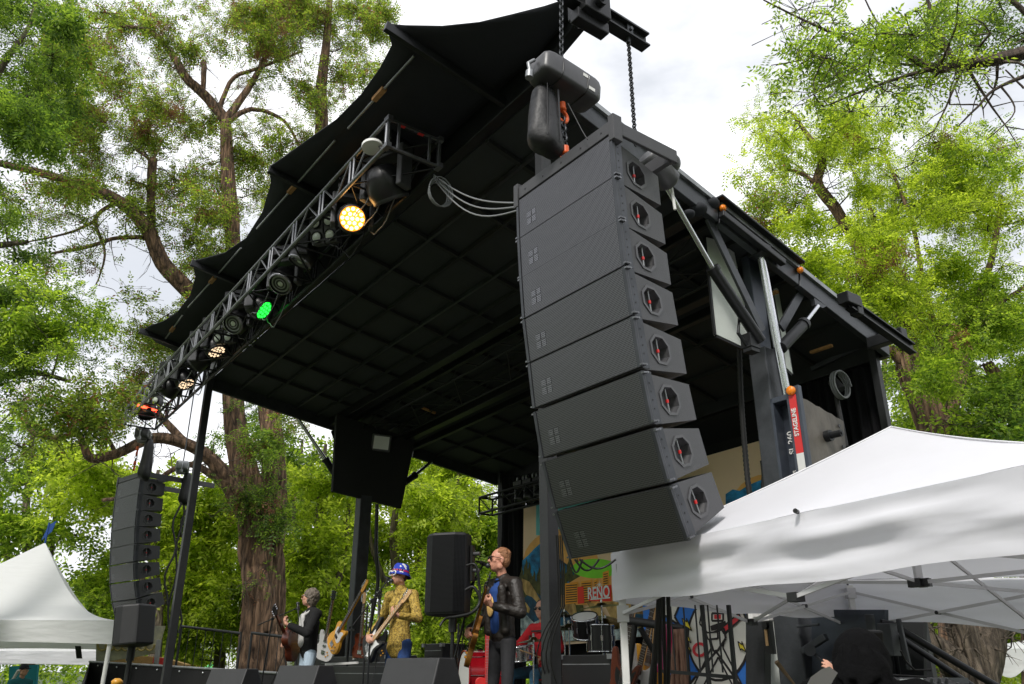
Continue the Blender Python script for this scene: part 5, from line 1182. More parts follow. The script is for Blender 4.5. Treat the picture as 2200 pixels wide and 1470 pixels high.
g0 = tpt(700, 1385, 5.95); guitar('electric_guitar', 'pale electric guitar mostly hidden behind the butterscotch guitar', 'semi', g0, ZV + UV * -.25, -VV - UV * .4, 'tent_inner', 'maple', 'rosewood', None, .6)
g0 = tpt(776, 1385, 5.9); guitar('electric_guitar', 'red-brown electric guitar standing on the dark case behind the tower', 'tele', g0, ZV - UV * .05, -UV * .5 - VV, 'cherry', 'maple', 'rosewood', None, .55, k=.9)
g0 = tpt(814, 1385, 6.0); guitar('electric_guitar', 'black electric guitar standing right of the red-brown guitar', 'semi', g0, ZV + UV * .05, -UV * .5 - VV, 'plastic_black', 'rosewood', 'rosewood', None, .6, k=.9)
# cases and amplifier behind
def casebox(name, label, x0, x1, y0, tt, dp, m='plastic_black', cat='case', h0=DECK):
    a, c = st(P(x0, y0, t=tt)), st(P(x1, y0, t=tt)); t = thing(name, label, cat, S((a[0] + c[0]) / 2, tt, h0)); hz = max(a[2], c[2])
    b = MB(); b.sbx(c[0], a[0], tt, tt + dp, h0, hz); b.build('case_body', M[m], t, .01)
    b = MB()
    for s_ in (a[0], c[0]):
        for h_ in (h0 + .02, hz - .02): b.box(S(s_, tt, h_), (UV, VV, ZV), (.03, .03, .025))
    b.build('corner_guards', M['aluminium_dull'], t)
    b = MB(); b.beam(S((a[0] + c[0]) / 2 - .09, tt - .012, (h0 + hz) / 2), S((a[0] + c[0]) / 2 + .09, tt - .012, (h0 + hz) / 2), .02, .02); b.build('handle', M['chrome'], t)
    b = MB(); b.sbx(c[0] + .02, a[0] - .02, tt - .004, tt, hz - .1, hz - .09); b.build('lid_seam', M['aluminium_dull'], t)
    return t
casebox('road_case', 'long low black road case behind the acoustic guitar player', 655, 835, 1432, 5.5, .6)
casebox('road_case', 'black road case under the guitars beside the dark tower', 690, 832, 1412, 6.0, .5)
casebox('guitar_amplifier', 'black guitar amplifier behind the acoustic guitar player', 640, 720, 1366, 6.3, .35, cat='amplifier')
q = tpt(763, 1402, 5.9); t = thing('coffee_cup', 'white paper cup with a dark sleeve on the road case', 'cup', q - ZV * .1)
b = MB(); b.lathe(q - ZV * .1, ZV, [(0, .035), (.13, .045), (.135, .047), (.15, .04)], 16); b.build('cup', M['white_paint'], t); b = MB(); b.lathe(q - ZV * .08, ZV, [(0, .039), (.06, .043)], 16, cap=False); b.build('sleeve', M['wood_block'], t)
b = MB(); b.beam(tpt(700, 1428, 5.5), tpt(768, 1424, 5.55), .03, .03); tag(b.build('drum_mallet', M['tent_inner'], loc=tpt(735, 1426, 5.5)), 'pale stick with a red end lying on the road case', 'stick')
# amp with light grey face right of the pole speaker
t = casebox('guitar_amplifier', 'dark amplifier with a tilted pale grille behind the pole speaker', 912, 950, 1384, 6.6, .4, cat='amplifier')
# sax/guitar rack on our side of the stage
def mic_stand(label, base, top, mic_dir, boom=None, m='black_metal'):
    t = thing('microphone_stand', label, 'microphone stand', base); b = MB(); base, top = V(base), V(top)
    up_top = boom if boom is not None else top; up_top = V(up_top)
    b.cyl(base + ZV * .25, up_top, .011, n=8); b.build('pole', M[m], t)
    b = MB()
    for k in range(3): a = 2.1 * k + .4; b.tube([base + ZV * .28, base + V((math.cos(a) * .3, math.sin(a) * .3, .01))], .009, 6)
    b.build('tripod', M[m], t)
    if boom is not None: b = MB(); ext = up_top + (up_top - top).normalized() * .35; b.tube([ext, top], .008, 6); b.cyl(up_top - UV * .02, up_top + UV * .02, .022, n=10); b.build('boom', M[m], t)
    d = V(mic_dir).normalized(); b = MB(); b.lathe(top - d * .10, d, [(0, .010), (.02, .012), (.13, .0145), (.15, .0195)], 14); mk = b.build('microphone', M['plastic_black'], t)
    b = MB(); b.ell(top + d * .075, (.025, .025, .025)); b.build('mic_grille', M['steel_dark'], mk)
    b = MB(); b.cyl(top - d * .04, top + d * .01, .021, n=10); b.build('mic_clip', M['plastic_black'], t)
    b = MB(); q0 = top - d * .1; dn = base + ZV * .05; b.tube([q0, q0 - d * .09 - ZV * .02, q0.lerp(dn, .2) - d * .06, q0.lerp(dn, .5) + V((.03, 0, 0)), q0.lerp(dn, .8), dn], .006, 6); b.build('mic_cable', M['cable'], t)
    return t
mouth = loc2w(singer, (-.0, -.17, 1.615)); mt = P(1030, 1208, t=4.72); mdir = mouth - mt; mt2 = mouth - mdir.normalized() * .10
mic_stand('microphone on a stand pointing at the mouth of the singer in leather', S(st(mt2)[0] + .35, st(mt2)[1] - .25, DECK), mt2, mdir, boom=mt2 - mdir.normalized() * .15 - ZV * .18)
mouth = loc2w(bass, (0, -.17, 1.60)); mt = P(826, 1238, t=4.75); mdir = mouth - mt; mt2 = mouth - mdir.normalized() * .09
mic_stand('microphone stand in front of the bass player in the bucket hat', S(st(P(790, 1460, t=4.6))[0], 4.6, DECK), mt2, mdir, boom=P(800, 1290, t=4.6))
mouth = loc2w(left, (-.06, -.2, 1.60)); mt = P(640, 1300, t=4.75); mdir = mouth - mt; mt2 = mouth - mdir.normalized() * .09
mic_stand('microphone on a long boom stand left of the grey-haired player', S(st(P(560, 1460, t=4.6))[0], 4.6, DECK), mt2, mdir, boom=P(585, 1330, t=4.6))
for x, y, lab in ((985, 1340, 'bare black stand pole between the pole speaker and the singer'), (790, 1300, 'thin black stand pole just right of the far dark tower')):
    q = tpt(x, y, 5.2); s_ = st(q)[0]; t = thing('microphone_stand', lab, 'microphone stand', S(s_, 5.2, DECK)); b = MB(); b.cyl(S(s_, 5.2, DECK + .02), q, .012, n=8); b.build('pole', M['black_metal'], t); b = MB(); b.lathe(S(s_, 5.2, DECK), ZV, [(0, .14), (.02, .14), (.03, .05)], 20); b.build('round_base', M['black_metal'], t)

# ------------------------------------------------------------ drum kit
def drum(name, label, c, ax, r, dp, m, front='drum_head', lugs=8, legs=()):
    ax = V(ax).normalized(); c = V(c); t = thing(name, label, 'drum', c, 'drum kit pieces')
    b = MB(); b.lathe(c - ax * dp / 2, ax, [(0, r), (dp, r)], 32, cap=False); b.build('shell', M[m], t)
    for sg in (-1, 1):
        b = MB(); b.lathe(c + ax * sg * (dp / 2 + .002), ax * sg, [(0, r * .99), (.003, 0)], 32, cap=False); b.build('drum_head', M[front], t)
        b = MB(); b.lathe(c + ax * sg * (dp / 2 - .01), ax * sg, [(0, r + .004), (0, r + .012), (.022, r + .012), (.022, r - .004)], 32, cap=False); b.build('hoop', M['chrome'] if m != 'drum_red' or r < .2 else M['drum_red'], t)
    a = ax.orthogonal().normalized(); d = ax.cross(a); b = MB()
    for i in range(lugs):
        q = c + (a * math.cos(2 * math.pi * i / lugs) + d * math.sin(2 * math.pi * i / lugs)) * (r + .01); b.cyl(q - ax * dp * .48, q + ax * dp * .48, .004, n=6); b.box(q, (ax, a, d), (.03, .01, .01))
    b.build('lugs', M['chrome'], t)
    return t
def cymbal(label, c, r, tilt, base_h=DECK):
    c = V(c); t = thing('cymbal', label, 'cymbal', c, 'cymbals of the drum kit'); ax = (ZV + V(tilt)).normalized()
    b = MB(); b.lathe(c, ax, [(-.035, r), (-.02, r * .6), (-.01, r * .25), (.015, r * .16), (.02, 0)], 36, cap=False); b.build('plate', M['cymbal'], t)
    b = MB(); b.cyl((c.x, c.y, base_h + .1), c + ZV * .06, .011, n=10); b.cyl(c + ZV * .02, c + ZV * .045, .016, n=10); q = V((c.x, c.y, base_h + .35))
    for k in range(3): a = 2.1 * k + .3; b.tube([q, V((c.x + math.cos(a) * .28, c.y + math.sin(a) * .28, base_h + .01))], .009, 6)
    b.build('stand', M['chrome'], t); return t
bdc = P(1032, 1452, t=6.25); print('bassdrum', st(bdc)); drum('bass_drum', 'dark red bass drum with a white front head behind the singer', bdc, -VV + UV * .35, .29, .42, 'drum_red')
q = P(1115, 1405, t=6.6); drum('snare_drum', 'chrome snare drum in front of the drummer', q, ZV - VV * .12, .17, .16, 'chrome', lugs=10)
q = P(1140, 1440, t=6.5); 
cymbal('hi-hat cymbal beside the red sleeve of the drummer', P(1146, 1372, t=6.4), .2, -VV * .1)
q = P(1258, 1345, t=7.0); drum('tom_drum', 'black tom drum with chrome rods to the right of the front post', q, ZV * .95 - VV * .35 - UV * .25, .155, .23, 'plastic_black')
q = P(1290, 1372, t=7.1); drum('tom_drum', 'black floor tom half hidden by the white tent leg', q, ZV, .16, .3, 'plastic_black')
cymbal('large dark cymbal under the red city lettering on the backdrop', P(1292, 1298, t=7.3), .28, -VV * .12)
cymbal('cymbal just right of the drummer\'s shoulder', P(1222, 1343, t=7.1), .24, -VV * .15 - UV * .1)
cymbal('small splash cymbal right of the front roof post', P(1212, 1318, t=7.6), .2, VV * .05)
cymbal('tilted cymbal touching the white tent leg', P(1300, 1332, t=7.5), .24, -UV * .4 - VV * .2)
t = thing('drum_stool', 'round black drum stool under the drummer', 'stool', S(sd4, td4 + .1, p4.z)); b = MB(); b.lathe(S(sd4, td4 + .12, p4.z + .44), ZV, [(0, .17), (.09, .18), (.1, .15)], 24); b.build('seat', M['plastic_black'], t); b = MB(); b.cyl(S(sd4, td4 + .12, DECK), S(sd4, td4 + .12, p4.z + .45), .03); b.build('pole', M['chrome'], t)
for sgn, nm in ((1, 'L'), (-1, 'R')):
    w_ = loc2w(drummer, drummer[2]['wr' + nm]); d_ = dir2w(drummer, (-.3 * sgn, -.8, .25)); b = MB(); b.tube([w_ + d_ * .02, w_ + d_ * .4], [.008, .006], 6); tag(b.build('drumstick', M['maple'], loc=w_ + d_ * .05), ['drumstick in the drummer\'s hand behind the front post', 'drumstick in the drummer\'s hand with the yellow wristband'][sgn < 0], 'drumstick')
# keyboard style flat case in front of the toms
t = casebox('road_case', 'dark flat-topped case below the toms, right of the front roof post', 1206, 1312, 1408, 6.2, .55)
b = MB()
red = P(1052, 1470, t=5.7)
guitar('electric_guitar', 'bright red electric guitar standing upright beside the singer\'s leg', 'tele', P(1046, 1492, t=5.7), ZV + UV * .02, -UV - VV * .5, 'red', 'red', 'red', None, .62)
# guitar boat rack behind the tent leg
RT = 5.1
t = thing('guitar_rack', 'black tubular guitar rack behind the white tent leg', 'guitar rack', S(st(P(1390, 1470, t=RT))[0], RT, DECK)); b = MB()
for x0, y0, x1, y1, dt in ((1345, 1333, 1470, 1350, 0), (1365, 1335, 1345, 1490, 0), (1376, 1350, 1400, 1490, .3), (1470, 1350, 1480, 1490, 0), (1345, 1480, 1480, 1500, 0)):
    b.tube([P(x0, y0, t=RT), P(x1, y1, t=RT) + VV * dt], .024, 8)
b.build('frame', M['rubber'], t)
b = MB(); b.tube([P(1345, 1333, t=RT), P(1440, 1346, t=RT)], .034, 10); b.build('foam_rest', M['rubber'], t)
for i, (x, y, dx, k, bm, gm, lab) in enumerate(((1338, 1470, .32, 'bass', 'cherry', 'plastic_black', 'dark wooden bass guitar leaning in the rack right next to the white tent leg'), (1372, 1462, .42, 'bass', 'tent_inner', None, 'cream white electric guitar in the middle of the guitar rack'), (1395, 1440, .2, 'semi', 'tele_wood', None, 'amber electric guitar standing at the back of the guitar rack'), (1410, 1465, .05, 'tele', 'plastic_black', 'white_plastic', 'black electric guitar with white pickguard behind the cable bundle'))):
    g0 = P(x, y, t=RT + .1 + .12 * i); guitar('electric_guitar', lab, k, g0, ZV - UV * dx, -VV - UV * .3, bm, 'maple', 'rosewood', gm, .62, k=.95)
for nm, lab, x, w_, y0, y1, m_ in (('scarf', 'pink and black striped scarf hanging on the guitar rack', 1436, .13, 1342, 1445, 'scarf'), ('scarf', 'brown striped scarf hanging right of the pink one', 1462, .12, 1352, 1500, 'brown_scarf')):
    if 'brown_scarf' not in M:
        mat('brown_scarf', (.16, .06, .04), .9, 0, .6, 8, col2=(.35, .2, .14), stretch=(6, 6, .4))
    a = P(x, y0, t=RT - .05); e = P(x + 4, y1, t=RT - .05); b = MB(); vs = []; n = 14
    for j in range(12):
        p = a.lerp(e, j / 11)
        for i in range(n): u_ = i / (n - 1) - .5; ww = w_ * (.75 + .5 * j / 11); vs.append(p - UV * u_ * ww * 1.2 - VV * (.022 * math.sin(u_ * 19 + j * .25) + .03))
    b.add(vs, [(j * n + i, j * n + i + 1, (j + 1) * n + i + 1, (j + 1) * n + i) for j in range(11) for i in range(n - 1)], True); o = b.build(nm, M[m_], loc=a); s_ = o.modifiers.new('t', 'SOLIDIFY'); s_.thickness = .012; tag(o, lab, 'scarf', 'scarves on the guitar rack')
# railing with vertical bars on our side of the stage
t = thing('stage_railing', 'black metal railing with thin bars in front of the cartoon mural', 'railing', S(5.6, 4.6, DECK)); GT = 4.45
b = MB()
for x0, y0, x1, y1 in ((1425, 1442, 1582, 1456), ): b.beam(P(x0, y0, t=GT), P(x1, y1, t=GT), .022, .022)
for x0, x1, y0 in ((1508, 1528, 1300), (1565, 1585, 1300)): b.beam(P(x0, y0, t=GT), P(x1, 1520, t=GT), .022, .022)
b.build('rail', M['black_paint'], t)
for x0, x1 in ((1440, 1452), (1468, 1478), (1493, 1505), (1520, 1532), (1540, 1553)):
    b = MB(); b.beam(P(x0, 1300, t=GT), P(x1, 1445, t=GT), .008, .008); b.build('bar', M['black_paint'], t)
# ------------------------------------------------------------ painted mountain backdrop
BT = 9.2
bk = thing('painted_backdrop', 'colourful printed backdrop of blue mountains, orange rocks and a city with red RENO lettering', 'backdrop', P(1380, 1400, t=BT))
def fm(name, c, rough=.75, **k): return mat(name, c, rough, **k)
fm('bd_sky', (.92, .69, .46), var=.06, vscale=.6); fm('bd_teal', (.2, .62, .66)); fm('bd_sun', (.95, .5, .14), var=.1); fm('bd_blue', (0.025, 0.167, 0.572), var=.9, vscale=4, col2=(0.039, 0.416, 0.845), stretch=(1, 1, 1.6)); fm('bd_pink', (0.92, 0.477, 0.343)); fm('bd_tree', (.03, .045, .02), var=.6, vscale=7, col2=(0.156, 0.156, 0.039))
fm('bd_orange', (0.92, 0.383, 0.086), var=.85, vscale=5, stretch=(1, 1, .5), col2=(0.92, 0.65, 0.234)); fm('bd_navy', (0.025, 0.045, 0.086), var=.6, vscale=6, col2=(0.026, 0.156, 0.286)); fm('bd_green', (0.275, 0.842, 0.045), var=.15, vscale=2); fm('bd_city', (0.92, 0.41, 0.045), var=.1); fm('bd_red', (0.92, 0.059, 0.032)); fm('bd_water', (0.073, 0.477, 0.68), var=.9, vscale=9, col2=(0.78, 0.92, 0.92)); fm('bd_dark', (.03, .02, .02)); fm('bd_cream', (0.92, 0.92, 0.92)); fm('bd_snow', (0.92, 0.748, 0.545))
bk_n = [0]
def bd(name, pts, m, off, parent=None, T=BT):
    q = [P(x, y, t=T) - VV * (.0035 * off) for x, y in pts]; b = MB(); b.prism(q, VV * .002); return b.build(name, M[m], parent or bk)
bd('sheet', ((1125, 1092), (1636, 946), (1640, 1060), (1640, 1330), (1310, 1378), (1122, 1392)), 'bd_sky', 0)
bd('sky_patch', ((1152, 1086), (1300, 1042), (1300, 1150), (1152, 1150)), 'bd_teal', 1)
def blob_pts(cx, cy, rx, ry, n=28, j=.0, seed=0, a0=0, a1=2 * math.pi):
    rr = random.Random(seed); return [(cx + rx * (1 + rr.uniform(-j, j)) * math.cos(a0 + (a1 - a0) * i / n), cy + ry * (1 + rr.uniform(-j, j)) * math.sin(a0 + (a1 - a0) * i / n)) for i in range(n)]
bd('sun_glow', blob_pts(1205, 1215, 82, 78, 30), 'bd_sun', 2)
bd('sun_glow', blob_pts(1640, 1180, 95, 160, 30), 'bd_sun', 1)
bd('mountain', ((1123, 1205), (1137, 1192), (1150, 1178), (1165, 1165), (1176, 1172), (1190, 1192), (1215, 1212), (1250, 1240), (1250, 1300), (1123, 1300)), 'bd_blue', 3)
bd('mountain_face', ((1165, 1165), (1176, 1172), (1190, 1192), (1202, 1206), (1190, 1212), (1180, 1200), (1172, 1190)), 'bd_pink', 4)
bd('mountain', ((1560, 1062), (1575, 1052), (1590, 1055), (1610, 1042), (1640, 1030), (1640, 1120), (1560, 1120)), 'bd_blue', 3)
bd('mountain', ((1195, 1195), (1222, 1215), (1245, 1228), (1262, 1250), (1200, 1300)), 'bd_blue', 4)
rr = random.Random(12)
for i in range(15):
    x = 1122 + i * 9.2 + rr.uniform(-2, 2); y = 1212 + rr.uniform(-18, 18); w_ = 8; pts = [(x, y)]
    for k in range(1, 6): pts.append((x + w_ * k / 4.2 + (1.6 if k % 2 else -1), y + k * 11))
    for k in range(5, 0, -1): pts.append((x - w_ * k / 4.2 + (1 if k % 2 else -1.6), y + k * 11))
    bd('painted_pine', pts, 'bd_tree', 5 + i * .12)
bd('painted_bushes', ((1122, 1258),) + tuple(blob_pts(1180, 1262, 58, 14, 14, .2, 3, math.pi, 2 * math.pi)) + ((1250, 1262), (1260, 1340), (1122, 1340)), 'bd_tree', 7)
bd('painted_shadow', ((1122, 1290), (1150, 1270), (1190, 1300), (1220, 1310), (1250, 1330), (1250, 1376), (1122, 1385)), 'bd_navy', 8)
for i, pts in enumerate((((1124, 1243), (1140, 1250), (1154, 1272), (1164, 1290), (1158, 1296), (1146, 1283), (1133, 1278), (1124, 1262)), ((1122, 1291), (1133, 1295), (1142, 1308), (1139, 1318), (1128, 1310), (1122, 1305)), ((1160, 1290), (1170, 1298), (1176, 1318), (1168, 1322)), ((1208, 1278), (1226, 1282), (1240, 1302), (1245, 1332), (1236, 1330), (1220, 1312), (1206, 1308)), ((1300, 1295), (1340, 1290), (1380, 1300), (1440, 1296), (1440, 1360), (1390, 1345), (1350, 1352), (1320, 1335)), ((1172, 1250), (1190, 1254), (1196, 1268), (1180, 1268)), ((1262, 1292), (1290, 1300), (1308, 1330), (1280, 1322)))):
    bd('painted_rock', pts, 'bd_orange', 9 + i * .2)
bd('painted_shadow', ((1345, 1318), (1385, 1320), (1390, 1345), (1350, 1350)), 'bd_navy', 11)
bd('painted_water', ((1122, 1330), (1135, 1322), (1150, 1338), (1165, 1330), (1200, 1345), (1240, 1340), (1262, 1352), (1262, 1374), (1122, 1388)), 'bd_water', 10.5)
bd('painted_water', ((1320, 1350), (1345, 1340), (1360, 1352), (1380, 1350), (1380, 1368), (1320, 1376)), 'bd_water', 11.5)
bd('green_hill', blob_pts(1282, 1222, 50, 21, 30), 'bd_green', 9)
bd('painted_city_glow', ((1222, 1255), (1250, 1238), (1320, 1228), (1320, 1300), (1240, 1300)), 'bd_sun', 8.5)
for i, (x0, x1, y0, y1) in enumerate(((1218, 1246, 1252, 1296), (1252, 1276, 1248, 1294), (1280, 1288, 1246, 1290), (1299, 1312, 1228, 1284))):
    o = bd('painted_tower', ((x0, y0 + 2), (x1, y0 - 2), (x1, y1), (x0, y1 + 3)), 'bd_city', 12)
    for k in range(int((y1 - y0) / 5)): bd('painted_windows', ((x0 + 2, y0 + 6 + 5 * k), (x1 - 2, y0 + 4 + 5 * k), (x1 - 2, y0 + 6 + 5 * k), (x0 + 2, y0 + 8 + 5 * k)), 'bd_dark', 13, o)
bd('painted_tower', ((1245, 1262), (1258, 1260), (1260, 1296), (1246, 1298)), 'bd_red', 13.4)
bd('red_sign', ((1270, 1266), (1318, 1257), (1318, 1292), (1270, 1292)), 'bd_red', 14)
for i in range(4): a = i * math.pi / 4; rx = 10 if i % 2 == 0 else 6; bd('painted_star', ((1293 + rx * math.cos(a), 1257 + rx * math.sin(a)), (1293 - .9 * math.sin(a), 1257 + .9 * math.cos(a)), (1293 - rx * math.cos(a), 1257 - rx * math.sin(a)), (1293 + .9 * math.sin(a), 1257 - .9 * math.cos(a))), 'bd_cream', 15 + i * .3)
a, c = P(1272, 1278, t=BT), P(1313, 1271, t=BT)
put_text('lettering', 'RENO', .25, (a + c) / 2 - VV * .065, -UV, ZV, M['bd_cream'], bk, .78)
bd('sign_underline', ((1274, 1287), (1316, 1283), (1316, 1286), (1274, 1290)), 'bd_cream', 16)

# ------------------------------------------------------------ cartoon mural panel (plain generic figure)
mu = thing('mural_panel', 'painted mural panel of a white cartoon guitarist on blue with yellow bolts', 'mural', P(1500, 1470, t=8.4)); MT = 8.4
fm('mu_blue', (0.045, 0.221, 0.748), var=.15, vscale=3); fm('mu_white', (0.842, 0.815, 0.748), var=.08, vscale=3); fm('mu_line', (.03, .025, .025)); fm('mu_yellow', (0.92, 0.748, 0.059)); fm('mu_red', (0.815, 0.059, 0.073), var=.1, vscale=6)
def mp_(name, pts, m, off, line=0):
    q = [P(x, y, t=MT) - VV * (.0035 * off) for x, y in pts]; b = MB(); b.prism(q, VV * .002); o = b.build(name, M[m], mu)
    if line:
        b = MB()
        for i in range(len(q)): b.beam(q[i] - VV * .004, q[(i + 1) % len(q)] - VV * .004, line, .003, up=VV)
        b.build('outline', M['mu_line'], o)
    return o
mp_('board', ((1380, 1290), (1608, 1290), (1612, 1520), (1392, 1520)), 'mu_blue', 0)
mp_('white_shape', ((1380, 1290), (1465, 1290), (1450, 1325), (1462, 1345), (1440, 1330)), 'mu_white', 1, .03)
mp_('white_halo', blob_pts(1545, 1370, 66, 92, 30), 'mu_white', 2, .03)
mp_('white_halo', ((1475, 1480), (1540, 1400), (1612, 1500), (1612, 1520), (1475, 1520)), 'mu_white', 2.6, .03)
mp_('figure', ((1512, 1300), (1570, 1300), (1582, 1340), (1560, 1362), (1555, 1392), (1600, 1480), (1590, 1500), (1545, 1412), (1500, 1500), (1480, 1500), (1530, 1392), (1522, 1360), (1505, 1340)), 'mu_white', 3.6, .022)
mp_('chest_plate', ((1532, 1318), (1556, 1318), (1556, 1334), (1532, 1334)), 'mu_white', 5, .025); mp_('chest_badge', ((1537, 1321), (1551, 1321), (1551, 1330), (1537, 1330)), 'mu_red', 6.5)
mp_('figure_shadow', ((1528, 1345), (1560, 1334), (1565, 1348), (1530, 1356)), 'mu_line', 5)
mp_('painted_neck', ((1552, 1350), (1590, 1318), (1595, 1330), (1558, 1362)), 'mu_red', 6, .02); mp_('painted_body', ((1530, 1362), (1558, 1350), (1562, 1372), (1545, 1398), (1536, 1400), (1530, 1380)), 'mu_white', 6, .03)
mp_('painted_hand', ((1520, 1360), (1545, 1358), (1546, 1372), (1525, 1374)), 'mu_white', 8, .02)
ring = blob_pts(1506, 1396, 16, 16, 20); inner = blob_pts(1506, 1396, 10, 10, 20)
q = [P(x, y, t=MT) - VV * .025 for x, y in ring]; q2 = [P(x, y, t=MT) - VV * .025 for x, y in inner]; b = MB(); b.add(q + q2, [(i, (i + 1) % 20, 20 + (i + 1) % 20, 20 + i) for i in range(20)]); b.build('painted_ring', M['mu_red'], mu)
for x, y, r_ in ((1478, 1342, 15), (1480, 1372, 11), (1480, 1390, 11), (1597, 1390, 13)):
    mp_('painted_bolt', [(x + r_ * a, y + r_ * c) for a, c in ((-.6, -.9), (.1, -.35), (.05, -.9), (.8, .9), (.0, .3), (-.2, .55))], 'mu_yellow', 9, .012)

# ------------------------------------------------------------ white pop-up tent on the right
tn = thing('popup_tent', 'large white pop-up tent in the right foreground with its folding frame showing', 'tent', (2.4, 4.8, 0))
C1, C2, C3, C0 = V((.66, 5.58, 2.36)), V((2.75, 6.9, 2.33)), V((4.13, 4.01, 2.08)), V((2.04, 2.69, 2.35)); PK = V((2.33, 4.72, 3.02))
# recompute the near left corner from the ridge line
C1 = P(1315, 1190, h=2.36); PK = P(1915, 918, z=4.97)
def cloth_tri(b, a, c, pk, n=14, sag=.07, seed=0):
    vs = []; idx = {}; rr = random.Random(seed)
    for i in range(n + 1):
        for j in range(n + 1 - i):
            u_, v_ = i / n, j / n; p = a * (1 - u_ - v_) + c * u_ + pk * v_; w_ = (1 - u_ - v_) * u_ * v_
            edge = u_ * (1 - u_ - v_)
            p = p + ZV * (-sag * 1.8 * v_ * (1 - v_) * .8 - sag * w_ * 6 + .006 * math.sin(u_ * 17 + v_ * 9) * (1 - v_))
            idx[(i, j)] = len(vs); vs.append(p)
    fs = []
    for i in range(n):
        for j in range(n - i):
            fs.append((idx[(i, j)], idx[(i + 1, j)], idx[(i, j + 1)]))
            if j < n - i - 1: fs.append((idx[(i + 1, j)], idx[(i + 1, j + 1)], idx[(i, j + 1)]))
    b.add(vs, fs, True)
# translucent white cloth
def cloth_mat(name, c, tr=.3, bumpy=.4):
    m = bpy.data.materials.new(name); m.use_nodes = True; M[name] = m; n = m.node_tree.nodes; l = m.node_tree.links.new; out = n['Material Output']; b = n['Principled BSDF']
    b.inputs['Base Color'].default_value = (*c, 1); b.inputs['Roughness'].default_value = .75; b.inputs['Specular IOR Level'].default_value = .3
    t = n.new('ShaderNodeTexCoord'); mpn = n.new('ShaderNodeMapping'); mpn.inputs['Scale'].default_value = (1.2, 1.2, 5); z = n.new('ShaderNodeTexNoise'); z.inputs['Scale'].default_value = 1.6; z.inputs['Detail'].default_value = 1.5; z.inputs['Distortion'].default_value = .25
    bp = n.new('ShaderNodeBump'); bp.inputs['Strength'].default_value = bumpy; bp.inputs['Distance'].default_value = .06; l(t.outputs['Object'], mpn.inputs[0]); l(mpn.outputs[0], z.inputs['Vector']); l(z.outputs[0], bp.inputs['Height']); l(bp.outputs[0], b.inputs['Normal'])
    tb = n.new('ShaderNodeBsdfTranslucent'); tb.inputs[0].default_value = (*c, 1); mxs = n.new('ShaderNodeMixShader'); mxs.inputs[0].default_value = tr; l(b.outputs[0], mxs.inputs[1]); l(tb.outputs[0], mxs.inputs[2]); l(mxs.outputs[0], out.inputs[0])
cloth_mat('tent_cloth', (.88, .88, .93), .3, .35); cloth_mat('tent_cloth_old', (.78, .79, .79), .25, .3)
crn = [C1, C2, C3, C0]; b = MB()
for i in range(4): cloth_tri(b, crn[i], crn[(i + 1) % 4], PK, seed=i)
top = b.build('tent_roof', M['tent_cloth'], tn)
VH = .30
for i in range(4):
    a, c = crn[i], crn[(i + 1) % 4]; b = MB(); vs = []; n = 60; rws = 12; out_ = (a + c) / 2 - V((PK.x, PK.y, (a.z + c.z) / 2)); out_.z = 0; out_.normalize()
    for k in range(n + 1):
        u_ = k / n
        for j in range(rws + 1):
            v_ = j / rws; p = a.lerp(c, u_); fold = (.028 * math.sin(v_ * 9 + u_ * 5 + i) + .012 * math.sin(v_ * 15 - u_ * 11) + .006 * math.sin(u_ * 42 + v_ * 6)) * math.sin(math.pi * min(1, v_ * 1.1)) * (math.sin(math.pi * u_) * .8 + .2)
            p = p + out_ * (fold + .012) - ZV * (VH * v_ + .02 * math.sin(math.pi * u_) * v_ + .008 * math.sin(u_ * 19) * v_); vs.append(p)
    b.add(vs, [(k * (rws + 1) + j, k * (rws + 1) + j + 1, (k + 1) * (rws + 1) + j + 1, (k + 1) * (rws + 1) + j) for k in range(n) for j in range(rws)], True)
    b.build('valance', M['tent_cloth'], tn)
b = MB(); q = P(1713, 1100, h=2.36) ; b.cyl(q - V((.02, -.01, 0)) * 0, q + V((-.02, -.03, 0)), .012, n=10); b.build('eyelet', M['plastic_black'], tn)
for i in range(4):
    e_ = crn[i]; pts = [e_.lerp(PK, k / 10) - ZV * (.07 * 1.44 * (k / 10) * (1 - k / 10) - .004) for k in range(11)]; b = MB(); b.tube(pts, .005, 6); b.build('ridge_seam', M['white_fabric'], tn)
mat('tent_frame', (.6, .6, .61), .45, .1); FR = M['tent_frame']; IN = lambda p, k=.05: p.lerp(V((PK.x, PK.y, p.z)), k)
for i, cnr in enumerate(crn):
    q = IN(cnr, .03); b = MB(); hz_ = (cnr.z - .05) / 2; b.box(V((q.x, q.y, hz_)), ((1, 0, 0), (0, 1, 0), (0, 0, 1)), (.022, .022, hz_)); lg = b.build('leg', M['white_paint'], tn, .004)
    b = MB(); b.box(V((q.x, q.y, cnr.z - .38)), ((1, 0, 0), (0, 1, 0), (0, 0, 1)), (.034, .034, .05)); b.box(V((q.x, q.y, cnr.z - .11)), ((1, 0, 0), (0, 1, 0), (0, 0, 1)), (.034, .034, .04)); b.build('bracket', M['tent_frame'], lg)
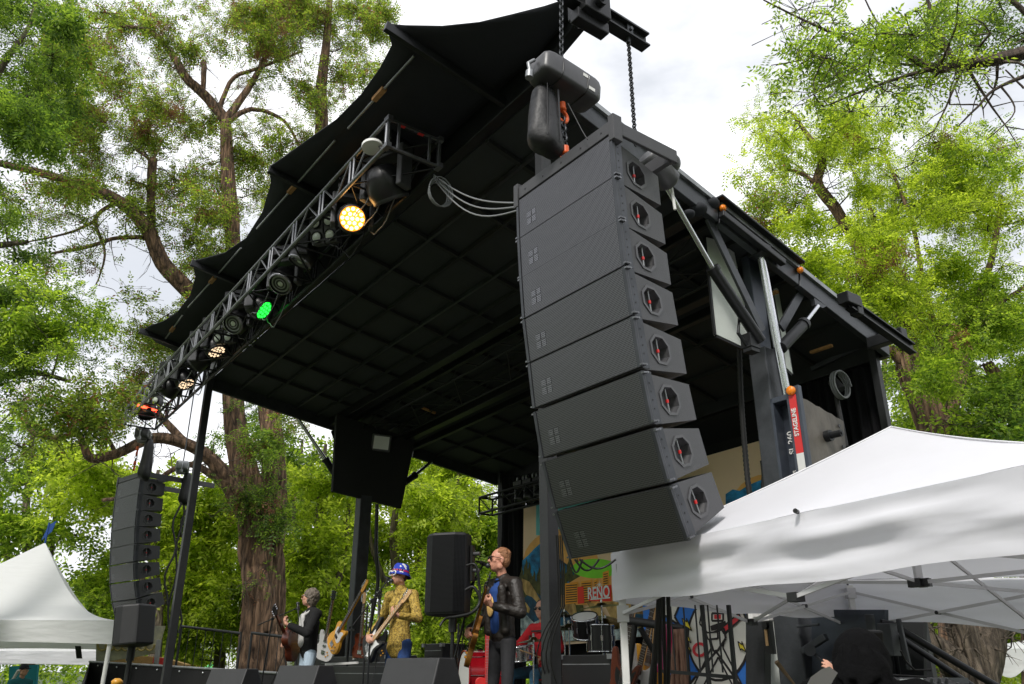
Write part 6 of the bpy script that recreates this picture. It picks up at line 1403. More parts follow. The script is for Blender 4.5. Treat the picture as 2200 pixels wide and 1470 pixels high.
for i in range(4):
    a, c = IN(crn[i], .03), IN(crn[(i + 1) % 4], .03)
    for k in range(2):
        p0, p1 = a.lerp(c, k / 2), a.lerp(c, (k + 1) / 2); off = (c - a).normalized().cross(ZV) * .016; lo_, hi = -.38, -.1
        for sg, (z0, z1) in ((1, (lo_, hi)), (-1, (hi, lo_))):
            b = MB(); b.beam(p0 + ZV * z0 + off * sg, p1 + ZV * z1 + off * sg, .010, .020); b.build('scissor_bar', FR, tn)
        b = MB(); q = p0.lerp(p1, .5) + ZV * ((lo_ + hi) / 2); b.cyl(q - off * 1.7, q + off * 1.7, .014, n=8)
        if k: b.box(p0 + ZV * lo_, ((c - a).normalized(), off.normalized(), ZV), (.03, .03, .022)); b.box(p0 + ZV * hi, ((c - a).normalized(), off.normalized(), ZV), (.03, .03, .022))
        b.build('scissor_joint', M['plastic_black'], tn)
hub_lo, hub_hi = V((PK.x, PK.y, PK.z - .92)), V((PK.x, PK.y, PK.z - .62))
for i in range(4):
    m0 = (IN(crn[i], .03) + IN(crn[(i + 1) % 4], .03)) / 2
    for z0, q1 in ((-.1, hub_lo), (-.38, hub_hi)):
        b = MB(); b.beam(m0 + ZV * z0, q1 + (m0 - q1).normalized() * .04, .010, .020); b.build('scissor_bar', FR, tn)
    m1 = m0.lerp(V((PK.x, PK.y, m0.z)), .5)
b = MB(); b.box((hub_lo + PK) / 2 - ZV * .02, ((1, 0, 0), (0, 1, 0), (0, 0, 1)), (.018, .018, (PK.z - hub_lo.z) / 2 - .03)); b.build('centre_pole', FR, tn)
for q in (hub_lo, hub_hi):
    b = MB(); b.box(q, ((.707, .707, 0), (-.707, .707, 0), (0, 0, 1)), (.06, .022, .022)); b.box(q, ((-.707, .707, 0), (.707, .707, 0), (0, 0, 1)), (.06, .022, .0225)); b.build('hub_bracket', M['plastic_black'], tn)

# ------------------------------------------------------------ frame tents on the left and far tents
def frame_tent(name, label, pk, eave_pts, val, m, scallop=.0, curve=.22, legs_h=0, n=16, group=None, finial=None):
    """eave_pts: four corners in order; pk: peak"""
    cx = sum((p for p in eave_pts), V((0, 0, 0))) / len(eave_pts); t = thing(name, label, 'tent', (cx.x, cx.y, 0), group); b = MB(); N_ = len(eave_pts)
    for i in range(N_):
        a, c = eave_pts[i], eave_pts[(i + 1) % N_]; vs = []
        for k in range(n + 1):
            e = a.lerp(c, k / n)
            for j in range(n + 1):
                v_ = j / n; p = e.lerp(pk, v_); p = p - ZV * (pk.z - cx.z) * curve * math.sin(math.pi * v_) * (1 - .35 * v_) - (V((cx.x, cx.y, 0)) - V((e.x, e.y, 0))) * -.0; vs.append(p)
        b.add(vs, [(k * (n + 1) + j, (k + 1) * (n + 1) + j, (k + 1) * (n + 1) + j + 1, k * (n + 1) + j + 1) for k in range(n) for j in range(n)], True)
    b.build('tent_roof', m, t)
    for i in range(N_):
        a, c = eave_pts[i], eave_pts[(i + 1) % N_]; vs = []; o_ = (a + c) / 2 - cx; o_.z = 0; o_.normalize(); b = MB(); kk = 36
        for k in range(kk + 1):
            e = a.lerp(c, k / kk) + o_ * (.01 + .015 * math.sin(k * .9)); z = val * (1 + scallop * abs(math.sin(k * math.pi / 6))); arch = .12 * val * math.sin(math.pi * k / kk); vs += [e, e - ZV * (z - arch) * .5 + o_ * .01 * math.sin(k), e - ZV * (z - arch)]
        b.add(vs, [(k * 3 + j, k * 3 + j + 1, k * 3 + 3 + j + 1, k * 3 + 3 + j) for k in range(kk) for j in range(2)], True); b.build('valance', m, t)
    for e in eave_pts: q = e.lerp(cx, .02); b = MB(); b.cyl(V((q.x, q.y, 0)), V((q.x, q.y, e.z - .02)), .04, n=10); b.build('leg', M['white_paint'], t)
    return t
def rect_from(c_near, dir1, l1, dir2, l2): a = V(c_near); return [a, a + V(dir1) * l1, a + V(dir1) * l1 + V(dir2) * l2, a + V(dir2) * l2]
ea = P(250, 1335, z=15.2); pk = P(97, 1166, z=18.5); print('tent1', ea, pk)
cc = V((pk.x, pk.y, 0)); r1 = V((ea.x, ea.y, 0)) - cc; r2 = V((-r1.y, r1.x, 0)); eav = [V((*(cc + v_).xy, 2.5)) for v_ in (r1, V((1.1, 2.4, 0)), V((-4, 3, 0)), -r2)]
frame_tent('frame_tent', 'large white high-peaked tent at the left edge with a small blue flag on top', pk, eav, .42, M['tent_cloth_old'], curve=.26)
b = MB(); b.cyl(pk - ZV * .1, pk + ZV * .45, .02); b.prism([pk + ZV * .4, pk + ZV * .5 + V((.16, 0, 0)), pk + ZV * .25 + V((.1, 0, 0)), pk + ZV * .05 - V((.1, 0, 0))], V((0, .01, 0)))
tag(b.build('flag', M['blue_cloth'], loc=pk), 'small blue flag on the peak of the big left tent', 'flag')
ea = P(190, 1420, h=2.2); pk = P(60, 1340, z=24); cc = V((pk.x, pk.y, 0)); r1 = V((3.2, -1.5, 0)); r2 = V((1.5, 3.2, 0)); eav = [V((*(cc + v_).xy, 2.1)) for v_ in (r1, r2, -r1, -r2)]; print('tent2', pk)
frame_tent('frame_tent', 'lower white pop-up tent behind and below the big left tent', pk, eav, .35, M['tent_cloth'], curve=.1)
pk = P(2240, 1370, z=13); cc = V((pk.x, pk.y, 0)); print('tentR', pk); r1 = V((-1.45, -1.0, 0)); r2 = V((1.0, -1.45, 0)); eav = [V((*(cc + v_).xy, 1.93)) for v_ in (r1, r2, -r1, -r2)]
frame_tent('frame_tent', 'dull white tent with a scalloped valance in the bottom right corner', pk, eav, .3, M['tent_cloth_old'], scallop=.35, curve=.12)
mat('tent_red', (.7, .05, .06), .8); mat('tent_green', (.1, .5, .18), .8)
for x, y, z, m_, lab, sz in ((412, 1419, 45, 'tent_red', 'small red tent far away below the left railing', 1.5), (463, 1417, 45, 'tent_green', 'small green tent far away left of the big trunk', 1.9), (497, 1418, 42, 'tent_cloth', 'small white tent far away just left of the big trunk', 1.2), (640, 1375, 26, 'tent_cloth', 'white tent roof behind the acoustic guitar player, right of the trunk', 2.0)):
    pk = P(x, y, z=z); cc = V((pk.x, pk.y, 0)); r1 = V((sz, -sz * .2, 0)); r2 = V((sz * .2, sz, 0)); ez = pk.z - .55 * sz; eav = [V((*(cc + v_).xy, ez)) for v_ in (r1, r2, -r1, -r2)]
    frame_tent('distant_tent', lab, pk, eav, .2, M[m_], curve=.08, n=8, group='distant tents')
# concession trailer behind the left speaker
t = thing('painted_booth', 'pale booth with swirly painted panels behind the small left speaker', 'booth', P(265, 1430, z=17.5)); mat('booth', (.5, .5, .45), .7, 0, .5, 2.5, col2=(0.806, 0.754, 0.52)); mat('booth_swirl', (.45, .36, .12), .7)
q = [P(x, y, z=17) for x, y in ((206, 1365), (215, 1345), (352, 1345), (335, 1402), (300, 1410), (206, 1425))]; b = MB(); b.prism(q, V((0, .1, 0))); b.build('panel', M['booth'], t)
b = MB()
for i in range(7):
    pts = [P(218 + i * 17 + 12 * math.cos(a) * (1 - a * .1), 1385 + 15 * math.sin(a) * (1 - a * .08), z=16.96) for a in [k * .5 for k in range(9)]]; b.tube(pts, .02, 5)
b.build('swirls', M['booth_swirl'], t)
q = [P(x, y, z=17.4) for x, y in ((235, 1422), (270, 1408), (345, 1412), (400, 1428), (395, 1445), (235, 1440))]; b = MB(); b.prism(q, V((0, .3, 0))); b.build('counter_awning', M['maple'], t)
b = MB(); b.beam(P(330, 1418, z=17.2), P(356, 1422, z=17.2), .08, .12); b.build('red_trim', M['red'], t)
b = MB(); b.cyl(V((*P(340, 1430, z=16.8).xy, 0)), P(342, 1375, z=16.8), .05); b.build('support_post', M['grey_stone'], t)
b = MB(); b.prism([P(x, y, z=19) for x, y in ((161, 1388), (173, 1388), (176, 1415), (164, 1415))], V((0, .02, 0))); tag(b.build('banner_flag', M['plastic_black'], loc=P(168, 1415, z=19)), 'narrow dark banner with pale marks between the two left tents', 'banner')
# dark screen fence on the left
p0, p1 = P(192, 1424, z=16.5), P(640, 1452, z=12.6); p00 = P(176, 1470, z=13.5)
t = thing('screen_fence', 'long black cloth-covered fence across the lower left', 'fence', ((p0 + p1) / 2).xy.to_3d())
b = MB(); vs = []; n = 60
for k in range(n + 1):
    e = p0.lerp(p1, k / n); nn = V((.5, -.86, 0))
    for j in range(5): vs.append(V((e.x, e.y, e.z * (1 - j / 4))) + nn * (.02 * math.sin(k * 1.1 + j * .8) * (j > 0)))
b.add(vs, [(k * 5 + j, k * 5 + j + 1, k * 5 + 5 + j + 1, k * 5 + 5 + j) for k in range(n) for j in range(4)], True); o = b.build('screen_cloth', M['skirt_cloth'], t)
b = MB(); b.tube([p0 + ZV * .02, p1 + ZV * .02], .022, 8); b.build('top_rail', M['aluminium_dull'], t)
q0 = P(178, 1470, z=14.2); b = MB(); b.prism([p0, V((p0.x, p0.y, 0)), V((q0.x - .3, q0.y, 0)), V((q0.x, q0.y, q0.z))], V((.02, 0, 0))); b.build('end_cloth', M['skirt_cloth'], t)
b = MB()
for k in range(9): q = p0.lerp(p1, (k + .5) / 9) - ZV * .05; b.ell(q + V((.5, -.86, 0)) * .03, (.02, .02, .02), None, 8, 6)
b.build('fastener', M['aluminium'], t)
# railings at the far end of the stage
def railing(label, x0, y0, x1, y1, z0, z1, nb, hgt=1.05):
    a, c = P(x0, y0, z=z0), P(x1, y1, z=z1); t = thing('stage_railing', label, 'railing', ((a + c) / 2) - ZV * hgt); b = MB(); b.tube([a, c], .024, 8); b.tube([a - ZV * (hgt - .1), c - ZV * (hgt - .1)], .02, 8); b.build('rail', M['black_paint'], t)
    for k in range(nb + 1):
        q = a.lerp(c, k / nb); b = MB(); r_ = .024 if k in (0, nb) else .008; b.tube([q, q - ZV * (hgt if k in (0, nb) else hgt - .1)], r_, 6); b.build('post' if k in (0, nb) else 'bar', M['black_paint'], t)
railing('black railing with thin bars left of the big trunk at the far stage end', 390, 1346, 518, 1361, 15.5, 14.6, 7)
railing('black railing crossing in front of the big trunk at the far stage end', 541, 1360, 640, 1372, 14.4, 13.4, 5)
# back lighting bar truss
a, c = P(1030, 1075, t=8.6), P(1190, 1040, t=8.6); t = thing('back_truss', 'short black box truss hanging at the back of the stage above the curtain', 'truss', (a + c) / 2)
offs = [(0, 0), (0, -.3), (.3, 0), (.3, -.3)]; c = a - UV * 5.0 + ZV * .02
b = MB()
for tt, zz in offs: b.tube([a + VV * tt + ZV * (zz + .05), c + VV * tt + ZV * (zz + .05)], .022, 6)
b.build('chord', M['black_metal'], t); b = MB()
for i in range(14):
    q0, q1 = a.lerp(c, i / 14) + ZV * .05, a.lerp(c, (i + 1) / 14) + ZV * .05
    for tt in (0, .3): b.tube([q0 + VV * tt - ZV * (.3 * (i % 2)), q1 + VV * tt - ZV * (.3 * ((i + 1) % 2))], .011, 5)
    b.tube([q0 + VV * (.3 * (i % 2)), q1 + VV * (.3 * ((i + 1) % 2))], .011, 5)
for tt in (0, .3): b.tube([a + VV * tt + ZV * .05, a + VV * tt - ZV * .25], .018, 6)
b.tube([a + ZV * .05, a + VV * .3 + ZV * .05], .018, 6); b.tube([a - ZV * .25, a + VV * .3 - ZV * .25], .018, 6); b.build('lacing', M['black_metal'], t)
for i, x in enumerate((1120, 1140, 1162)):
    q = P(x, 1068 - (x - 1120) * .2, t=8.7); moving_head(['leftmost dark light under the short back truss', 'middle dark light under the short back truss', 'rightmost visible dark light under the short back truss'][i], q, -VV * .5 - ZV, dots=False, scale=.8, group='dark lights on the back truss')
# stairs handrails on the right
t = thing('stair_railing', 'pair of sloping black handrails descending to the lower right', 'railing', P(2000, 1470, z=6.2)); b = MB()
b.tube([P(1848, 1342, z=6.4), P(1868, 1336, z=6.4), P(1895, 1344, z=6.4), P(2105, 1485, z=5.9)], .024, 8); b.tube([P(1893, 1338, z=6.0), P(1915, 1341, z=6.0), P(2150, 1480, z=5.6)], .026, 8); b.build('handrail', M['black_metal'], t)
b = MB()
for x, y, y2 in ((1902, 1345, 1400), (1915, 1342, 1520)): b.tube([P(x, y, z=6.3), P(x + 25, y2, z=6.3)], .02, 6)
b.build('post', M['black_metal'], t)
t = thing('stair_flight', 'dark stair flight below the sloping handrails', 'stairs', P(2010, 1500, z=6)); b = MB()
for i in range(6): q = P(1960 + i * 26, 1462 + i * 14, z=6.1 - i * .05); b.box(q, (UV, VV, ZV), (.35, .14, .02))
b.build('tread', M['steel_dark'], t)
# control desk behind the hooded person
t = thing('mixing_desk', 'dark mixing desk with knobs and an open case lid in front of the hooded person', 'mixing desk', P(1930, 1480, z=4.3)); q = P(1960, 1462, z=4.3)
ax = (V((.9, .35, 0)).normalized(), V((-.35, .9, .35)).normalized()); nn = ax[0].cross(ax[1]); b = MB(); b.box(q - ZV * .1, (ax[0], ax[1], nn), (.42, .2, .05)); b.build('surface', M['plastic_black'], t, .01)
b = MB(); rr = random.Random(5)
for i in range(14):
    for j in range(5): p = q - ZV * .1 + ax[0] * (-.36 + i * .055) + ax[1] * (-.15 + j * .07) + nn * .05; b.cyl(p, p + nn * rr.choice((.012, .02)), .009, n=8)
b.build('knobs', M['aluminium_dull'], t)
b = MB(); b.box(q + ZV * .02 - ax[0] * .32, (ax[0], ax[1], nn), (.12, .14, .03)); b.build('side_unit', M['plastic_black'], t, .008)
b = MB(); b.box(P(1862, 1376, z=4.1), (V((.97, .2, 0)).normalized(), V((-.2, .97, .3)).normalized(), V((0, -.25, .97)).normalized()), (.09, .015, .05)); b.build('case_lid', M['plastic_black'], t, .01)
b = MB(); b.tube([P(1935, 1398, z=4.2), P(1945, 1420, z=4.2), P(1965, 1440, z=4.2), P(2000, 1440, z=4.2)], .006, 5); b.tube([P(1860, 1400, z=4.2), P(1900, 1450, z=4.2), P(1990, 1455, z=4.2)], .006, 5); b.build('desk_cables', M['cable'], t)
b = MB(); b.prism([P(x, y, z=4.1) for x, y in ((1935, 1464), (1985, 1462), (1990, 1480), (1938, 1480))], V((0, .01, .01))); b.build('screen', M['white_panel'], t)
b = MB(); q = P(1668, 1425, z=6.2); b.tube([P(1668, 1422, z=6.2), P(1690, 1450, z=6.2), P(1715, 1480, z=6.1)], [.018, .014, .006], 8); tag(b.build('canvas_bag', M['tan_strap'], loc=P(1700, 1470, z=6.2)), 'tan strap bag hanging beside the white side panel', 'bag')
b = MB(); a_ = P(1652, 1370, t=6.5); b.box(a_, (UV, VV, ZV), (.04, .03, .14)); b.cyl(a_ - VV * .05 + ZV * .1, a_ + ZV * .1, .03); tag(b.build('control_box', M['plastic_black'], loc=a_), 'black control box with an orange label beside the trailer post', 'control box')
b = MB(); b.box(a_ - VV * .035 - ZV * .0, (UV, VV, ZV), (.015, .003, .07)); o = b.build('orange_label', M['maple'], bpy.data.objects['control_box'])
q = P(1634, 1308, t=6.3); t = thing('ratchet_box', 'white box mounted at the top of the black trailer post under the tent edge', 'box', q); b = MB(); b.box(q, (UV, VV, ZV), (.11, .05, .11)); b.build('box_body', M['white_paint'], t, .01); b = MB(); b.box(q - VV * .055, (UV, VV, ZV), (.05, .004, .07)); b.build('box_cover', M['tent_inner'], t)
# background people on the left
J = dict(base_J, elL=(.3, 0, 1.15), wrL=(.28, -.1, .9), elR=(-.3, 0, 1.15), wrR=(-.28, -.1, .9), handL=((0, -.1, -1), (-1, 0, 0), .4, 1), handR=((0, -.1, -1), (1, 0, 0), .4, -1))
pb = P(47, 1450, z=17); print('bgp', pb); t, hc, hq = human('person in a dark cap and teal shirt standing far left beyond the black fence', V((pb.x, pb.y, -.05)), R(60), J, {})
b = MB(); torso(b, J, .02, .95); sleeve(b, J, 'L', .07, .9, 2); sleeve(b, J, 'R', .07, .9, 2); fuse(b, 'shirt', M['teal_cloth'], t, .014, 2)
b = MB(); legs(b, J, .01); fuse(b, 'trousers', M['trouser_dark'], t, .016, 2)
b = MB(); b.ell(hc + V((0, .01, .05)), (.09, .105, .075)); b.caps(hc + V((0, -.09, .04)), .05, hc + V((0, -.16, .035)), .045, 10, .25, (1, 0, 0)); fuse(b, 'cap', M['trouser_dark'], t, .008, 1)
b = MB(); b.prism([P(x, y, z=20) for x, y in ((20, 1432), (80, 1428), (76, 1475), (18, 1475))], V((0, .1, 0))); tag(b.build('teal_board', M['teal_board'], loc=P(50, 1475, z=20)), 'teal board behind the person in the cap at the far left', 'board')
b = MB(); b.beam(P(25, 1465, z=19), P(40, 1440, z=19), .05, .05); tag(b.build('white_pole', M['white_paint'], loc=P(25, 1470, z=19)), 'short white slanted pole in front of the teal board', 'pole')
b = MB(); q = P(252, 1463, z=13.3); b.lathe(q - ZV * .2, ZV, [(0, .05), (.12, .05), (.16, .09), (.2, .09), (.24, .04)], 14); tag(b.build('lamp_post_cap', M['tele_wood'], loc=q), 'small yellow capped object sticking up below the thin speaker pole', 'cap')
for i, (x, y, z) in enumerate(((152, 1395, 21), (8, 1395, 24))):
    pass
# ------------------------------------------------------------ trees
def PY(px, py, Y): d = ray(px, py); return d * (Y / d.y) + Vector((0, 0, EYE))
nrg = np.random.default_rng(11)
def crom(pts, rs, n=5, wob=.0, rr=None):
    out = []; ro = []
    for i in range(len(pts) - 1):
        p0, p1, p2, p3 = pts[max(i - 1, 0)], pts[i], pts[i + 1], pts[min(i + 2, len(pts) - 1)]
        for k in range(n):
            f = k / n; q = .5 * ((2 * p1) + (p2 - p0) * f + (2 * p0 - 5 * p1 + 4 * p2 - p3) * f * f + (3 * p1 - p0 - 3 * p2 + p3) * f ** 3)
            r = rs[i] * (1 - f) + rs[i + 1] * f
            if rr and wob: q = q + V((rr.uniform(-1, 1), rr.uniform(-1, 1), rr.uniform(-1, 1))) * r * wob
            out.append(q); ro.append(r)
    out.append(pts[-1]); ro.append(rs[-1]); return out, ro
from mathutils import noise as mno
def trunk_tube(b, pts, rs, n=20, ridge=.0, seed=0):
    if ridge and rs[0] > .3:
        q2, r2 = crom(pts, rs, 3); pts, rs = q2, r2; n = 84
    m = len(pts); vs = []; px = None; rr = random.Random(seed); ph = [rr.uniform(0, 6.28) for _ in range(5)]
    for i in range(m):
        d = (pts[min(i + 1, m - 1)] - pts[max(i - 1, 0)]).normalized()
        if px is None: px = d.orthogonal().normalized()
        px = (px - d * px.dot(d)).normalized(); py = d.cross(px)
        for j in range(n):
            a = 2 * math.pi * j / n; k = 1 + ridge * (.5 * math.sin(a * 5 + i * .05 + ph[0]) + .35 * math.sin(a * 11 + i * .09 + ph[1]) + .3 * math.sin(a * 3 + i * .13 + ph[2]) + .35 * math.sin(a * 19 - i * .06 + ph[3]))
            if n > 60: k += ridge * 1.1 * (mno.turbulence((math.cos(a) * 3.1 + seed, math.sin(a) * 3.1, pts[i].z * .55), 4, True, noise_basis='PERLIN_ORIGINAL') - .8) + ridge * .7 * mno.noise((math.cos(a) * 9, math.sin(a) * 9 + seed, pts[i].z * .8))
            vs.append(pts[i] + (px * math.cos(a) + py * math.sin(a)) * rs[i] * k)
    b.add(vs, [(i * n + j, i * n + (j + 1) % n, (i + 1) * n + (j + 1) % n, (i + 1) * n + j) for i in range(m - 1) for j in range(n)], True)
def leaf_arrays(C0, D, size, pairs, lw, ll):
    """compound leaves: base C0 (N,3), direction D (N,3), size (N,) -> quads"""
    N = len(C0); up = np.tile(np.array([0, 0, 1.0]), (N, 1)) + nrg.normal(0, .45, (N, 3))
    side = np.cross(D, up); side /= np.linalg.norm(side, axis=1, keepdims=True) + 1e-9; nn = np.cross(side, D)
    quads = []
    def leaflet(base, dirn, l_, w_):
        perp = np.cross(dirn, nn); perp /= np.linalg.norm(perp, axis=1, keepdims=True) + 1e-9
        mid = base + dirn * (l_ * .5)[:, None]; tip = base + dirn * l_[:, None] - np.array([0, 0, 1.0]) * (l_ * .12)[:, None]
        quads.append(np.stack([base, mid + perp * (w_ * .5)[:, None], tip, mid - perp * (w_ * .5)[:, None]], 1))
    for k in range(pairs):
        f = (k + .6) / (pairs + .3); droop = -.22 * f * f
        base = C0 + D * (size * f)[:, None] + np.array([0, 0, 1.0]) * (size * droop)[:, None]; sc = ll * (1 - .35 * abs(f - .45)) * nrg.uniform(.8, 1.2, N)
        for sg in (-1, 1):
            dd = side * sg + D * .45 + nn * nrg.normal(0, .25, (N, 1)); dd /= np.linalg.norm(dd, axis=1, keepdims=True); leaflet(base, dd, sc, sc * lw)
    leaflet(C0 + D * size[:, None] - np.array([0, 0, .2]) * size[:, None], D, np.full(N, ll), np.full(N, ll * lw))
    return np.concatenate(quads, 0)
def quad_object(name, Q, m, parent, smooth=False):
    org = np.array(wloc(parent)); n = len(Q); me = bpy.data.meshes.new(name); me.vertices.add(n * 4); me.loops.add(n * 4); me.polygons.add(n)
    me.vertices.foreach_set('co', (Q.reshape(-1, 3) - org).astype(np.float32).ravel()); me.loops.foreach_set('vertex_index', np.arange(n * 4, dtype=np.int32))
    me.polygons.foreach_set('loop_start', np.arange(0, n * 4, 4, dtype=np.int32)); me.polygons.foreach_set('loop_total', np.full(n, 4, dtype=np.int32)); me.materials.append(M[m]); me.update(calc_edges=True)
    o = bpy.data.objects.new(name, me); C.objects.link(o); o.parent = parent; return o
NQ = [0]
KINDS = {'fine': dict(size=(.17, .28), pairs=4, lw=.44, ll=.082), 'mid': dict(size=(.2, .32), pairs=3, lw=.5, ll=.11), 'coarse': dict(size=(.25, .42), pairs=3, lw=.5, ll=.16), 'near': dict(size=(.17, .27), pairs=7, lw=.4, ll=.042), 'far': dict(size=(.4, .6), pairs=2, lw=.6, ll=.26)}
def tree(label, limbs, regions, base, bark='bark', kind='fine', leafm='leaf_olive', ridge=.12, cat='tree', name='tree', group=None, seed=1, pods=0, link=7.0, twr=1.0, clump=(.35, .75), flat=.6, dens=3.0, twigs=.3, twl=1.0):
    rr = random.Random(seed); t = thing(name, label, cat, base, group); tb = MB(); nodes = []
    for li, l_ in enumerate(limbs):
        pts = [PY(x, y, Y) if not isinstance(x, Vector) else x for (x, y, Y, r) in l_]; rs = [q[3] for q in l_]
        p2, r2 = crom(pts, rs, 6, .12 if rs[0] < .2 else .025, rr); trunk_tube(tb, p2, r2, 28 if rs[0] > .2 else (12 if rs[0] > .06 else 7), ridge if rs[0] > .12 else 0, seed + li)
        for a, r in zip(p2, r2): nodes.append((a, r))
    dead = MB()
    for nd, r_ in nodes:
        if .03 < r_ < .26 and rr.random() < twigs:
            for q_ in range(2):
                dv = V((rr.gauss(0, 1), rr.gauss(0, 1), rr.gauss(-.1, .7))).normalized(); L_ = rr.uniform(.35, 1.1) * twl; pts = [nd + dv * r_ * .5]
                for s_ in range(4): dv = (dv + V((rr.gauss(0, .35), rr.gauss(0, .35), rr.gauss(-.05, .3)))).normalized(); pts.append(pts[-1] + dv * L_ / 4)
                dead.tube(pts, [.016, .012, .009, .006, .003], 4, cap=False)
                for s_ in (1, 2, 3):
                    d2 = (dv + V((rr.gauss(0, .9), rr.gauss(0, .9), rr.gauss(0, .6)))).normalized(); e_ = pts[s_] + d2 * L_ * .35; dead.tube([pts[s_], pts[s_].lerp(e_, .5) + V((0, 0, .02)), e_], [.007, .005, .002], 3, cap=False)
    kd = KINDS[kind]; la = kd['pairs'] * 2 + 1; leaf_area = la * kd['ll'] ** 2 * kd['lw'] * .5 * .85
    npos = [np.array(n_[0]) for n_ in nodes]; nrad = [n_[1] for n_ in nodes]; quads = {}; bb = MB()
    for rg in regions:
        cx, cy, rx, ry, Y, tau = rg[:6]; lm = rg[6] if len(rg) > 6 else leafm; dep = rg[7] if len(rg) > 7 else 1.6
        d = ray(cx, cy); z = Y / d.y; mpp = z / F; area = math.pi * rx * ry * mpp * mpp; total = int(tau * area / leaf_area * dens)
        R_ = rr.uniform(*clump) * (1.0); ncl = max(3, int(area / (1.3 * (sum(clump) / 2) ** 2))); per = max(8, total // ncl); cl = []
        for i in range(ncl):
            a = rr.uniform(0, 6.283); q = math.sqrt(rr.uniform(0, 1)); c = PY(cx + rx * q * math.cos(a), cy + ry * q * math.sin(a), Y + rr.uniform(-dep, dep)); cl.append((c, rr.uniform(*clump)))
        if npos:
            arr = np.array(npos); dist = [float(np.min(np.linalg.norm(arr - np.array(c[0]), axis=1))) for c in cl]; cl = [c for _, c in sorted(zip(dist, cl), key=lambda e: e[0])]
        for c, Rc in cl:
            arr = np.array(npos); ca = np.array(c); dd = np.linalg.norm(arr - ca, axis=1) + .5 * np.maximum(0, arr[:, 2] - ca[2]); k = int(np.argmin(dd)); s0 = Vector(npos[k]); L_ = (c - s0).length
            r0 = min(nrad[k] * .6, .012 + .009 * L_) * twr; r0 = max(r0, .008)
            if L_ < link:
                mid1 = s0.lerp(c, .35) + V((rr.uniform(-.12, .12), rr.uniform(-.12, .12), rr.uniform(-.05, .2))) * L_; mid2 = s0.lerp(c, .7) + V((rr.uniform(-.1, .1), rr.uniform(-.1, .1), rr.uniform(-.05, .15))) * L_
                pp, rrr = crom([s0, mid1, mid2, c], [r0, r0 * .8, r0 * .6, r0 * .4], 3); bb.tube(pp, rrr, 5, cap=False)
                for a_, r_ in list(zip(pp, rrr))[3::3]: npos.append(np.array(a_)); nrad.append(r_)
            ends = []
            for j in range(10 if kind != 'far' else 2):
                e = c + V((rr.gauss(0, 1), rr.gauss(0, 1), rr.gauss(.1, .5))).normalized() * Rc * rr.uniform(.6, 1.45); m_ = c.lerp(e, .5) + V((rr.uniform(-.1, .1), rr.uniform(-.1, .1), rr.uniform(-.02, .16))) * Rc
                bb.tube([c, m_, e], [r0 * .4, r0 * .3, .004], 4, cap=False); ends.append((c, m_, e))
            # leaves along the twigs with spread
            nl = max(6, int(per * rr.uniform(.5, 1.5) * (Rc / (sum(clump) / 2)) ** 2)); E = np.array([[tuple(x) for x in e] for e in ends]); ii = nrg.integers(0, len(ends), nl); f = nrg.uniform(.15, 1.08, nl)[:, None]
            pos = (E[ii, 0] * (1 - f) ** 2 + 2 * E[ii, 1] * f * (1 - f) + E[ii, 2] * f ** 2) + nrg.normal(0, Rc * .15, (nl, 3)) * np.array([1, 1, flat])
            D = nrg.normal(0, 1, (nl, 3)) + (pos - ca) / Rc * .8; D[:, 2] -= .35; D /= np.linalg.norm(D, axis=1, keepdims=True)
            lsc = rr.uniform(.75, 1.3); q = leaf_arrays(pos, D, nrg.uniform(*kd['size'], nl) * lsc, kd['pairs'], kd['lw'], kd['ll'] * lsc); quads.setdefault(lm, []).append(q); NQ[0] += len(q)
            if pods and rr.random() < pods:
                npd = int(nl * .5); pp_ = c + V((rr.uniform(-.3, .3), rr.uniform(-.3, .3), rr.uniform(-.2, .2))); pos2 = np.array(pp_) + nrg.normal(0, Rc * .22, (npd, 3)); D2 = nrg.normal(0, 1, (npd, 3)); D2[:, 2] -= 1.2; D2 /= np.linalg.norm(D2, axis=1, keepdims=True)
                q = leaf_arrays(pos2, D2, np.full(npd, .12), 2, .5, .06); quads.setdefault('leaf_pod', []).append(q); NQ[0] += len(q)
    tb.build('trunk', M[bark], t)
    if dead.v: dead.build('dead_twigs', M['bark_grey'], t)
    if bb.v: bb.build('branches', M['bark_thin'], t)
    for i, (lm, qs) in enumerate(quads.items()): quad_object('crown' if lm != 'leaf_pod' else 'seed_pods', np.concatenate(qs, 0), lm, t)
    return t
def base_of(px, py, Y): p = PY(px, py, Y); return (p.x, p.y, 0)
YA = 19.5
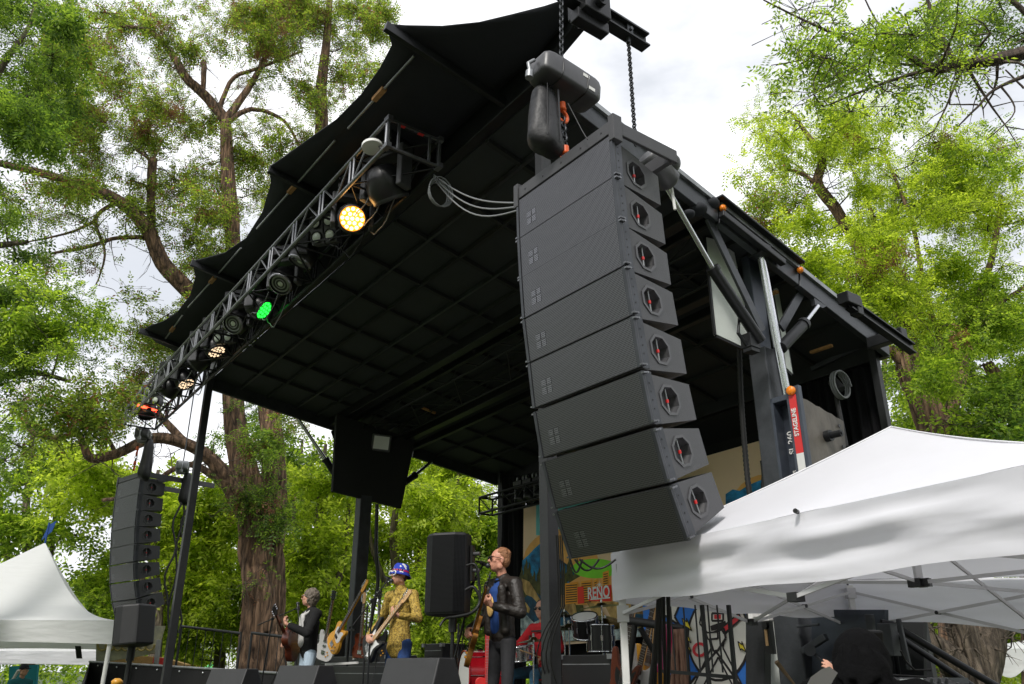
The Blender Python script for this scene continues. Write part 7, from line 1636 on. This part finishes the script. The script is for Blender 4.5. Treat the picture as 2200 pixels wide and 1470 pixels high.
tree('big old tree with a thick furrowed trunk rising behind the left end of the stage', [
    [(562, 1560, YA, .66), (562, 1470, YA, .56), (562, 1380, YA, .49), (563, 1280, YA, .46), (563, 1190, YA, .47), (556, 1120, YA, .46), (532, 1040, YA, .34), (512, 950, YA, .27), (500, 850, YA, .24), (500, 740, YA, .23), (504, 640, YA, .23), (500, 520, YA, .2), (491, 400, YA, .19), (487, 300, YA, .17), (484, 250, YA, .15)],
    [(572, 1200, YA, .38), (586, 1110, YA + .1, .33), (588, 1010, YA + .2, .30), (582, 930, YA + .2, .27), (578, 860, YA + .3, .26), (600, 700, YA + .5, .26), (650, 500, YA + .8, .22), (690, 310, YA + 1, .2), (690, 190, YA + 1, .17), (703, 70, YA + 1, .12), (712, -60, YA + 1, .08)],
    [(484, 258, YA, .16), (440, 205, YA - .2, .14), (402, 170, YA - .4, .13), (366, 112, YA - .6, .1), (318, 66, YA - .8, .07), (240, 55, YA - 1, .04)], [(436, 200, YA - .2, .07), (438, 150, YA - .2, .08), (437, 132, YA - .2, .09)],
    [(485, 255, YA, .13), (530, 195, YA + .2, .1), (575, 110, YA + .3, .07), (590, 40, YA + .4, .05), (580, -40, YA + .4, .04)], [(486, 265, YA, .09), (540, 235, YA + .3, .07), (610, 260, YA + .5, .05), (650, 330, YA + .6, .03)], [(470, 236, YA, .08), (500, 170, YA, .06), (560, 145, YA, .05), (650, 110, YA, .03)],
    [(503, 800, YA, .24), (450, 670, YA - .6, .21), (400, 620, YA - 1, .2), (350, 565, YA - 1.3, .19), (315, 490, YA - 1.6, .17), (255, 432, YA - 2, .14), (170, 398, YA - 2.5, .11), (80, 370, YA - 3, .09), (-30, 345, YA - 3.5, .07)],
    [(325, 500, YA - 1.4, .11), (324, 420, YA - 1.4, .11), (328, 342, YA - 1.4, .12)], [(328, 345, YA - 1.4, .05), (350, 300, YA - 1.2, .03)], [(325, 345, YA - 1.4, .04), (290, 320, YA - 1.5, .03)],
    [(315, 510, YA - 1.5, .07), (250, 512, YA - 1.8, .05), (190, 530, YA - 2, .05), (110, 545, YA - 2.2, .03)], [(255, 432, YA - 2, .06), (205, 470, YA - 2, .05), (225, 540, YA - 2, .03), (215, 590, YA - 2, .02), (206, 612, YA - 2, .015)], [(205, 475, YA - 2, .05), (150, 500, YA - 2, .03), (60, 520, YA - 2, .02)],
    [(530, 1100, YA - .3, .26), (490, 1035, YA - .8, .2), (450, 985, YA - 1.1, .15), (400, 955, YA - 1.4, .13), (330, 942, YA - 1.8, .12), (250, 975, YA - 2.2, .1), (196, 985, YA - 2.6, .09), (178, 955, YA - 2.8, .07), (165, 935, YA - 2.9, .055), (110, 940, YA - 3.2, .05), (66, 925, YA - 3.5, .045), (50, 860, YA - 3.5, .03)],
    [(400, 955, YA - 1.4, .1), (350, 900, YA - 1.4, .08), (310, 860, YA - 1.4, .07)], [(480, 1040, YA - .6, .1), (420, 1000, YA - .5, .08), (370, 1010, YA - .5, .06), (300, 1060, YA - 1, .05), (220, 1075, YA - 1, .04)],
    [(250, 975, YA - 2.2, .05), (210, 910, YA - 2, .04), (180, 900, YA - 2, .03)],
  ], [
    (230, 70, 150, 70, YA - 1, .95), (440, 60, 150, 60, YA, .9), (640, 60, 130, 75, YA + 1, 1.1), (780, 80, 90, 60, YA + 1.5, 1.3), (740, 190, 100, 60, YA + 1.5, .9), (530, 40, 160, 60, YA + .5, .8), (330, 170, 120, 60, YA - .6, .7), (660, 400, 80, 70, YA + 1.4, .8), (400, 700, 70, 60, YA - .8, .8), (600, 180, 90, 60, YA + .5, .55),
    (240, 300, 150, 90, YA - 1.5, 1.35), (130, 230, 110, 60, YA - 1.5, 1.2), (390, 320, 110, 80, YA - 1, 1.0), (320, 440, 170, 55, YA - 1.5, .75), (600, 330, 110, 80, YA + 1, .95), (560, 440, 80, 60, YA, .7), (440, 420, 90, 70, YA, .6), (480, 560, 80, 60, YA, .8),
    (400, 490, 60, 50, YA - 1, .8), (430, 600, 60, 50, YA - 1, .9), (80, 430, 110, 70, YA - 3, .8), (200, 400, 90, 40, YA - 2, .8), (90, 540, 120, 40, YA - 2.5, .6), (340, 700, 90, 60, YA - 1, .8), (260, 620, 60, 40, YA - 2, .35),
    (220, 830, 90, 50, YA - 2, .7), (300, 900, 120, 40, YA - 2, .5), (100, 880, 100, 50, YA - 3, .8), (330, 780, 70, 50, YA - 1, .8), (560, 870, 60, 40, YA - .4, .7, 'leaf_dark', .8), (590, 950, 70, 40, YA - .8, 1.0, 'leaf_dark', .6), (575, 1060, 70, 45, YA - .9, 1.0, 'leaf_dark', .5), (640, 900, 50, 40, YA, .9), (600, 1150, 50, 50, YA - .9, .6, 'leaf_dark', .4), (560, 1260, 40, 30, YA - .9, .3, 'leaf_dark', .3), (520, 700, 60, 60, YA + 1, .8),
  ], base_of(556, 1470, YA), seed=3, pods=.35, ridge=.13)
tree('dense dark green tree filling the upper left corner of the view', [
    [(-200, 1560, 14, .4), (-190, 1200, 14, .36), (-180, 800, 14, .3), (-130, 480, 14, .24), (-60, 300, 14, .16), (0, 235, 14, .12), (60, 205, 14, .09), (90, 190, 14, .06)], [(-60, 300, 14, .12), (0, 150, 14, .07), (60, 60, 14, .04), (80, -20, 14, .03)], [(-150, 620, 14, .14), (-40, 540, 14, .08), (60, 520, 14, .04)], [(-180, 900, 14, .14), (-60, 830, 13.5, .08), (60, 800, 13.5, .05), (150, 820, 13.5, .03)]],
    [(40, 60, 110, 90, 14, 1.3, 'leaf_dark'), (50, 190, 120, 80, 14, 1.6, 'leaf_dark'), (20, 310, 70, 60, 14, 1.6, 'leaf_dark'), (130, 130, 80, 60, 14, .8, 'leaf_olive'), (90, 20, 100, 50, 14, 1.0, 'leaf_dark'), (20, 440, 60, 60, 14, 1.4, 'leaf_dark'),
     (60, 700, 130, 90, 13.5, 1.5, 'leaf_bright'), (50, 800, 130, 90, 13.5, 1.5, 'leaf_dark'), (150, 740, 90, 70, 13.5, 1.1, 'leaf_bright'), (110, 640, 80, 50, 13.5, .8, 'leaf_bright'), (90, 900, 130, 50, 13.5, 1.0, 'leaf_olive'), (20, 600, 60, 60, 13.5, 1.2, 'leaf_dark'), (10, 1000, 50, 60, 13.5, 1.0, 'leaf_dark')],
    base_of(-190, 1500, 14), kind='fine', seed=8, bark='bark_grey', ridge=.08)
YR = 16.5
tree('tall yellow-green tree with a leaning trunk behind the right rear corner of the stage', [
    [(2075, 1560, YR, .42), (2060, 1300, YR, .40), (2045, 1100, YR, .38), (2016, 960, YR, .34), (1988, 870, YR, .29), (1952, 790, YR, .24), (1948, 720, YR, .15), (1900, 600, YR, .11), (1850, 540, YR, .1), (1795, 450, YR, .13), (1758, 395, YR, .12), (1766, 340, YR, .09), (1735, 290, YR, .06), (1700, 240, YR, .03)],
    [(1955, 795, YR, .15), (1905, 750, YR, .11), (1850, 760, YR, .08), (1790, 740, YR, .05)], [(1775, 415, YR, .07), (1725, 375, YR, .05), (1670, 360, YR, .03)], [(2010, 940, YR, .16), (2060, 840, YR, .12), (2080, 700, YR, .09), (2130, 560, YR, .07), (2150, 420, YR, .05)], [(2060, 840, YR, .08), (1990, 640, YR, .06), (1960, 480, YR, .05), (1900, 330, YR, .03)], [(2080, 700, YR, .07), (2150, 650, YR, .05), (2230, 600, YR, .04)], [(1900, 600, YR, .08), (1880, 480, YR, .05), (1840, 380, YR, .04)]],
    [(1740, 280, 100, 70, YR, .9), (1690, 340, 80, 60, YR, .8), (1700, 470, 90, 60, YR, .9, 'leaf_olive'), (1650, 440, 50, 40, YR, .4), (1820, 260, 90, 60, YR, .8), (1850, 360, 90, 70, YR, 1.1), (1800, 540, 110, 80, YR - 1, 1.5), (1900, 460, 110, 80, YR, 1.35), (1960, 340, 90, 60, YR, .9), (2080, 380, 120, 80, YR, 1.1), (1990, 420, 120, 70, YR, .9), (1680, 250, 60, 50, YR, .6), (1640, 380, 50, 40, YR, .5), (1900, 280, 100, 50, YR, .6), (2150, 320, 80, 50, YR, .5, 'leaf_bright'), (2050, 500, 110, 70, YR, 1.1), (2170, 500, 80, 80, YR, .8), (1900, 620, 130, 80, YR - 1, 1.5), (2020, 640, 120, 80, YR, 1.3, 'leaf_bright'), (2150, 660, 90, 80, YR, 1.2, 'leaf_bright'), (1800, 640, 80, 60, YR - .5, 1.3), (2100, 790, 130, 80, YR - 1, 1.3, 'leaf_bright'), (1960, 720, 60, 40, YR + 1, .9), (1690, 560, 70, 50, YR, .8), (1740, 600, 70, 50, YR, 1.2)],
    base_of(2070, 1500, YR), kind='fine', leafm='leaf_lime', seed=21, pods=.12, bark='bark')
YS = 14
tree('darker green tree low behind the peak of the white tent', [
    [(2240, 1560, YS + 3, .3), (2220, 1100, YS + 3, .26), (2190, 900, YS + 3, .2), (2120, 780, YS + 3, .1)], [(2220, 1100, YS + 3, .12), (2120, 1000, YS + 2, .08), (2030, 900, YS + 2, .05)]],
    [(2120, 880, 110, 70, YS + 3, 1.5, 'leaf_dark'), (2000, 890, 60, 60, YS + 4, 1.0, 'leaf_bright'), (2150, 960, 80, 50, YS + 2, 1.5, 'leaf_dark'), (2060, 950, 90, 40, YS + 3, 1.3, 'leaf_bright'), (1930, 860, 40, 90, YS + 5, .9, 'leaf_bright'), (2190, 780, 60, 60, YS + 3, 1.1, 'leaf_bright')], base_of(2240, 1500, YS + 3), kind='mid', leafm='leaf_dark', seed=31)
YO = 5.6
tx = V((6.9, 5.4, 0))
tree('leafy branches reaching in overhead at the top right corner from a tree outside the frame', [
    [(tx, 0, 0, .3), (tx + V((0, 0, 3)), 0, 0, .26), (tx + V((-.2, 0, 5.2)), 0, 0, .2), (2420, 60, YO, .1), (2260, 100, YO, .062), (2140, 128, YO, .052), (2060, 140, YO, .045), (2005, 147, YO, .038), (1930, 112, YO, .022), (1840, 92, YO, .016), (1730, 45, YO, .010), (1640, 0, YO, .006)],
    [(2005, 147, YO, .025), (1920, 172, YO, .014), (1830, 205, YO, .01), (1770, 230, YO, .006)], [(2055, 140, YO, .026), (2020, 70, YO, .02), (1985, -20, YO, .014)], [(2300, 130, YO, .03), (2150, 185, YO, .014), (2100, 230, YO, .010), (2060, 270, YO, .006)], [(2150, 185, YO, .01), (2180, 240, YO, .006), (2120, 300, YO, .004)], [(2100, 225, YO, .008), (2040, 225, YO, .005)], [(2200, 190, YO, .01), (2160, 150, YO, .006)], [(1930, 112, YO, .012), (1880, 40, YO, .008), (1850, -20, YO, .006)], [(2240, 60, YO, .03), (2150, -20, YO, .02)]],
    [(1720, 50, 70, 40, YO, .55, 'leaf_bright', .5), (1780, 110, 80, 50, YO, .8, 'leaf_bright', .6), (1860, 60, 80, 50, YO, .9, 'leaf_bright', .6), (1960, 50, 90, 60, YO, 1.1, 'leaf_bright', .6), (2060, 60, 90, 60, YO, 1.3, 'leaf_dark', .6), (2160, 50, 80, 60, YO, 1.4, 'leaf_dark', .6), (1880, 170, 90, 40, YO, .8, 'leaf_bright', .5), (1980, 190, 70, 40, YO, .8, 'leaf_bright', .5), (1780, 230, 60, 35, YO, .4, 'leaf_bright', .5), (1700, 110, 30, 20, YO, .5, 'leaf_bright', .4), (2080, 160, 60, 30, YO, .4, 'leaf_bright', .5)],
    (tx.x, tx.y, 0), kind='near', seed=41, dens=2.2, clump=(.16, .3), twr=.35, link=3, bark='bark_thin')
YL = 11.5
tree('forked rough-barked trunk at the lower right between the handrails and the dull tent', [
    [(2110, 1640, YL, .32), (2100, 1500, YL, .27), (2090, 1420, YL, .22), (2072, 1370, YL, .19), (2060, 1320, YL, .18), (2040, 1200, YL, .22), (2020, 1080, YL, .2)], [(2100, 1480, YL, .2), (2120, 1400, YL, .19), (2135, 1352, YL, .17), (2175, 1325, YL, .15), (2240, 1290, YL, .13)], [(2150, 1600, YL + .2, .3), (2060, 1440, YL, .2), (2025, 1400, YL, .16), (1995, 1370, YL, .10), (1975, 1320, YL, .08), (1960, 1290, YL, .06)]],
    [(2130, 1180, 60, 50, YL + 1, .6, 'leaf_bright')], base_of(2100, 1560, YL), bark='bark_grey', seed=51, ridge=.13)
BG = 'trees in the park behind the stage'
bgs = [
 ('wide lime-green tree just beyond the right edge, its leaves touching the frame', 2420, 22, [(2330, 700, 120, 110, 22, 1.2), (2400, 900, 140, 110, 22, 1.3), (2300, 1000, 110, 100, 22, 1.3), (2350, 1200, 120, 90, 22, 1.3), (2250, 850, 70, 100, 22, 1.2)], 'leaf_bright'),
 ('broad lime tree filling the gap between the big trunk and the dark tower', 640, 29, [(640, 1120, 90, 80, 29, 1.4), (700, 1230, 80, 70, 29, 1.6), (660, 1350, 90, 60, 29, 1.6), (740, 1130, 60, 80, 29, 1.5), (740, 1380, 60, 60, 29, 1.5)], 'leaf_lime'),
 ('broad yellow-green tree behind the bass player', 900, 33, [(820, 1060, 80, 60, 33, 1.3), (920, 1110, 90, 70, 33, 1.5), (800, 1250, 80, 80, 33, 1.6), (920, 1350, 90, 60, 33, 1.6), (1020, 1260, 70, 80, 33, 1.5), (1010, 1030, 60, 50, 33, 1.2)], 'leaf_lime'),
 ('yellow-green tree low behind the far left line array and the black railing', 470, 30, [(470, 1140, 80, 70, 30, 1.3), (400, 1210, 90, 70, 30, 1.5), (370, 1300, 80, 60, 30, 1.5), (470, 1300, 80, 70, 30, 1.6), (460, 1390, 90, 40, 30, 1.6), (300, 1240, 70, 60, 30, 1.2)], 'leaf_lime'),
 ('airy lime-green tree right of the big trunk, behind the acoustic guitar player', 690, 25, [(690, 1060, 90, 60, 25, 1.5), (660, 1180, 80, 80, 25, 1.6), (700, 1300, 80, 70, 25, 1.6), (720, 960, 70, 50, 25, 1.0, 'leaf_bright')], 'leaf_lime'),
 ('lime-green tree seen between the dark tower and the pole speaker', 850, 27, [(880, 1040, 80, 70, 27, 1.3), (840, 1140, 80, 70, 27, 1.8), (880, 1260, 90, 80, 27, 1.8), (850, 1380, 90, 50, 27, 1.6, 'leaf_bright')], 'leaf_lime'),
 ('tall lime tree with thin grey trunks behind the singer', 975, 30, [(940, 1020, 70, 50, 30, 1.2), (1010, 1090, 70, 60, 30, 1.7), (960, 1160, 80, 60, 30, 1.7), (1040, 1180, 60, 80, 30, 1.7, 'leaf_bright'), (990, 1340, 90, 80, 28, 1.6, 'leaf_dark'), (1040, 1280, 50, 60, 28, 1.5, 'leaf_dark')], 'leaf_lime'),
 ('bright green tree behind the far left line array', 330, 26, [(180, 1020, 130, 60, 26, .9), (330, 1110, 110, 80, 26, .9), (180, 1110, 110, 60, 26, .8), (440, 1100, 80, 80, 26, 1.5), (450, 1220, 80, 80, 26, 1.8), (420, 1330, 110, 70, 26, 1.8)], 'leaf_lime'),
 ('light green tree above the big left tent', 60, 27, [(40, 1010, 120, 70, 27, .8), (120, 960, 110, 50, 27, .7), (30, 1120, 90, 60, 27, 1.2), (190, 1180, 60, 60, 27, 1.1), (230, 1290, 50, 60, 27, 1.6)], 'leaf_bright'),
 ('dark green tree seen under the roof edge left of the dark door panel', 640, 32, [(620, 950, 60, 50, 32, 1.4), (560, 1050, 60, 80, 34, 1.4), (650, 1060, 60, 60, 32, 1.4), (640, 1240, 70, 70, 32, 1.6), (480, 980, 60, 60, 32, .8)], 'leaf_dark'),
 ('green tree seen under the right end of the white tent', 2000, 20, [(1950, 1370, 70, 60, 20, 1.7), (2030, 1330, 70, 50, 20, 1.6), (2000, 1440, 100, 40, 20, 1.5), (2170, 1360, 60, 60, 22, 1.5), (2120, 1300, 80, 40, 24, 1.3)], 'leaf_lime'),
 ('hazy green tree filling the gaps behind the tall yellow-green tree', 1900, 30, [(1800, 620, 150, 70, 30, .6), (1960, 700, 150, 100, 30, 1.0), (2120, 820, 130, 130, 30, 1.2), (1980, 900, 80, 120, 30, 1.4), (2180, 980, 60, 60, 30, 1.2)], 'leaf_bright'),
]
for i, (lab, px, Y, regs, lm) in enumerate(bgs):
    top = min(r[1] - r[3] * .5 for r in regs); k = (1 + (Y - 20) * .01)
    limbs = [[(px - 6, 1520, Y, .24), (px, 1440, Y, .2), (px + 8, 1300, Y, .17), (px - 5, (1300 + top) / 2, Y, .13), (px + 10, top + 20, Y, .05)], [(px + 2, 1340, Y, .12), (px + 45, 1220, Y, .09), (px + 60, (1220 + top) / 2, Y, .05)], [(px, 1300, Y, .1), (px - 50, 1180, Y, .08), (px - 60, (1180 + top) / 2, Y, .05)]]
    tree(lab, limbs, regs, base_of(px, 1500, Y), kind='mid' if Y < 24 else 'coarse', leafm=lm, seed=60 + i, bark='bark_grey', ridge=0, group=BG, clump=(.7, 1.3), twr=1.5, flat=.45, dens=4.9, twigs=.1)
t = thing('woodland', 'far-off mass of green woodland along the bottom behind the tents', 'woodland', (0, 60, 0)); t['kind'] = 'stuff'
qs = []
for i in range(420):
    x = rng.uniform(-60, 60); y = rng.uniform(48, 62); z = abs(rng.gauss(0, 1)) * 3.2 + .5; n = 46; pos = np.array([x, y, z]) + nrg.normal(0, 1.1, (n, 3)) * np.array([1, 1, .8]); D = nrg.normal(0, 1, (n, 3)); D /= np.linalg.norm(D, axis=1, keepdims=True)
    qs.append(leaf_arrays(pos, D, nrg.uniform(.4, .6, n), 2, .6, .3))
bpy.data.objects.remove(t)
org = bpy.data.objects.new('tmp', None); 
o = quad_object('woodland', np.concatenate(qs, 0), 'leaf_bright', org) ; o.parent = None; bpy.data.objects.remove(org)
tag(o, 'far-off mass of green woodland along the bottom behind the tents', 'woodland', kind='stuff')
qs = []  # unseen trees added behind the camera to block low sky and darken reflections
for i in range(520):
    a = rng.uniform(.58 * math.pi, 2.42 * math.pi) - math.pi * .5; rd = rng.uniform(24, 42); x, y = rd * math.cos(a), rd * math.sin(a) + 4
    if y > 8 and abs(x) < 26: continue
    z = rng.uniform(1, 13.5); n = 60; pos = np.array([x, y, z]) + nrg.normal(0, 1.5, (n, 3)); D = nrg.normal(0, 1, (n, 3)); D /= np.linalg.norm(D, axis=1, keepdims=True); qs.append(leaf_arrays(pos, D, nrg.uniform(.6, .9, n), 2, .6, .42))
org = bpy.data.objects.new('tmp', None); o = quad_object('woodland', np.concatenate(qs, 0), 'leaf_dark', org); o.parent = None; bpy.data.objects.remove(org)
tag(o, 'unseen mass of trees added round the audience side to darken reflections', 'woodland', kind='stuff')
print('leaf quads', NQ[0])
